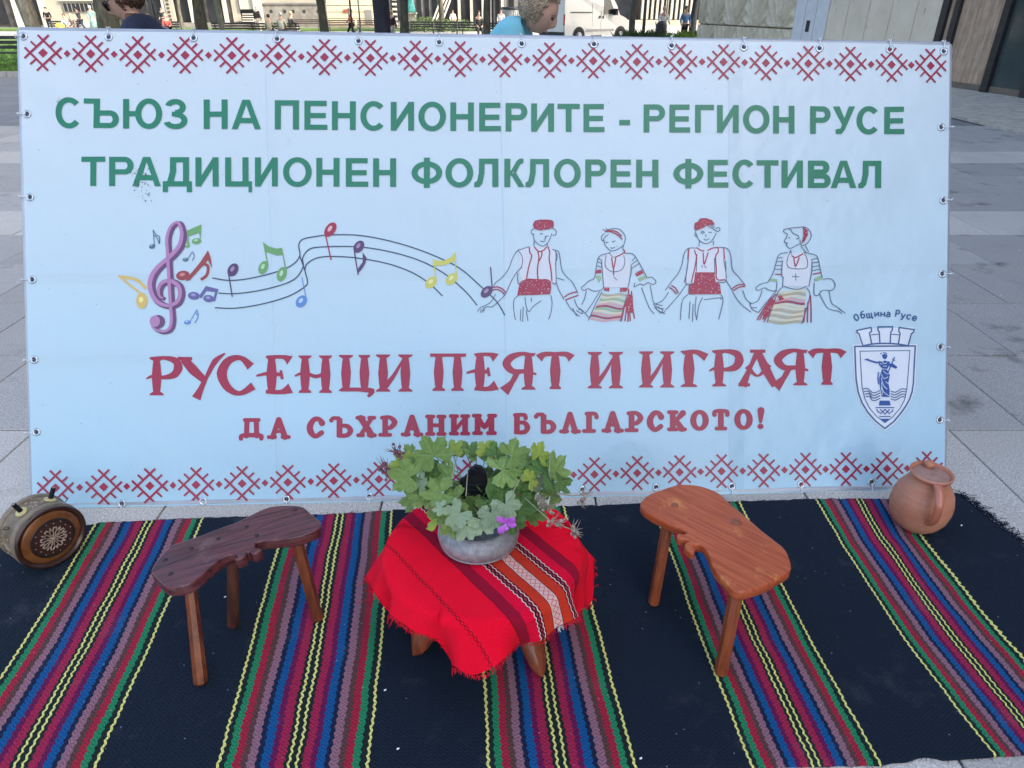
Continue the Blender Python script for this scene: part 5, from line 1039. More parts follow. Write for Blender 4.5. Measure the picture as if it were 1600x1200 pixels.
MB().lathe([(FR * .625, h + .0045), (FR * .60, h + .0055), (FR * .45, h + .0062), (FR * .2, h + .007), (0.0005, h + .0075)], 56, FM, FC).build('carved_disc', M_fd, fk, smooth=True)
M_inl = mat('carved_pale_inlay', (.42, .32, .24), .6, .2, 80, .1)
def flat_on(rd_, an, z, lst): return FC + FM @ Vector((rd_ * math.cos(an), rd_ * math.sin(an), z))
q = MB(); zc = h + .0088
def fpt(r_, a_, zz_=None): return FC + FM @ Vector((FR * r_ * math.cos(a_), FR * r_ * math.sin(a_), (zc if zz_ is None else zz_)))
for k in range(8):
    a_ = k * math.pi / 4
    loop = [fpt(.07, a_), fpt(.17, a_ - .26), fpt(.26, a_ - .2), fpt(.29, a_), fpt(.26, a_ + .2), fpt(.17, a_ + .26), fpt(.07, a_)]
    q.tube(loop, .0016, 5, False); q.tube([fpt(.27, a_ + .2), fpt(.36, a_ + .3), fpt(.36, a_ + .48), fpt(.28, a_ + .58)], .0024, 5)
    q.tube([fpt(.30, a_ - .08), fpt(.38, a_), fpt(.30, a_ + .08)], .0022, 5)
q.lathe([(0.007, 0), (.006, .002), (0, .003)], 10, FM, fpt(0, 0)); q.build('rosette', M_inl, fk, True)
q = MB()
for k in range(16):
    a_ = k * math.pi / 8 + .1; q.lathe([(.0022, 0), (.0018, .0015), (0, .002)], 6, FM, fpt(.47 if k % 2 else .52, a_, h + .0055))
q.build('carved_dots', M_inl, fk, True)
q = MB()
for rdd in (.60, .555):
    q.tube([fpt(rdd, R(a_), h + .0065) for a_ in range(0, 361, 12)], .0012, 4, False)
q.build('carved_ring', mat('dark_groove', (.02, .012, .01), .6, .1, 30, 0), fk, True)
# directions around the barrel matching the photo
def rad_dir(px_, py_):
    best = None
    for a_ in range(0, 360, 4):
        p = FC + FM @ Vector((FR * math.cos(R(a_)), FR * math.sin(R(a_)), 0)); X_, Y_ = proj(p); dd = (X_ - px_) ** 2 + (Y_ - py_) ** 2
        if best is None or dd < best[0]: best = (dd, R(a_))
    return best[1]
for (bx, by) in ((41, 808), (80, 784)):
    a_ = rad_dir(bx, by); d = FM @ Vector((math.cos(a_), math.sin(a_), 0)); p0 = FC + d * FR * .93
    MB().lathe([(.0, 0), (.019, .001), (.017, .006), (.011, .008), (0, .008)], 16, Matrix((d.orthogonal().normalized(), d.cross(d.orthogonal().normalized()), d)).transposed(), p0 + d * .002).build('spout_collar', mat('pale_yellow_wood', (.55, .47, .22), .5, .2, 40, .1), fk, True)
    sp_ = MB().tube([p0, p0 + d * .045], [.0075, .0068], 12).build('spout', M_black, fk, True, angle=50)
    MB().tube([p0 + d * .0452, p0 + d * .0458], .0045, 10).build('spout_hole', mat('bore_pale', (.3, .27, .22), .7, .1, 20, 0), sp_)
for (bx, by) in ((24, 830), (100, 788), (77, 886)):
    a_ = rad_dir(bx, by); d = FM @ Vector((math.cos(a_), math.sin(a_), 0)); p0 = FC + d * FR * .985; s1 = d.orthogonal().normalized()
    MB().tube([p0 + (d * (1 + math.cos(R(k))) + s1 * math.sin(R(k))) * .0065 for k in range(0, 361, 40)], .0014, 5, False).build('ring_eye', M_nail, fk, True)
q = MB()
for a0, a1 in ((rad_dir(17, 850), .3), (rad_dir(60, 795), .22), (rad_dir(25, 870), .2)):
    for k in range(14):
        aa = a0 + rnd.uniform(-a1, a1); zz_ = rnd.uniform(-.3, .3) * FL; r0 = FR * .967; rot_ = rnd.uniform(0, 6)
        def bp(da, dz): return FC + FM @ Vector((r0 * math.cos(aa + da), r0 * math.sin(aa + da), zz_ + dz))
        q.tube([bp(0, 0), bp(.05 * math.cos(rot_), .007 * math.sin(rot_)), bp(.09 * math.cos(rot_ + .6), .011 * math.sin(rot_ + .6))], .0018, 5)
q.build('carved_scrolls', M_inl, fk, True, kind='stuff')

# ---------------------------------------------------------------- clay jug
JB = gz(1437, 824) + Vector((-.016, .012, 0)); JR = .112; JB.z = .006
jug = thing('clay_jug', 'round terracotta jug with lid and one handle on the right end of the rug', 'jug', tuple(JB))
g = G('terracotta'); tc = g.n('TexCoord').outputs['Object']; f = g.noise(7, 5, tc); f2 = g.noise(50, 4, tc, .7); mp = g.n('Mapping'); g.l(tc, mp.inputs[0]); mp.inputs['Scale'].default_value = (2, 2, 60); f3 = g.noise(2, 4, mp.outputs[0])
c = g.mix(g.ramp(f, [(.3, 0.), (.7, 1.)]), (.46, .16, .085), (.62, .27, .16)); c = g.mix(g.ramp(f2, [(.6, 0.), (.75, .35)]), c, (.62, .42, .32)); c = g.mix(g.ramp(f3, [(.45, 0.), (.7, .25)]), c, (.58, .36, .28))
M_clay = g.done(c, .55, g.bump(g.math('ADD', f3, g.math('MULTIPLY', f2, .5)), .3, .0015))
JT = .222
MB().lathe([(0, 0), (.052, 0), (.060, .004), (.077, .022), (.091, .050), (.0975, .084), (.0965, .112), (.089, .144), (.075, .170), (.064, .188), (.0595, .202), (.061, .210), (.0665, .214), (.0675, JT), (.064, JT + .003), (.0605, JT), (.057, .208), (.054, .19)], 56, None, JB).build('body', M_clay, jug, smooth=True, angle=70)
lid = MB().lathe([(0, .206), (.058, .206), (.0585, .212), (.054, .2145), (.03, .2155), (0, .216)], 48, None, JB).build('lid', mat('lid_clay', (.38, .22, .17), .7, .2, 30, .3), jug, smooth=True, angle=50)
kn = JB + Vector((.010, .038, 0)); MB().lathe([(0.013, .214), (.011, .219), (.015, .224), (.017, .231), (.013, .238), (0, .241)], 24, None, kn).build('lid_knob', M_clay, lid, smooth=True)
MB().lathe([(.0035, .2162), (0, .2165)], 10, None, JB + Vector((-.004, -.008, 0))).build('steam_hole', M_hole, lid)
g = G('glazed_terracotta'); tc = g.n('TexCoord').outputs['Object']; M_glz = g.done(g.mix(g.noise(20, 4, tc), (.42, .12, .06), (.55, .2, .12)), .18, g.bump(g.noise(40, 3, tc), .1, .001), coat=.5)
hd_ = Vector((-.22, -.97, 0)).normalized()
hp = [(.058, .212), (.076, .214), (.100, .205), (.121, .180), (.128, .150), (.125, .120), (.112, .094), (.098, .080), (.088, .076)]
def hpt(r_, z): return JB + hd_ * r_ + Vector((0, 0, z))
hs, hw = cr([(a_, b_) for a_, b_ in hp], [.0155, .015, .0145, .014, .0135, .013, .0125, .012, .006], 4)
pts = [hpt(*q_) for q_ in hs]; q = MB(); side = Vector((-hd_.y, hd_.x, 0)); vs = []; n = 12
for i, p in enumerate(pts):
    t = (pts[min(i + 1, len(pts) - 1)] - pts[max(0, i - 1)]).normalized(); nn_ = side.cross(t)
    for k in range(n): an = 2 * math.pi * k / n; vs.append(p + side * math.cos(an) * hw[i] + nn_ * math.sin(an) * hw[i] * .62)
q.add(vs, [(i * n + k, i * n + (k + 1) % n, (i + 1) * n + (k + 1) % n, (i + 1) * n + k) for i in range(len(pts) - 1) for k in range(n)]); recalc(q.build('handle', M_glz, jug, smooth=True))
# small litter on the rug
for i, (x, y) in enumerate(((1502, 822), (1000, 1187), (600, 1080), (350, 934), (620, 1172), (355, 935))):
    P = gz(x, y, .011); q = MB(); q.add([P, P + Vector((.006, .002, .001)), P + Vector((.005, .006, .002)), P + Vector((-.001, .004, .001))], [(0, 1, 2, 3)])
    # part of the rug's dirt, kept with the rug
    q.build('lint', M_tie, rug)
# BACKGROUND
# stone building on the right: vertical wall plane X = 12.15 - .13 Y
WA = Vector((12.15 - .13 * 12.0 + .0, 12.0, 0)); WD = Vector((-.13, 1, 0)).normalized(); WN = Vector((-1, -.13, 0)).normalized()
def wallx(y): return 12.15 - .13 * y
def on_wall(x, y):
    d = ray(x, y); t = (12.15 - CAM.x) / (d.x + .13 * d.y) if True else 0; return CAM + d * t
YN, YF, WH_ = -26.0, on_wall(1090, 30).y, 24.0
mon = thing('stone_building', 'beige stone-clad building with carved relief panel and tall framed windows on the right', 'building', (wallx(12), 12, 0))
M_core = mat('pale_concrete', (.34, .33, .31), .8, .15, 3, .2, .01)
q = MB(); ds = .12
cs = [(wallx(YN) + ds, YN), (wallx(YF) + ds, YF), (wallx(YF) + 22, YF - 1), (wallx(YN) + 22, YN)]
q.add([(x, y, -.01) for x, y in cs] + [(x, y, WH_) for x, y in cs], [(0, 1, 5, 4), (1, 2, 6, 5), (2, 3, 7, 6), (3, 0, 4, 7), (4, 5, 6, 7), (3, 2, 1, 0)]); q.build('wall', M_core, mon)
def wpan(name, y0, y1, z0, z1, m, dep=.1, out_=0., parent=mon, label=None):
    a_, b_ = Vector((wallx(y0), y0, 0)), Vector((wallx(y1), y1, 0)); n_ = WN
    v = [a_ + n_ * out_, b_ + n_ * out_, b_ - n_ * dep + n_ * out_, a_ - n_ * dep + n_ * out_]
    q = MB(); q.add([(p.x, p.y, z0) for p in v] + [(p.x, p.y, z1) for p in v], [(0, 1, 5, 4), (1, 2, 6, 5), (2, 3, 7, 6), (3, 0, 4, 7), (4, 5, 6, 7), (3, 2, 1, 0)]); return q.build(name, m, parent, label=label)
yb = [on_wall(x, 55).y for x in (1090, 1238, 1288, 1466, 1482, 1492, 1505)]
# relief panels (two courses), carved grooves as geometry
g = G('relief_stone'); geo = g.n('NewGeometry').outputs['Position']; f = g.noise(2.5, 5, geo); f2 = g.noise(25, 4, geo, .7)
c = g.mix(g.ramp(f, [(.3, 0.), (.7, 1.)]), (.64, .55, .40), (.84, .74, .56)); c = g.mix(g.ramp(f2, [(.45, 0.), (.7, .4)]), c, (.22, .21, .18)); M_rel = g.done(c, .85, g.bump(f2, .5, .02))
yr0, yr1 = yb[1], yb[0]
NYR, NZR = 170, 60
for z0, z1 in ((.0, 1.02), (1.05, 2.3), (2.33, 3.6)):
    vs = []
    for j in range(NZR + 1):
        for i in range(NYR + 1):
            y = yr0 + (yr1 - yr0) * i / NYR; z = z0 + (z1 - z0) * j / NZR
            # leaf-like fan grooves
            cu = (y * .55 + math.floor(z / 1.04) * .4) % 1.0 - .5; zz_ = z - z0
            ang = math.atan2(cu * 1.8, zz_ + .15); rr_ = math.hypot(cu * 1.8, zz_ + .15)
            h = .05 * math.sin(ang * 17 + 1.5 * noise.noise(Vector((y * 1.3, z * 1.5, 0)))) * min(1, rr_ * 2) + .035 * noise.noise(Vector((y * 2.2, z * 3.0, 2)))
            e = min(i, NYR - i, j, NZR - j); h = h * min(1, e / 3) + (.02 if e > 0 else -.06)
            p = Vector((wallx(y), y, z)) + WN * (h + .03); vs.append(p)
    q = MB(); q.add(vs, [(j * (NYR + 1) + i, j * (NYR + 1) + i + 1, (j + 1) * (NYR + 1) + i + 1, (j + 1) * (NYR + 1) + i) for j in range(NZR) for i in range(NYR)])
    q.build('relief_panel', M_rel, mon, smooth=True)
M_pale = mat('pale_slab', (.72, .73, .74), .6, .06, 5, .1); M_trav = None
g = G('travertine'); geo = g.n('NewGeometry').outputs['Position']; f = g.noise(1.2, 5, geo); mp = g.n('Mapping'); g.l(geo, mp.inputs[0]); mp.inputs['Scale'].default_value = (14, 14, 3); f2 = g.noise(1, 5, mp.outputs[0], .75)
c = g.mix(g.ramp(f, [(.3, 0.), (.7, 1.)]), (.72, .61, .46), (.85, .73, .57)); c = g.mix(g.ramp(f2, [(.62, 0.), (.68, .8)]), c, (.12, .11, .10)); M_trav = g.done(c, .8, g.bump(f2, .3, .01))
M_slot = mat('slot_dark', (.02, .02, .02), .7, .1, 10, 0)
# pale strips with slot
ys = yb[2] + (yb[1] - yb[2]) * .0; 
for i in range(3):
    y0 = yb[2] + (yb[1] - yb[2]) * i / 3; y1 = yb[2] + (yb[1] - yb[2]) * (i + 1) / 3; wpan('pale_panel', y0 + .02, y1 - .02, 0, 6.0, M_pale, .1, .04)
pm = on_wall(1264, 40); wpan('slot', pm.y - .11, pm.y + .11, pm.z - .17, pm.z + .14, M_slot, .02, .045)
nP = 5
for i in range(nP):
    y0 = yb[3] + (yb[2] - yb[3]) * i / nP; y1 = yb[3] + (yb[2] - yb[3]) * (i + 1) / nP
    for z0, z1 in ((0, .32), (.33, 2.2), (2.21, 4.1)): wpan('stone_panel', y0 + .012, y1 - .012, z0, z1, M_trav, .1, .0 + rnd.uniform(0, .006))
# framed bays towards the viewer
M_met = mat('dark_bronze_frame', (.045, .045, .05), .35, .2, 10, 0, metal=.5)
M_wp = wood('weathered_panel_wood', (.36, .24, .16), (.58, .42, .31), 0, .6, (20, 20, 1.5), 0); M_gl = mat('dark_glass', (.05, .065, .065), .08, .2, 1, 0)
g = mat('grime_base', (.16, .13, .10), .8, .2, 10, 0)
def bay(y1, y0, m): wpan('wood_panel' if m is M_wp else 'dark_pane', y0, y1, .16, 5.5, m, .05, -.02); wpan('sill_board', y0, y1, 0, .16, g, .05, -.01)
def post(y, wdt=.16, o_=.06): wpan('frame_post', y - wdt / 2, y + wdt / 2, 0, 5.6, M_met, .2, o_)
def yat(x, y): return on_wall(x, y).y
edges = [yb[3], yat(1502, 0), yat(1581, 0), yat(1605, 40)]
post(edges[0] - .05, .2); bay(edges[0] - .15, edges[1] + .1, M_wp); post(edges[1], .16); bay(edges[1] - .08, edges[2] + .08, M_wp); post(edges[2], .18)
bay(edges[2] - .1, edges[2] - 1.0, M_gl); post(edges[2] - 1.12, .24); yy_ = edges[2] - 1.2
while yy_ > YN + 3: bay(yy_, yy_ - 2.2, M_wp if rnd.random() < .5 else M_gl); post(yy_ - 2.3, .2); yy_ -= 2.4
for fl_ in range(2, 7):
    z = .4 + fl_ * 3.3
    y = YN + 2
    while y < YF - 3: wpan('window', y, y + 1.6, z, z + 1.7, M_gl, .05, .0 if False else -.02); y += 3.4

# lawn and kerb on the left
b = MB(); b.add([(-60, 20.4, .0), (-6.5, 20.4, .0), (-6.5, 45, .0), (-60, 45, .0), (-60, 20.4, .05), (-6.5, 20.4, .05), (-6.5, 45, .05), (-60, 45, .05)], [(4, 5, 6, 7), (0, 1, 5, 4), (1, 2, 6, 5), (2, 3, 7, 6), (3, 0, 4, 7)])
M_lawn = mat('lawn_soil', (.085, .15, .03), .9, .35, 1.5, .4, .02); b.build('lawn', M_lawn, kind='structure')
b = MB(); b.add([(-6.0, 24, 0), (9, 24, 0), (9, 40, 0), (-6.0, 40, 0), (-6, 24, .05), (9, 24, .05), (9, 40, .05), (-6, 40, .05)], [(4, 5, 6, 7), (0, 1, 5, 4), (1, 2, 6, 5), (2, 3, 7, 6), (3, 0, 4, 7)])
if False: b.build('lawn', M_lawn, kind='structure')
b = MB(); b.add([(-60, 63, 0), (-2, 63, 0), (-2, 69, 0), (-60, 69, 0), (-60, 63, .12), (-2, 63, .12), (-2, 69, .12), (-60, 69, .12)], [(4, 5, 6, 7), (0, 1, 5, 4), (1, 2, 6, 5), (2, 3, 7, 6), (3, 0, 4, 7)]); b.build('lawn', M_lawn, kind='structure')
kerb = bpy.data.objects.new('kerb', None); COL.objects.link(kerb); kerb['kind'] = 'structure'
M_kerb = mat('kerb_stone', (.30, .30, .29), .8, .2, 8, .2)
me = None
for i in range(22):
    x = -7.0 - i * 1.0
    if me is None:
        o = MB().box((0, 0, .05), (.985, .22, .13)).build('kerb_stone', M_kerb, kerb); me = o.data
    else: o = bpy.data.objects.new('kerb_stone', me); COL.objects.link(o); o.parent = kerb
    o.location = (x, 20.28, rnd.uniform(-.004, .004))
# grass blades
M_gr = mat('grass_blade', (.10, .21, .035), .7, .35, 3, 0)
q = MB()
for k in range(16000):
    t = rnd.random() ** .6; y = 20.5 + 22 * (1 - t); x = rnd.uniform(-.76 * (y * .88 + .8) - 1, -.60 * (y * .88 + .8)); h_ = rnd.uniform(.05, .11); a_ = rnd.uniform(0, 6.3); dx, dy = .012 * math.cos(a_), .012 * math.sin(a_); lx, ly = rnd.gauss(0, .03), rnd.gauss(0, .03)
    q.add([(x - dx, y - dy, .05), (x + dx, y + dy, .05), (x + lx, y + ly, .05 + h_)], [(0, 1, 2)])
q.build('grass', M_gr, kind='stuff')

# ---- trees
def bark(name, c1, c2):
    g = G(name); tc = g.n('TexCoord').outputs['Object']; mp = g.n('Mapping'); g.l(tc, mp.inputs[0]); mp.inputs['Scale'].default_value = (9, 9, 2.5); f = g.noise(1, 6, mp.outputs[0], .7)
    return g.done(g.mix(g.ramp(f, [(.35, 0.), (.65, 1.)]), c1, c2), .9, g.bump(f, .8, .05))
B_ol = bark('olive_bark', (.05, .045, .03), (.15, .14, .10)); B_pl = bark('mottled_bark', (.13, .11, .08), (.40, .37, .28)); B_dk = bark('near_black_bark', (.008, .010, .016), (.025, .028, .038))
M_fol = mat('tree_foliage', (.06, .12, .025), .6, .4, .8, 0)
crown_me = {}
def crown_mesh(k):
    if k in crown_me: return crown_me[k]
    r_ = random.Random(k); q = MB(); cl = [Vector((r_.gauss(0, 1.5), r_.gauss(0, 1.5), r_.uniform(-.8, 3.2))) for _ in range(26)]
    for c in cl:
        rad = r_.uniform(.6, 1.15)
        for _ in range(80):
            v = Vector((r_.gauss(0, 1), r_.gauss(0, 1), r_.gauss(0, .8))).normalized() * rad * r_.random() ** .4; p = c + v; s = r_.uniform(.07, .15)
            u_ = Vector((r_.gauss(0, 1), r_.gauss(0, 1), r_.gauss(0, 1))).normalized(); w_ = u_.orthogonal().normalized()
            q.add([p - u_ * s, p + w_ * s * .6, p + u_ * s, p - w_ * s * .6], [(0, 1, 2, 3)])
    o = q.build('crown', M_fol, None); crown_me[k] = o.data; bpy.data.objects.remove(o); return crown_me[k]
def tree(x, Y, wpx, m, label, lean=0, hgt=4.2, cs_=1.5, ybase=None):
    P = gy(x, 40, Y); z = (Y * math.cos(CP) + 1.6 * math.sin(CP)); r = wpx * z / CF / 2
    t = thing('tree', label, 'tree', (P.x, P.y, 0), 0, 'park trees on the square'); q = MB(); rs = random.Random(int(x * 7))
    pts = []; rr_ = []
    for i in range(12):
        k = i / 11; zz_ = k * hgt; fl = 1 + .55 * math.exp(-zz_ / .25); pts.append(Vector((P.x + lean * (zz_ - 1.2) * .25 + .03 * math.sin(k * 9 + x), P.y + .03 * math.cos(k * 7 + x), zz_ - .02))); rr_.append(r * fl * (1 - .3 * k) * (1 + .05 * math.sin(k * 23 + x)))
    q.tube(pts, rr_, 14); top = pts[-1]
    for i in range(5):
        a_ = i * 1.26 + rs.random(); l_ = rs.uniform(1.6, 2.8); e = top + Vector((math.cos(a_) * l_ * .7, math.sin(a_) * l_ * .7, l_)); q.tube([top - Vector((0, 0, .3)), top.lerp(e, .45) + Vector((0, 0, .2)), e], [r * .5, r * .3, r * .1], 7)
    q.build('trunk', m, t, smooth=True)
    c = bpy.data.objects.new('crown', crown_mesh(int(x) % 3)); COL.objects.link(c); c.parent = t; c.location = (top.x - P.x, top.y - P.y, top.z + 1.6); c.scale = (cs_,) * 3; c.rotation_euler = (0, 0, rs.uniform(0, 6)); c['kind'] = 'stuff'
    return t
tree(49, 22, 24, B_pl, 'tree with pale mottled trunk at the far left above the bench', -.25)
tree(172, 23, 34, B_ol, 'thick olive-brown tree trunk beside the woman in the navy jacket', -.1)
tree(217, 55, 6, B_ol, 'slim tree behind the head of the woman in navy', 0)
tree(316, 30, 19, B_ol, 'stout dark tree trunk left of the slimmer pale one', .02)
tree(345, 33, 9, B_pl, 'slim pale tree trunk just right of a stout dark one', .1)
tree(506, 31, 14, B_ol, 'leaning brown tree trunk right of the seated white-haired person', -.35)
tree(595, 14, 27, B_dk, 'almost black straight tree trunk near the middle of the banner top', .0, cs_=1.2)
tree(632, 30, 14, B_ol, 'brown tree trunk right of the person in the burgundy shirt', 0)
tree(761, 27, 12, B_ol, 'slightly leaning dark tree trunk left of the ribbed grey kiosk', .25)
tree(988, 33, 10, B_ol, 'dark tree trunk just right of the white van front', .15)
tree(1083, 46, 11, B_dk, 'dark tree behind the person in the blue jacket', .1)
tree(812, 60, 7, B_ol, 'far slim tree behind the ribbed grey kiosk', 0); tree(690, 62, 9, B_ol, 'far tree trunk among the shrubs right of the turquoise statue', 0); tree(285, 58, 6, B_ol, 'far thin tree by the dark arcade', 0)
# ---- lamp posts
M_lp = mat('lamp_post_iron', (.015, .016, .018), .4, .1, 10, 0)
def lamp(x, Y, label, wpx=4):
    P = gy(x, 40, Y); t = thing('lamp_post', label, 'lamp post', (P.x, P.y, 0), 0, 'lamp posts on the square'); r = wpx / 2 * (Y * .88 + .8) / CF
    MB().tube([(P.x, P.y, -.01), (P.x, P.y, .25), (P.x, P.y, .3), (P.x, P.y, .9), (P.x, P.y, 4.2)], [r * 2, r * 1.8, r * 1.2, r, r * .7], 10).build('pole', M_lp, t, True)
    MB().lathe([(.05, 4.2), (.22, 4.35), (.26, 4.75), (.1, 4.95), (0, 5.0)], 14, None, (P.x, P.y, 0)).build('lantern', mat('lantern_glass', (.6, .6, .55), .3, .1, 10, 0), t, True)
lamp(245, 34, 'black lamp post beside the white-clad seated person'); lamp(550, 36, 'thin black lamp post behind the walking person in red', 3); lamp(563, 48, 'thinner lamp post right of the walking person in red', 2.4)
lamp(770, 33, 'dark lamp post between a leaning tree and the ribbed kiosk', 3.5); lamp(1006, 34, 'black lamp post left of the woman with the stroller', 5); lamp(1040, 60, 'thin far lamp post behind the woman with the stroller', 2.5)
# ---- benches
M_bw = mat('bench_slat_brown', (.05, .035, .025), .6, .3, 6, 0); M_bi = mat('bench_iron', (.012, .012, .014), .5, .1, 6, 0); M_bk = mat('bench_slat_black', (.012, .014, .016), .5, .2, 6, 0)
def bench(x, Y, rz, label, m=None, L=1.8):
    m = m or M_bw; P = gy(x, 45, Y); t = thing('park_bench', label, 'bench', (P.x, P.y, 0), rz, 'park benches on the square'); OFF[t.name] = Vector((0, 0, 0))
    for i in range(3): MB().box((0, -.2 + i * .15, .44), (L, .12, .035)).build('seat_slat', m, t, local=True)
    for i in range(3): MB().box((0, .22 + i * .03, .58 + i * .13), (L, .03, .09)).build('back_slat', m, t, local=True)
    for s in (-1, 1):
        q = MB(); x_ = s * L * .42; q.tube([(x_, -.25, 0), (x_, -.22, .42), (x_, .15, .42), (x_, .3, .9)], .025, 6); q.tube([(x_, .3, 0), (x_, .16, .42)], .025, 6); q.build('end_frame', M_bi, t, local=True)
    return t
bench(14, 23, .1, 'dark slatted bench at the far left edge beside the lawn', M_bk, 2.4); bench(368, 46, math.pi, 'black bench between the slim pale tree and the white column', M_bk, 2.6)
bench(430, 45, math.pi, 'bench under the seated white-haired people', None, 3.0); bench(480, 60, 0, 'brown bench behind the leaning tree', None, 2.2); bench(533, 56, 0, 'pale brown bench left of the walking person in red', None, 2.0); bench(575, 56, 0, 'bench just left of the almost black tree', None, 1.6)
bench(662, 50, 0, 'bench right of the person in burgundy', M_bk, 2.2); bench(700, 49, 0, 'middle bench of the row before the shrubs', M_bk, 2.2); bench(735, 48, 0, 'bench under the person in dark left of the leaning tree', M_bk, 2.0); bench(785, 45, .1, 'bench in front of the ribbed kiosk', M_bk, 2.0); bench(250, 50, 0, 'bench carrying the seated person with the red top', M_bk, 2.4); bench(100, 52, 0, 'bench with a yellow bag at its end', M_bk, 2.2)
P = gy(94, 42, 50); yb_ = thing('yellow_bag', 'small round yellow bag on the bench at far left', 'bag', (P.x, P.y, .45))
MB().lathe([(0, 0), (.2, .0), (.27, .1), (.25, .24), (.12, .32), (0, .33)], 14, None, (P.x, P.y, .47)).build('bag_body', mat('yellow_cloth', (.65, .55, .06), .7, .1, 10, 0), yb_, True); MB().tube([(P.x - .12, P.y, .76), (P.x, P.y, .92), (P.x + .12, P.y, .76)], .015, 5).build('bag_strap', M_lp, yb_)
# ---- far buildings
M_fg = mat('shop_glass_dark', (.02, .022, .026), .15, .4, .7, 0)
def fbuild(x0, x1, Y, m, label, nfl=2, win=2.6, ww=1.2, dep=10, ground=None, name='town_building'):
    X0, X1 = gy(x0, 14, Y).x, gy(x1, 14, Y).x; hh = 3.6 + nfl * 3.2
    t = thing(name, label, 'building', ((X0 + X1) / 2, Y, 0), 0)
    MB().box(((X0 + X1) / 2, Y + dep / 2, hh / 2 - .01), (X1 - X0, dep, hh)).build('wall', m, t)
    MB().box(((X0 + X1) / 2, Y + dep / 2, hh + .15), (X1 - X0 + .0, dep + .6, .3)).build('roof_cornice', mat('cornice_grey', (.4, .38, .35), .8, .1, 3, 0), t)
    n = max(1, int((X1 - X0) / win))
    for f_ in range(1, nfl + 1):
        for i in range(n):
            xc = X0 + (X1 - X0) * (i + .5) / n; z = 1.1 + f_ * 3.2 + .6
            w1 = MB().box((xc, Y - .02, z + .8), (ww + .2, .1, 1.8)).build('window', mat('window_frame_white', (.6, .58, .55), .6, .05, 3, 0), t)
            MB().box((xc, Y - .05, z + .8), (ww, .08, 1.6)).build('pane', M_fg, w1)
    return t, X0, X1
def strip(t, xa, xb, Y, z0, z1, m, name, out_=.06, th=.1):
    a_, b_ = gy(xa, 20, Y).x, gy(xb, 20, Y).x; return MB().box(((a_ + b_) / 2, Y - out_, (z0 + z1) / 2), (b_ - a_, th, z1 - z0)).build(name, m, t)
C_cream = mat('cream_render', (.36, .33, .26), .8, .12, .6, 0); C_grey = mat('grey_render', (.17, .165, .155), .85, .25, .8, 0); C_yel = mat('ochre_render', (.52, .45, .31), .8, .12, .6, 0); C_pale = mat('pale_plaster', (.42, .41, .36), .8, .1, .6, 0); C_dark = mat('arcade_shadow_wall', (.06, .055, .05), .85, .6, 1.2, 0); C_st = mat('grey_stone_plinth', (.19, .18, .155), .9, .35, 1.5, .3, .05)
YB = 76
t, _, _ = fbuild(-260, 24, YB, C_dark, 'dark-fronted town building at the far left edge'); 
for i in range(9): strip(t, -250 + i * 30, -250 + i * 30 + 22, YB, .3, 2.9, M_fg, 'shop_window', .08)
strip(t, 12, 24, YB, 0, 3.2, C_dark, 'pier', .1)
t, _, _ = fbuild(24, 160, YB, C_cream, 'cream town building with a long low window band behind the left people')
strip(t, 26, 37, YB, 0, 3.6, C_pale, 'pilaster', .25, .4); strip(t, 44, 62, YB, .2, 3.2, M_fg, 'shop_window', .05); strip(t, 66, 74, YB, 0, 3.2, C_pale, 'pilaster', .2, .3)
o = strip(t, 101, 152, YB, 1.35, 2.05, M_fg, 'window_band', .06)
for i in range(8): strip(t, 102 + i * 6.5, 103 + i * 6.5, YB, 1.35, 2.05, C_grey, 'mullion', .13, .06)
strip(t, 96, 158, YB, 0, .35, C_pale, 'ledge', .35, .6); strip(t, 98, 156, YB, 2.25, 2.4, C_pale, 'string_course', .12, .2)
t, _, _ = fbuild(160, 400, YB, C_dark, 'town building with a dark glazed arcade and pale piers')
for xa, xb, mm, z1 in ((168, 184, M_fg, 2.6), (190, 208, M_fg, 2.6), (214, 231, M_fg, 2.6), (236, 256, M_fg, 2.6), (278, 300, M_fg, 2.6), (304, 322, M_fg, 2.7), (328, 350, M_fg, 2.6), (364, 376, C_cream, 2.8), (380, 398, M_fg, 1.4)): strip(t, xa, xb, YB, .45, z1, mm, 'shop_window' if mm is M_fg else 'poster_panel', .07)
for xa in (208, 258, 300, 352): strip(t, xa, xa + 5, YB, 0, 3.2, C_pale, 'pier', .3, .4)
strip(t, 262, 275, YB, 0, 3.2, C_cream, 'patterned_pier', .3, .4)
for i in range(9): strip(t, 266, 270, YB, .25 + i * .33, .42 + i * .33, C_dark, 'carved_block', .52, .06)
strip(t, 276, 400, YB, 0, .42, C_st, 'low_plinth', .5, .8); strip(t, 378, 400, YB, 1.55, 3, C_pale, 'sign_board', .3)
for i in range(4): strip(t, 382, 399, YB, .5 + i * .2, .6 + i * .2, C_pale, 'step', .5 + .1 * (4 - i), .2)
t, _, _ = fbuild(400, 512, YB, C_cream, 'town building on a grey stone plinth with small square vents')
strip(t, 400, 413, YB, 0, 3.4, C_pale, 'white_column', .35, .5); strip(t, 413, 512, YB, 0, 1.95, C_st, 'stone_plinth', .2, .3); strip(t, 413, 512, YB, 1.95, 2.1, C_grey, 'plinth_cap', .25, .4)
for xx_ in (424, 445, 458, 475, 497): strip(t, xx_, xx_ + 4, YB, 1.25, 1.5, M_slot, 'vent', .37, .04)
t, _, _ = fbuild(512, 606, YB, C_yel, 'sunlit ochre town building with horizontal rusticated bands')
for i in range(5): strip(t, 512, 585, YB, .25 + i * .55, .74 + i * .55, C_yel, 'rusticated_band', .08, .12)
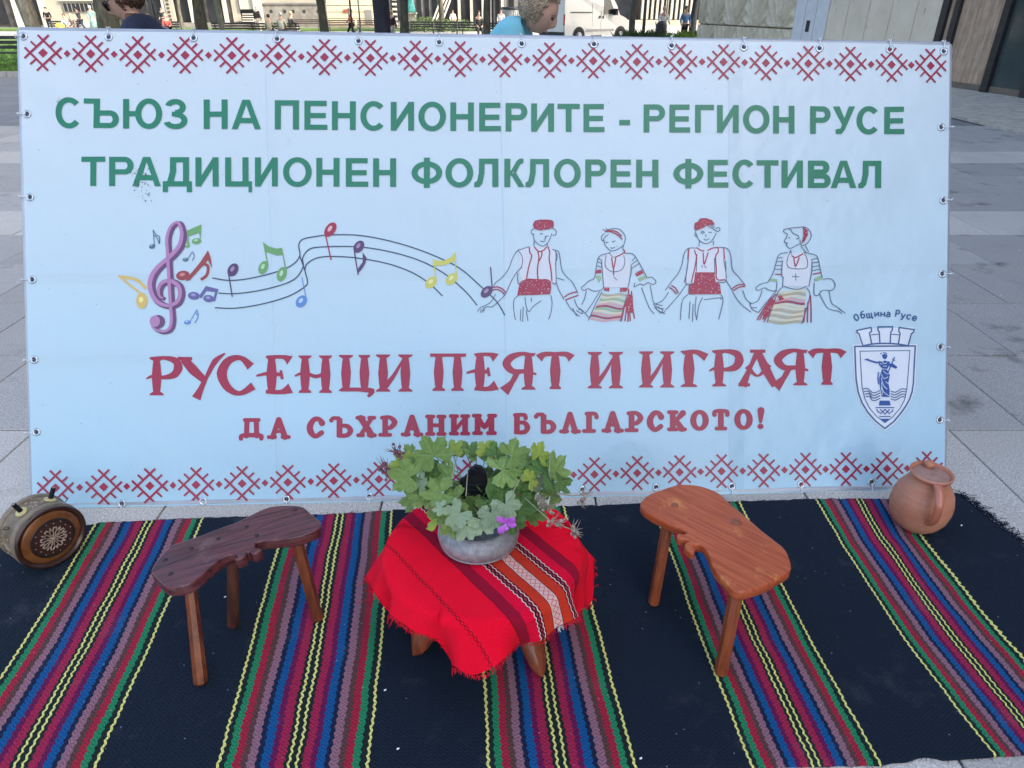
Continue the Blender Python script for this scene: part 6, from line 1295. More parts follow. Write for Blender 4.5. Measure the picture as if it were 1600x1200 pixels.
strip(t, 538, 551, YB, 1.3, 1.55, mat('brick_sign', (.28, .06, .03), .7, .1, 5, 0), 'small_sign', .2); strip(t, 571, 581, YB, .3, 1.5, C_grey, 'side_door', .16)
t, _, _ = fbuild(606, 690, YB, C_grey, 'grey town building behind the turquoise statue')
for xa in (612, 622, 640, 652, 664, 676): strip(t, xa, xa + 7, YB, .6, 2.9, M_fg, 'shop_window', .06)
for i in range(7): strip(t, 614, 621, YB, .2 + i * .42, .4 + i * .42, C_pale, 'shutter_slat', .14)
t, _, _ = fbuild(690, 1000, YB, C_grey, 'grey stone town building with tall dark doorways behind the shrubs')
for xa, xb in ((697, 714), (720, 734), (741, 752), (774, 780), (795, 803)): strip(t, xa, xb, YB, .3, 3.0, M_fg, 'doorway', .07)
for xa in (672, 684, 716, 735, 753, 783, 830, 860, 890, 920, 950): strip(t, max(xa, 691), max(xa, 691) + 4, YB, 0, 3.2, C_pale, 'pale_pilaster', .25, .3)
for i in range(4):
    a_ = gy(672 + i * 5, 20, YB - 1.6).x
    q = MB(); q.tube([(a_, YB - 2, 0), (a_ + 1.5, YB - 1.2, 3.4)], .09, 6); tt = thing('leaning_pole', 'pale slanted pole leaning at the wall, number %s from the left of four' % ('one', 'two', 'three', 'four')[i], 'pole', (a_, YB - 2, 0), 0, 'slanted pale poles by the wall'); q.build('pole', C_pale, tt)
t, _, _ = fbuild(1000, 1260, YB - 4, mat('colonnade_back', (.10, .065, .045), .8, .4, 2, 0), 'building with a row of pale columns behind the stroller')
for i in range(14): strip(t, 1000 + i * 7.5, 1003.6 + i * 7.5, YB - 4, .75, 3.6, C_pale, 'column', .5, .5)
strip(t, 960, 1110, YB - 4, .0, .28, C_pale, 'step', 1.6, 1.0); strip(t, 960, 1110, YB - 4, .28, .7, C_cream, 'plinth', .7, 1.2)
# far hill beyond the roofs
hv = []; n = 60
for i in range(n + 1):
    a_ = R(-75) + R(150) * i / n; r_ = 420; hv.append((r_ * math.sin(a_), r_ * math.cos(a_), -2)); hv.append((r_ * 1.1 * math.sin(a_), r_ * 1.1 * math.cos(a_), 14 + 8 * noise.noise(Vector((i * .2, 0, 0)))))
    
q = MB(); q.add(hv, [(2 * i, 2 * i + 2, 2 * i + 3, 2 * i + 1) for i in range(n)]); q.build('hills', mat('far_hill', (.10, .13, .10), .9, .2, .02, 0), kind='structure')
# statue and kiosk, planters, shrubs
P = gy(643, 40, 66); s_ = thing('green_statue', 'turquoise patinated statue on a beige pedestal right of the almost black tree', 'statue', (P.x, P.y, 0))
MB().box((P.x, P.y, .6), (.8, .8, 1.2)).build('pedestal', C_cream, s_); MB().box((P.x, P.y, 1.26), (1.0, 1.0, .12)).build('pedestal_cap', C_cream, s_)
M_pat = mat('copper_patina', (.08, .38, .36), .6, .3, 3, 0)
MB().lathe([(.42, 1.32), (.40, 1.5), (.28, 2.2), (.32, 2.5), (.22, 2.8), (.09, 2.9), (.14, 3.05), (.1, 3.22), (0, 3.25)], 14, None, (P.x, P.y, 0)).build('figure', M_pat, s_, True); MB().tube([(P.x - .25, P.y, 2.6), (P.x - .5, P.y - .1, 2.2), (P.x - .3, P.y - .3, 1.9)], [.08, .06, .05], 7).build('arm', M_pat, s_, True)
P = gy(798, 30, 52); kk = thing('ribbed_kiosk', 'grey ribbed drum-shaped kiosk with a dark rim behind the woman in light blue', 'kiosk', (P.x, P.y, 0))
M_rib = mat('ribbed_metal', (.33, .35, .35), .4, .1, 5, 0, metal=.3); MB().lathe([(.60, .0), (.60, 1.42), (.5, 1.45), (0, 1.46)], 30, None, (P.x, P.y, .12)).build('drum', M_rib, kk, True, angle=40)
for k in range(26): a_ = 2 * math.pi * k / 26; MB().box((P.x + .61 * math.cos(a_), P.y + .61 * math.sin(a_), .8), (.04, .05, 1.3), a_).build('rib', M_rib, kk)
MB().lathe([(.66, 1.45), (.68, 1.5), (.6, 1.58), (0, 1.6)], 30, None, (P.x, P.y, .12)).build('rim', M_lp, kk, True)
def shrub(x, Y, w_, h_, label, mcol=None, spiky=False, seed=0):
    P = gy(x, 45, Y); rs = random.Random(seed + int(x)); t = thing('shrub', label, 'shrub', (P.x, P.y, 0), 0, 'shrubs on the square'); q = MB()
    for k in range(420):
        if spiky:
            a_ = rs.uniform(0, 6.3); l_ = h_ * rs.uniform(.5, 1.1); b_ = P.copy(); b_.z = 0; b_ = b_ + Vector((rs.gauss(0, w_ * .3), rs.gauss(0, w_ * .3), 0)); d = Vector((math.cos(a_) * .45, math.sin(a_) * .45, 1)).normalized(); e = b_ + d * l_; s = Vector((-math.sin(a_), math.cos(a_), 0)) * .03; m_ = b_.lerp(e, .6); q.add([b_ - s * .5, b_ + s * .5, m_ + s, e + Vector((math.cos(a_) * .1, math.sin(a_) * .1, -.08)), m_ - s], [(0, 1, 2, 3, 4)])
        else:
            v = Vector((rs.gauss(0, 1), rs.gauss(0, 1), rs.gauss(0, 1))).normalized() * (rs.random() ** .35); p = Vector((P.x + v.x * w_ / 2, P.y + v.y * w_ / 2, h_ * (.5 + v.z * .5))); u_ = Vector((rs.gauss(0, 1), rs.gauss(0, 1), rs.gauss(0, 1))).normalized(); o_ = u_.orthogonal().normalized(); s = rs.uniform(.05, .12); q.add([p - u_ * s, p + o_ * s * .6, p + u_ * s, p - o_ * s * .6], [(0, 1, 2, 3)])
    q.build('foliage', mcol or M_shr, t)['kind'] = 'stuff'; MB().tube([(P.x, P.y, 0), (P.x, P.y, h_ * .6)], .04, 5).build('stem', B_ol, t)
M_shr = mat('shrub_leaf', (.07, .11, .03), .7, .5, 2, 0); M_shb = mat('bright_shrub_leaf', (.16, .26, .04), .6, .4, 2, 0)
for i, (x, Y, w_, h_, l_, mm, sp_) in enumerate(((664, 60, 2.2, 1.1, 'olive shrub right of the statue pedestal', None, 0), (690, 61, 2.0, .9, 'low greyish shrub in the middle of the planting', None, 0), (718, 58, 2.6, .9, 'dark low shrub behind the middle bench', None, 0), (806, 44, 1.4, .9, 'green shrub at the shoulder of the woman in light blue', None, 0), (640, 62, 1.3, .7, 'small shrub at the foot of the statue', None, 0),
        (992, 31, 1.0, .85, 'dark long-leaved plant beside the van front', None, 1), (1003, 32, 1.2, 1.0, 'tall long-leaved plant at the black lamp post', None, 1), (1015, 31, .8, .75, 'long-leaved plant left of the stroller', None, 1), (1056, 36, 1.0, .75, 'bright green plant between the stroller and the blue jacket', M_shb, 1), (1082, 38, .9, .8, 'bright green plant by the corner of the stone building', M_shb, 1), (1046, 38, .8, .55, 'low bright green plant right of the stroller', M_shb, 1))):
    shrub(x, Y, w_, h_, l_, mm, bool(sp_), i)
# ---- van
VR, VF = gy(904, 57, 40.0), gy(968.6, 56.5, 41.9)
fw = Vector((VF.x - VR.x, VF.y - VR.y, 0)).normalized(); sdv = Vector((fw.y, -fw.x, 0))      # sdv: towards the viewer's right side
if sdv.y > 0: sdv = -sdv
VO = Vector((VR.x, VR.y, 0))           # rear near-side wheel
def vp(a_, s, z): return VO + fw * a_ - sdv * s + Vector((0, 0, z))       # s: depth into the van
van = thing('delivery_van', 'white panel van parked with its rear and side towards the square', 'van', tuple(VO))
M_vw = mat('van_white_paint', (.80, .79, .73), .3, .03, 1, 0, coat=.4); M_vg = mat('van_glass', (.03, .04, .045), .08, .2, 1, 0); M_vb = mat('van_black_plastic', (.02, .02, .022), .6, .1, 2, 0); M_rub = mat('tyre_rubber', (.02, .02, .022), .85, .1, 4, 0); M_hub = mat('wheel_silver', (.5, .5, .5), .35, .1, 3, 0, metal=.6)
wb = (VF - VR).length
prof = [(-.95, .38), (-.98, .9), (-.96, 1.9), (-.90, 2.32), (-.7, 2.42), (1.9, 2.44), (2.25, 2.34), (2.75, 1.75), (2.95, 1.32), (3.45, 1.16), (3.72, 1.0), (3.78, .55), (3.7, .36)]
kx = (wb + .55) / 3.4
q = MB(); W_ = 1.95; n = len(prof)
for s, ins in ((0.06, 0.93), (0, 1), (W_, 1), (W_ - .06, .93)): pass
vs = []
for s, tum in ((0.0, 0), (W_, 1)):
    for a_, z in prof: inn = .10 * max(0, (z - 1.3) / 1.1); vs.append(vp(a_ * 1.0, s + (inn if s == 0 else -inn), z))
q.add(vs, [tuple(range(n)), tuple(range(2 * n - 1, n - 1, -1))] + [(i, n + i, n + (i + 1) % n, (i + 1) % n) for i in range(n)])
recalc(q.build('body', M_vw, van))
for a_ in (0, wb):
    for s in (-.005, W_ - .2):
        c0 = vp(a_, s, .34); ARm = Matrix((fw, Vector((0, 0, 1)), sdv)).transposed()
        if s < 0: MB().lathe([(.42, .004), (.43, .012), (.02, .012)], 24, ARm, vp(a_, 0, .36)).build('wheel_arch', M_vb, van)
        w_ = MB().lathe([(.2, -.19), (.32, -.19), (.34, -.16), (.34, -.02), (.32, .02), (.21, .02)], 24, ARm, c0 + (sdv * .01)).build('wheel', M_rub, van, True, angle=40); MB().lathe([(.205, .022), (.17, .005), (.07, .012), (.06, .03), (0, .03)], 20, ARm, c0 + (sdv * .01)).build('rim', M_hub, w_, True)
def vquad(name, pts, m, out_=.012, par=None): 
    q = MB(); P_ = [vp(a_, (.10 * max(0, (z - 1.3) / 1.1)) - out_, z) for a_, z in pts]; P2_ = [p - sdv * .01 for p in P_]; nn_ = len(pts)
    q.add(P_ + P2_, [tuple(range(nn_)), tuple(range(2 * nn_ - 1, nn_ - 1, -1))] + [(i, nn_ + i, nn_ + (i + 1) % nn_, (i + 1) % nn_) for i in range(nn_)]); return q.build(name, m, par or van)
vquad('side_window', [(1.78, 1.35), (1.78, 2.05), (2.22, 2.05), (2.62, 1.38)], M_vg); vquad('sliding_rail', [(-.6, 1.42), (.9, 1.42), (.9, 1.46), (-.6, 1.46)], M_vb); vquad('door_handle', [(1.42, 1.15), (1.42, 1.28), (1.5, 1.28), (1.5, 1.15)], M_vb); vquad('door_handle', [(1.68, 1.15), (1.68, 1.28), (1.76, 1.28), (1.76, 1.15)], M_vb)
vquad('side_moulding', [(.5, .55), (wb - .5, .55), (wb - .5, .66), (.5, .66)], mat('moulding_grey', (.45, .44, .42), .6, .1, 3, 0)); vquad('door_seam', [(1.58, .5), (1.58, 2.2), (1.592, 2.2), (1.592, .5)], M_vb, .008); vquad('door_seam', [(.95, .5), (.95, 2.2), (.962, 2.2), (.962, .5)], M_vb, .008)
MB().box(vp(2.45, -.16, 1.45), (.12, .28, .3), math.atan2(fw.y, fw.x)).build('side_mirror', M_vb, van)
def rquad(name, s0, s1, z0, z1, m, o_=.02):
    q = MB(); P_ = [vp(-.98 - o_, s0, z0), vp(-.98 - o_, s1, z0), vp(-.965 - o_, s1, z1), vp(-.965 - o_, s0, z1)]; P2_ = [p + fw * .03 for p in P_]; q.add(P_ + P2_, [(0, 1, 2, 3), (7, 6, 5, 4), (0, 4, 5, 1), (1, 5, 6, 2), (2, 6, 7, 3), (3, 7, 4, 0)]); return q.build(name, m, van)
rquad('rear_door', .12, .96, .5, 2.2, M_vw, .012); rquad('rear_door', .99, 1.83, .5, 2.2, M_vw, .012); rquad('tail_light', .01, .11, .85, 1.35, mat('red_lamp', (.45, .02, .015), .2, .1, 3, 0)); rquad('tail_light', 1.84, 1.94, .85, 1.35, mat('red_lamp', (.45, .02, .015), .2)); rquad('door_hinge', .85, .95, 1.2, 1.28, M_vb, .03); rquad('door_hinge', .85, .95, .8, .86, M_vb, .03); rquad('rear_bumper', .02, 1.93, .38, .55, M_vb, .06)
# windscreen
q = MB(); P_ = [vp(2.30, .22, 2.26), vp(2.30, W_ - .22, 2.26), vp(2.92, W_ - .1, 1.38), vp(2.92, .1, 1.38)]; q.add([p + Vector((0, 0, .03)) + fw * .02 for p in P_], [(0, 1, 2, 3)]); q.build('windscreen', M_vg, van)
# ---- parked dark car hint right of the van is part of the street scene
# ---- people
def skinmesh(V_, E_, R_, root=0, sub=1):
    me = bpy.data.meshes.new('t'); me.from_pydata(V_, E_, []); o = bpy.data.objects.new('t', me); COL.objects.link(o)
    m = o.modifiers.new('s', 'SKIN'); m.use_smooth_shade = True
    for i, r in enumerate(R_): sv_ = me.skin_vertices[0].data[i]; sv_.radius = r if hasattr(r, '__len__') else (r, r); sv_.use_root = (i == root)
    s2 = o.modifiers.new('u', 'SUBSURF'); s2.levels = sub; s2.render_levels = sub
    dg = bpy.context.evaluated_depsgraph_get(); me2 = bpy.data.meshes.new_from_object(o.evaluated_get(dg)); bpy.data.objects.remove(o); return me2
def put(name, me, m, parent):
    o = bpy.data.objects.new(name, me); COL.objects.link(o); o.parent = parent; me.materials.clear(); me.materials.append(m); return o
SKIN = mat('skin', (.56, .33, .24), .55, .1, 8, 0); HAIRS = {'white': mat('hair_white', (.62, .6, .56), .7, .2, 20, 0), 'grey': mat('hair_grey', (.40, .30, .21), .7, .3, 20, 0), 'brown': mat('hair_brown', (.09, .04, .02), .6, .3, 20, 0), 'dark': mat('hair_dark', (.02, .015, .012), .6, .3, 20, 0), 'blond': mat('hair_blond', (.45, .33, .18), .6, .2, 20, 0)}
def person(x, Y, rz, label, pose='stand', top=(.1, .1, .1), legs=(.02, .02, .03), hair='dark', h=1.68, skirt=None, seat=.45):
    P = gy(x, 40, Y); t = thing('person', label, 'person', (P.x, P.y, 0), rz); s = h / 1.72
    if pose == 'stand': hip = Vector((0, 0, .92)); kn = [(-.10, -.02, .48), (.10, .02, .48)]; an_ = [(-.11, .0, .08), (.11, .03, .08)]; sh = Vector((0, 0, 1.42)); hd = Vector((0, -.03, 1.62)); el = [(-.25, .02, 1.14), (.25, .02, 1.14)]; ha = [(-.24, -.12, .92), (.24, -.12, .92)]
    elif pose == 'walk': hip = Vector((0, 0, .90)); kn = [(-.09, -.22, .50), (.09, .08, .48)]; an_ = [(-.09, -.28, .09), (.09, .40, .16)]; sh = Vector((0, -.05, 1.40)); hd = Vector((0, -.10, 1.60)); el = [(-.24, .12, 1.14), (.24, -.12, 1.12)]; ha = [(-.22, .08, .92), (.22, -.30, .98)]
    elif pose == 'push': hip = Vector((0, 0, .92)); kn = [(-.10, -.12, .50), (.10, .08, .48)]; an_ = [(-.10, -.15, .09), (.10, .25, .1)]; sh = Vector((0, -.08, 1.40)); hd = Vector((0, -.14, 1.60)); el = [(-.24, -.12, 1.16), (.24, -.12, 1.16)]; ha = [(-.2, -.42, 1.02), (.2, -.42, 1.02)]
    else: hip = Vector((0, .1, seat + .08)); kn = [(-.12, -.34, seat + .06), (.12, -.34, seat + .06)]; an_ = [(-.12, -.38, .08), (.12, -.33, .08)]; sh = Vector((0, .02, seat + .56)); hd = Vector((0, -.06, seat + .77)); el = [(-.25, -.05, seat + .28), (.25, -.05, seat + .28)]; ha = [(-.12, -.25, seat + .14), (.12, -.25, seat + .14)]
    mid_ = hip.lerp(sh, .5); V_ = [hip, mid_, sh, sh + (hd - sh) * .45, hd, hd + Vector((0, -.005, .10))]; R_ = [(.15, .11), (.135, .10), (.12, .09), .055, (.078, .092), (.06, .07)]; E_ = [(0, 1), (1, 2), (2, 3), (3, 4), (4, 5)]
    for i, sx_ in enumerate((-1, 1)):
        b_ = len(V_); V_ += [hip + Vector((.09 * sx_, 0, -.04)), Vector(kn[i]), Vector(an_[i]), Vector(an_[i]) + Vector((0, -.14, -.045)), sh + Vector((.17 * sx_, 0, -.03)), Vector(el[i]), Vector(ha[i]), Vector(ha[i]) + (Vector(ha[i]) - Vector(el[i])).normalized() * .13]
        R_ += [.09, .06, .042, (.035, .028), .06, .042, .03, (.035, .018)]; E_ += [(0, b_), (b_, b_ + 1), (b_ + 1, b_ + 2), (b_ + 2, b_ + 3), (2, b_ + 4), (b_ + 4, b_ + 5), (b_ + 5, b_ + 6), (b_ + 6, b_ + 7)]
    body = put('body', skinmesh([v * s for v in V_], E_, [(r[0] * s, r[1] * s) if hasattr(r, '__len__') else r * s for r in R_]), SKIN, t)
    mt = mat('cloth_%02x%02x%02x' % tuple(int(c_ * 255) for c_ in top), top, .85, .15, 6, 0); ml = mat('cloth_%02x%02x%02x' % tuple(int(c_ * 255) for c_ in legs), legs, .85, .15, 6, 0)
    V2 = [hip + Vector((0, 0, -.02)), mid_, sh + Vector((0, 0, .01))]; R2 = [(.175, .135), (.16, .125), (.135, .105)]; E2 = [(0, 1), (1, 2)]
    for i, sx_ in enumerate((-1, 1)): b_ = len(V2); V2 += [sh + Vector((.17 * sx_, 0, -.03)), Vector(el[i]), Vector(el[i]).lerp(Vector(ha[i]), .8)]; R2 += [.078, .06, .05]; E2 += [(2, b_), (b_, b_ + 1), (b_ + 1, b_ + 2)]
    put('jacket', skinmesh([v * s for v in V2], E2, [(r[0] * s, r[1] * s) if hasattr(r, '__len__') else r * s for r in R2]), mt, t)
    if skirt: MB().lathe([(.16 * s, hip.z * s + .05), (.2 * s, hip.z * s - .1), (.27 * s, .45 * s), (.25 * s, .44 * s)], 18).build('skirt', mt if skirt is True else ml, t, True, local=True)
    else:
        V3 = [hip]; R3 = [(.165, .125)]; E3 = []
        for i, sx_ in enumerate((-1, 1)): b_ = len(V3); V3 += [hip + Vector((.09 * sx_, 0, -.05)), Vector(kn[i]), Vector(an_[i]).lerp(Vector(kn[i]), .08)]; R3 += [.105, .078, .062]; E3 += [(0, b_), (b_, b_ + 1), (b_ + 1, b_ + 2)]
        put('trousers', skinmesh([v * s for v in V3], E3, [(r[0] * s, r[1] * s) if hasattr(r, '__len__') else r * s for r in R3]), ml, t)
    for i in (0, 1): a_ = Vector(an_[i]) * s; MB().box((a_.x, a_.y - .06 * s, a_.z - .03), (.09 * s, .25 * s, .08 * s)).build('shoe', M_bk if i or True else None, t, local=True)
    q = MB(); hc = (hd + Vector((0, .015, .055))) * s; q.lathe([(0, .105 * s), (.055 * s, .095 * s), (.09 * s, .05 * s), (.10 * s, 0), (.092 * s, -.05 * s), (.07 * s, -.08 * s)], 16, None, hc + Vector((0, .022, 0))); put('hair', q.build('hair', HAIRS[hair], None, True).data, HAIRS[hair], t); 
    for o_ in list(COL.objects):
        pass
    return t
def cleanup_dupes():
    for o_ in list(COL.objects):
        if o_.name.split('.')[0] == 'hair' and o_.parent is None: bpy.data.objects.remove(o_)
W8 = (.7, .68, .62)
person(78, 62, .4, 'person in black standing between two pale piers at left', top=(.015, .015, .02), legs=(.02, .02, .02))
person(127, 58, -.5, 'person in dark jacket and jeans under the window band', 'walk', top=(.08, .08, .085), legs=(.06, .09, .14)); person(147, 55, .5, 'white-haired person in a turquoise dress left of the thick tree', top=(.25, .42, .38), legs=(.25, .42, .38), hair='white', skirt=True, h=1.75)
person(104, 51.6, .2, 'seated person in pale grey on the bench at left', 'sit', top=(.4, .42, .42), legs=(.05, .06, .1), hair='brown'); person(114, 51.6, -.2, 'seated person in brown on the bench at left', 'sit', top=(.16, .13, .11), legs=(.1, .09, .09), hair='grey')
person(232, 50, .6, 'person dressed in white seated left of the lamp post', 'sit', top=W8, legs=W8, hair='brown'); person(261, 49.6, .4, 'seated person in a red top with dark trousers', 'sit', top=(.30, .07, .06), legs=(.03, .03, .025), hair='blond'); person(257, 66, 0, 'person in dark standing behind the seated one in red', top=(.03, .03, .04), legs=(.03, .03, .04))
person(404, 50, 2.6, 'person in a black top and light shorts by the white column', top=(.02, .02, .02), legs=(.4, .38, .3), hair='white', h=1.8); person(421, 44.6, math.pi, 'person in a beige shirt seated with back turned', 'sit', top=(.42, .38, .28), legs=(.2, .2, .2), hair='dark'); person(440, 44.6, math.pi, 'white-haired person in a pale shirt seated with back turned', 'sit', top=(.5, .5, .42), legs=(.1, .1, .1), hair='white', h=1.8)
person(456, 47, 2.4, 'person in dark grey seated leaning beside the white-haired one', 'sit', top=(.06, .06, .055), legs=(.35, .33, .3), hair='blond', h=1.85)
person(549, 46, -1.3, 'person in a rust-red jacket walking by the lamp post', 'walk', top=(.27, .06, .03), legs=(.015, .015, .02), hair='blond', h=1.6); person(613, 38, math.pi * .8, 'fair-haired person in a burgundy shirt beside the almost black tree', top=(.05, .02, .035), legs=(.5, .5, .45), hair='blond', h=1.5)
person(748, 47.6, .3, 'person in dark clothes seated left of the leaning tree', 'sit', top=(.03, .03, .03), legs=(.04, .04, .04), h=1.9); person(783, 50, 0, 'person in white standing before the ribbed kiosk', top=W8, legs=W8, hair='dark', h=1.55); person(708, 60, .2, 'small far person in white by the shrubs', top=W8, legs=(.1, .1, .1), h=1.5)
pw = person(1035, 37, .15, 'woman in white with a dark vest pushing a black stroller', 'push', top=W8, legs=W8, hair='blond'); person(1070, 39, .2, 'person in a blue and white jacket with black trousers', top=(.10, .22, .42), legs=(.012, .012, .015), hair='brown')
P = gy(1033, 45, 36.2); srl = thing('stroller', 'black stroller pushed by the woman in white', 'stroller', (P.x, P.y, 0))
MB().lathe([(0, .35), (.22, .4), (.27, .65), (.26, .95), (.15, 1.08), (0, 1.12)], 16, None, (P.x, P.y, 0)).build('hood_and_seat', M_vb, srl, True)
MB().tube([(P.x - .2, P.y + .4, 1.05), (P.x - .22, P.y, .6), (P.x - .24, P.y - .35, .15)], .02, 6).build('frame', M_bi, srl); MB().tube([(P.x + .2, P.y + .4, 1.05), (P.x + .22, P.y, .6), (P.x + .24, P.y - .35, .15)], .02, 6).build('frame', M_bi, srl)
for sx_, sy_ in ((-1, -1), (1, -1), (-1, 1), (1, 1)): MB().lathe([(.04, -.02), (.12, -.02), (.12, .02), (.04, .02)], 14, Matrix.Rotation(math.pi / 2, 3, 'Y'), (P.x + .25 * sx_, P.y + .35 * sy_, .12)).build('wheel', M_rub, srl)
cleanup_dupes()
# ---- the two women right behind the banner
def near_woman(label, neck, headc, face, down, top, hairm, hairsize, glasses, bag, scale=1.0, curls=0, collar_low=0.0, lean=.22, tr=1.0):
    """neck, headc world points; face: horizontal facing unit vector; down: head pitch in radians"""
    f = Vector(face).normalized(); r = f.cross(Vector((0, 0, 1))).normalized()
    fx = (f * math.cos(down) - Vector((0, 0, 1)) * math.sin(down)); ux = r.cross(fx).normalized()
    hc = Vector(headc); nk = Vector(neck); base = Vector((nk.x, nk.y, 0)) - f * lean
    t = thing('person', label, 'person', (base.x, base.y, 0)); B0 = Vector((base.x, base.y, 0))
    q = MB(); NA, NB = 48, 36; vs = []
    for j in range(NB + 1):
        ph = math.pi * j / NB
        for i in range(NA):
            th = 2 * math.pi * i / NA; d = Vector((math.sin(ph) * math.cos(th), math.sin(ph) * math.sin(th), math.cos(ph)))      # x = face, z = up
            X_, Y_, Z_ = d.x * .098, d.y * .075, d.z * .118
            if d.x > 0 and d.z < 0: Y_ *= 1 - .30 * (-d.z); X_ *= 1.0 - .05 * (-d.z)
            if d.x < 0 and d.z < -.3: X_ *= .72
            if d.x > .5:
                c_ = abs(Y_); 
                X_ += .026 * math.exp(-(c_ / .014) ** 2) * math.exp(-((Z_ + .022) / .022) ** 2) + .012 * math.exp(-(c_ / .011) ** 2) * math.exp(-((Z_ - .008) / .02) ** 2)     # nose
                X_ -= .012 * math.exp(-((c_ - .032) / .016) ** 2) * math.exp(-((Z_ - .012) / .014) ** 2)      # sockets
                X_ += .007 * math.exp(-(c_ / .024) ** 2) * math.exp(-((Z_ + .060) / .006) ** 2) + .007 * math.exp(-(c_ / .022) ** 2) * math.exp(-((Z_ + .073) / .007) ** 2) - .005 * math.exp(-(c_ / .03) ** 2) * math.exp(-((Z_ + .0665) / .003) ** 2)
                X_ += .012 * math.exp(-(c_ / .022) ** 2) * math.exp(-((Z_ + .100) / .014) ** 2)
            vs.append(hc + (fx * X_ + r * Y_ + ux * Z_) * scale)
    q.add(vs, [(j * NA + i, j * NA + (i + 1) % NA, (j + 1) * NA + (i + 1) % NA, (j + 1) * NA + i) for j in range(NB) for i in range(NA)])
    for s in (-1, 1):   # ears
        e = hc + (r * .072 * s - fx * .005 + ux * .0) * scale; q.tube([e + ux * .03, e + ux * .012 - fx * .016 + r * s * .012, e - ux * .012 - fx * .01 + r * s * .012, e - ux * .03], [.004, .009, .008, .004], 8)
    hip = B0 + Vector((0, 0, .92)) - f * .45 * lean; sh = nk - Vector((0, 0, .055 * (2.2 - 1.2 * tr) + (.05 if lean < .1 else 0))) - f * .07 * tr; 
    Z = Vector((0, 0, 1)); V_ = [hip, hip.lerp(sh, .5) - f * .02, sh, nk, hc - ux * .07 - fx * .02]; R_ = [(.16, .12), (.15, .11), (.12, .09), .055, .05]; E_ = [(0, 1), (1, 2), (2, 3), (3, 4)]
    arm = []
    for s in (-1, 1):
        b_ = len(V_); so = sh + r * .17 * s; el = so - Z * .28 + f * .06 + r * .05 * s; ha = el + f * .22 - Z * .05 - r * .04 * s; arm.append((so, el, ha)); hp_ = hip + r * .09 * s; kn = B0 + r * .1 * s + Z * .48; an_ = B0 + r * .1 * s + Z * .09
        V_ += [so, el, ha, hp_ - Z * .05, kn, an_, an_ + f * .15 - Z * .05]; R_ += [.06, .043, .03, .095, .06, .042, (.04, .03)]; E_ += [(2, b_), (b_, b_ + 1), (b_ + 1, b_ + 2), (0, b_ + 3), (b_ + 3, b_ + 4), (b_ + 4, b_ + 5), (b_ + 5, b_ + 6)]
        for k in range(5):      # fingers
            b2 = len(V_); o_ = r * (.018 * (k - 2)) ; l_ = (.05, .075, .085, .078, .06)[k]; d1 = (f - Z * .3 + r * (-.5 * s if k == 0 else .03 * (k - 2))).normalized(); V_ += [ha + f * .07 + o_, ha + f * .07 + o_ + d1 * l_ * .55, ha + f * .07 + o_ + d1 * l_ - Z * .02]; R_ += [.011, .009, .007]; E_ += [(b_ + 2, b2), (b2, b2 + 1), (b2 + 1, b2 + 2)]
    me = skinmesh([v - B0 for v in V_], E_, R_); n0_ = len(q.v)
    q.add([v.co + B0 for v in me.vertices], [tuple(p.vertices) for p in me.polygons]); hb = q.build('body', SKIN, t, smooth=True)
    m = hb.modifiers.new('r', 'REMESH'); m.mode = 'VOXEL'; m.voxel_size = .0065; m.use_smooth_shade = True
    dg = bpy.context.evaluated_depsgraph_get(); me2 = bpy.data.meshes.new_from_object(hb.evaluated_get(dg)); hb.modifiers.clear(); hb.data = me2
    bm = bmesh.new(); bm.from_mesh(me2); seen = set(); isl = []
    for v0 in bm.verts:
        if v0.index in seen: continue
        st_ = [v0]; seen.add(v0.index); comp = []
        while st_:
            vv = st_.pop(); comp.append(vv)
            for e_ in vv.link_edges:
                o_ = e_.other_vert(vv)
                if o_.index not in seen: seen.add(o_.index); st_.append(o_)
        isl.append(comp)
    isl.sort(key=len, reverse=True)
    for comp in isl[1:]: bmesh.ops.delete(bm, geom=comp, context='VERTS')
    bm.to_mesh(me2); bm.free()
    # eyes, brows, lips
    for s in (-1, 1):
        q = MB(); q.lathe([(0, -.009), (.008, -.005), (.0095, 0), (.008, .005), (0, .009)], 12, None, hc + (fx * .083 + r * .032 * s + ux * .010) * scale); q.build('eye', mat('eye_dark', (.05, .04, .04), .2, .1, 5, 0), hb, True)
        MB().tube([hc + (fx * .092 + r * .018 * s + ux * .030) * scale, hc + (fx * .090 + r * .032 * s + ux * .034) * scale, hc + (fx * .078 + r * .048 * s + ux * .030) * scale], .0028, 5).build('eyebrow', hairm, hb)
    MB().tube([hc + (fx * .088 + r * -.022 + ux * -.066) * scale, hc + (fx * .100 + ux * -.066) * scale, hc + (fx * .088 + r * .022 + ux * -.066) * scale], .0035, 6).build('lips', mat('lips', (.35, .12, .11), .5, .1, 5, 0), hb, True)
    # clothes
    V2 = [hip - Z * .05, hip.lerp(sh, .5) - f * .02, sh + Z * .0, sh + (nk - sh) * (.45 + collar_low)]; R2 = [(.19, .15), (.18, .14), (.15 * tr, .125 * tr), (.085 * tr, .085 * tr)]; E2 = [(0, 1), (1, 2), (2, 3)]
    for so, el, ha in arm: b_ = len(V2); V2 += [so, el, el.lerp(ha, .25)]; R2 += [.085 * tr, .066, .06]; E2 += [(2, b_), (b_, b_ + 1), (b_ + 1, b_ + 2)]
    top_ = put('top', skinmesh([v - B0 for v in V2], E2, R2, sub=2), top, t)
    V3 = [hip]; R3 = [(.175, .135)]; E3 = []
    for s in (-1, 1): b_ = len(V3); V3 += [hip + r * .09 * s - Z * .06, B0 + r * .1 * s + Z * .48, B0 + r * .1 * s + Z * .12]; R3 += [.11, .08, .065]; E3 += [(0, b_), (b_, b_ + 1), (b_ + 1, b_ + 2)]
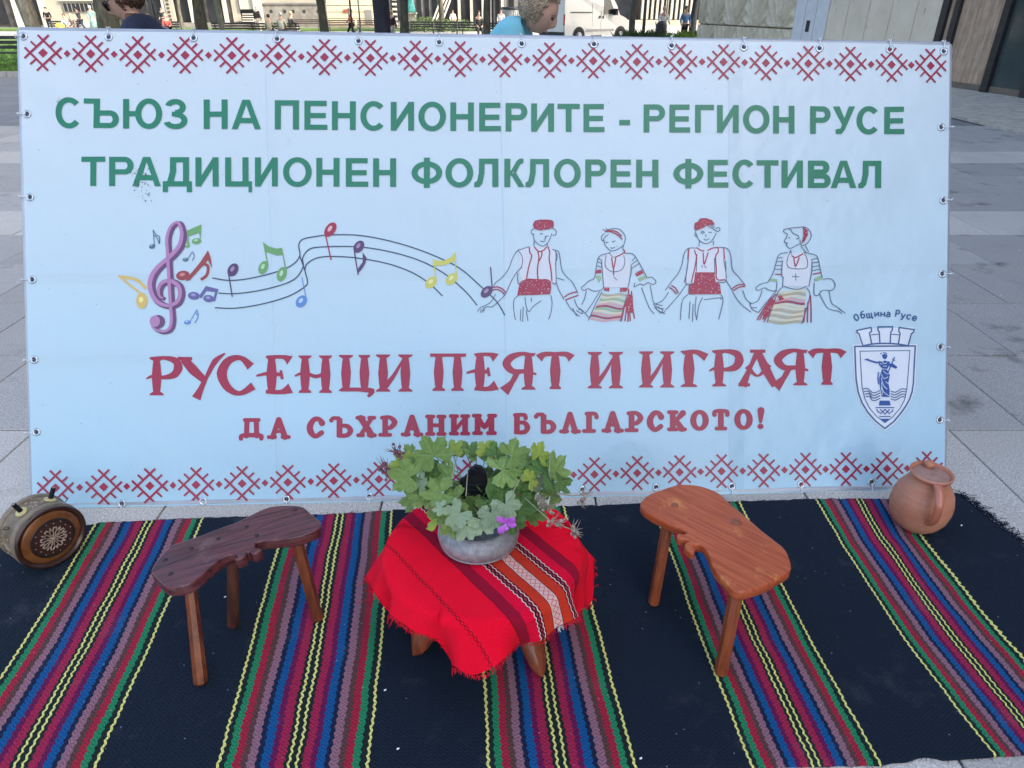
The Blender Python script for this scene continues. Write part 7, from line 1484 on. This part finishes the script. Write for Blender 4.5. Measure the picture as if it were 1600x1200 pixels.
    put('trousers', skinmesh([v - B0 for v in V3], E3, R3), mat('dark_trousers', (.03, .03, .04), .85, .1, 6, 0), t)
    for s in (-1, 1): c_ = B0 + r * .1 * s + f * .06 + Z * .045; MB().box(c_, (.09, .25, .085), math.atan2(f.y, f.x) - math.pi / 2).build('shoe', M_bk, t)
    # hair: volume plus many short curls
    q = MB(); vs = []; NA, NB = 40, 24
    for j in range(NB + 1):
        ph = math.pi * j / NB
        for i in range(NA):
            th = 2 * math.pi * i / NA; d = Vector((math.sin(ph) * math.cos(th), math.sin(ph) * math.sin(th), math.cos(ph)))
            k = 1.0 + .12 * noise.noise(d * 4 + hc) + .07 * noise.noise(d * 11)
            X_, Y_, Z_ = d.x * .112 * hairsize * k, d.y * .094 * hairsize * k, d.z * .118 * hairsize * k
            if d.x > .25: X_ *= max(.35, 1 - (d.x - .25) * .9) if d.z < .55 else 1 - .25 * (d.x)
            vs.append(hc + (fx * (X_ - .030) + r * Y_ + ux * (Z_ + .030)) * scale)
    q.add(vs, [(j * NA + i, j * NA + (i + 1) % NA, (j + 1) * NA + (i + 1) % NA, (j + 1) * NA + i) for j in range(NB) for i in range(NA)]); hr = q.build('hair', hairm, t, smooth=True)
    q = MB(); rs = random.Random(3)
    for k in range(curls):
        a_ = Vector((rs.gauss(0, 1), rs.gauss(0, 1), rs.gauss(.2, 1))).normalized()
        if a_.x > .45 and a_.z < .55: continue
        X_, Y_, Z_ = a_.x * .112 * hairsize, a_.y * .094 * hairsize, a_.z * .118 * hairsize; p = hc + (fx * (X_ - .030) + r * Y_ + ux * (Z_ + .030)) * scale; n_ = (fx * a_.x + r * a_.y + ux * a_.z); t1_ = n_.orthogonal().normalized(); t1_ = (Matrix.Rotation(rs.uniform(0, 6), 3, n_) @ t1_); t2_ = n_.cross(t1_); rr_ = rs.uniform(.006, .013)
        q.tube([p - n_ * .006 + (t1_ * math.cos(u_) + n_ * math.sin(u_)) * rr_ + t2_ * .005 * u_ for u_ in (0, .9, 1.8, 2.7, 3.6)], [.002, .0034, .0034, .0026, .001], 4, False)
    if curls: q.build('curls', hairm, hr, True, kind='stuff')
    if glasses:
        gl = MB(); 
        for s in (-1, 1): gl.lathe([(.024, -.002), (.025, 0), (.024, .002), (0, .0025)], 16, Matrix((r, ux, fx)).transposed(), hc + (fx * .100 + r * .033 * s + ux * .006) * scale)
        o = gl.build('sunglasses', M_black, t, True)
        for s in (-1, 1): MB().tube([hc + (fx * .098 + r * .055 * s + ux * .012) * scale, hc + (fx * .05 + r * .082 * s + ux * .014) * scale, hc + (-fx * .01 + r * .084 * s + ux * .012) * scale], .0028, 5).build('temple_arm', M_black, o)
    if bag:
        pts = [sh + Z * .055 + f * .13 + r * .10, sh + Z * .085 + f * .02 + r * .13, sh + Z * .03 - f * .12 + r * .13, sh - Z * .12 - f * .18 + r * .12]; pts = [nk + r * .0 + r * .11 + f * .05 - Z * .10, nk + r * .13 - Z * .045 - f * .03, nk + r * .14 - Z * .085 - f * .12, nk + r * .14 - Z * .20 - f * .18, nk + r * .12 - Z * .42 - f * .20]
        MB().tube(cr([tuple(p)[:2] for p in pts], [1] * 5, 1)[0] and pts, .008, 6).build('bag_strap', mat('grey_strap', (.25, .26, .28), .6, .1, 6, 0), t, True)
    return t
M_cy = mat('light_blue_jersey', (.19, .52, .62), .85, .06, 4, .1); M_nv = mat('navy_jersey', (.012, .018, .045), .9, .2, 6, .1)
Yw = 4.15
near_woman('woman with short curly grey hair in a light blue shirt, head bowed, before the van', gy(823, 34, Yw), gy(844, 17, Yw), (1, -.15, 0), R(34), M_cy, HAIRS['grey'], 1.0, False, False, .93, 3000, .0)
near_woman('woman with brown hair and dark glasses in a navy jacket looking down to the left', gy(205, 18, Yw), gy(191, -3, Yw), (-1, -.1, 0), R(30), M_nv, HAIRS['brown'], .98, True, True, .90, 2200, .45, .04, .80)
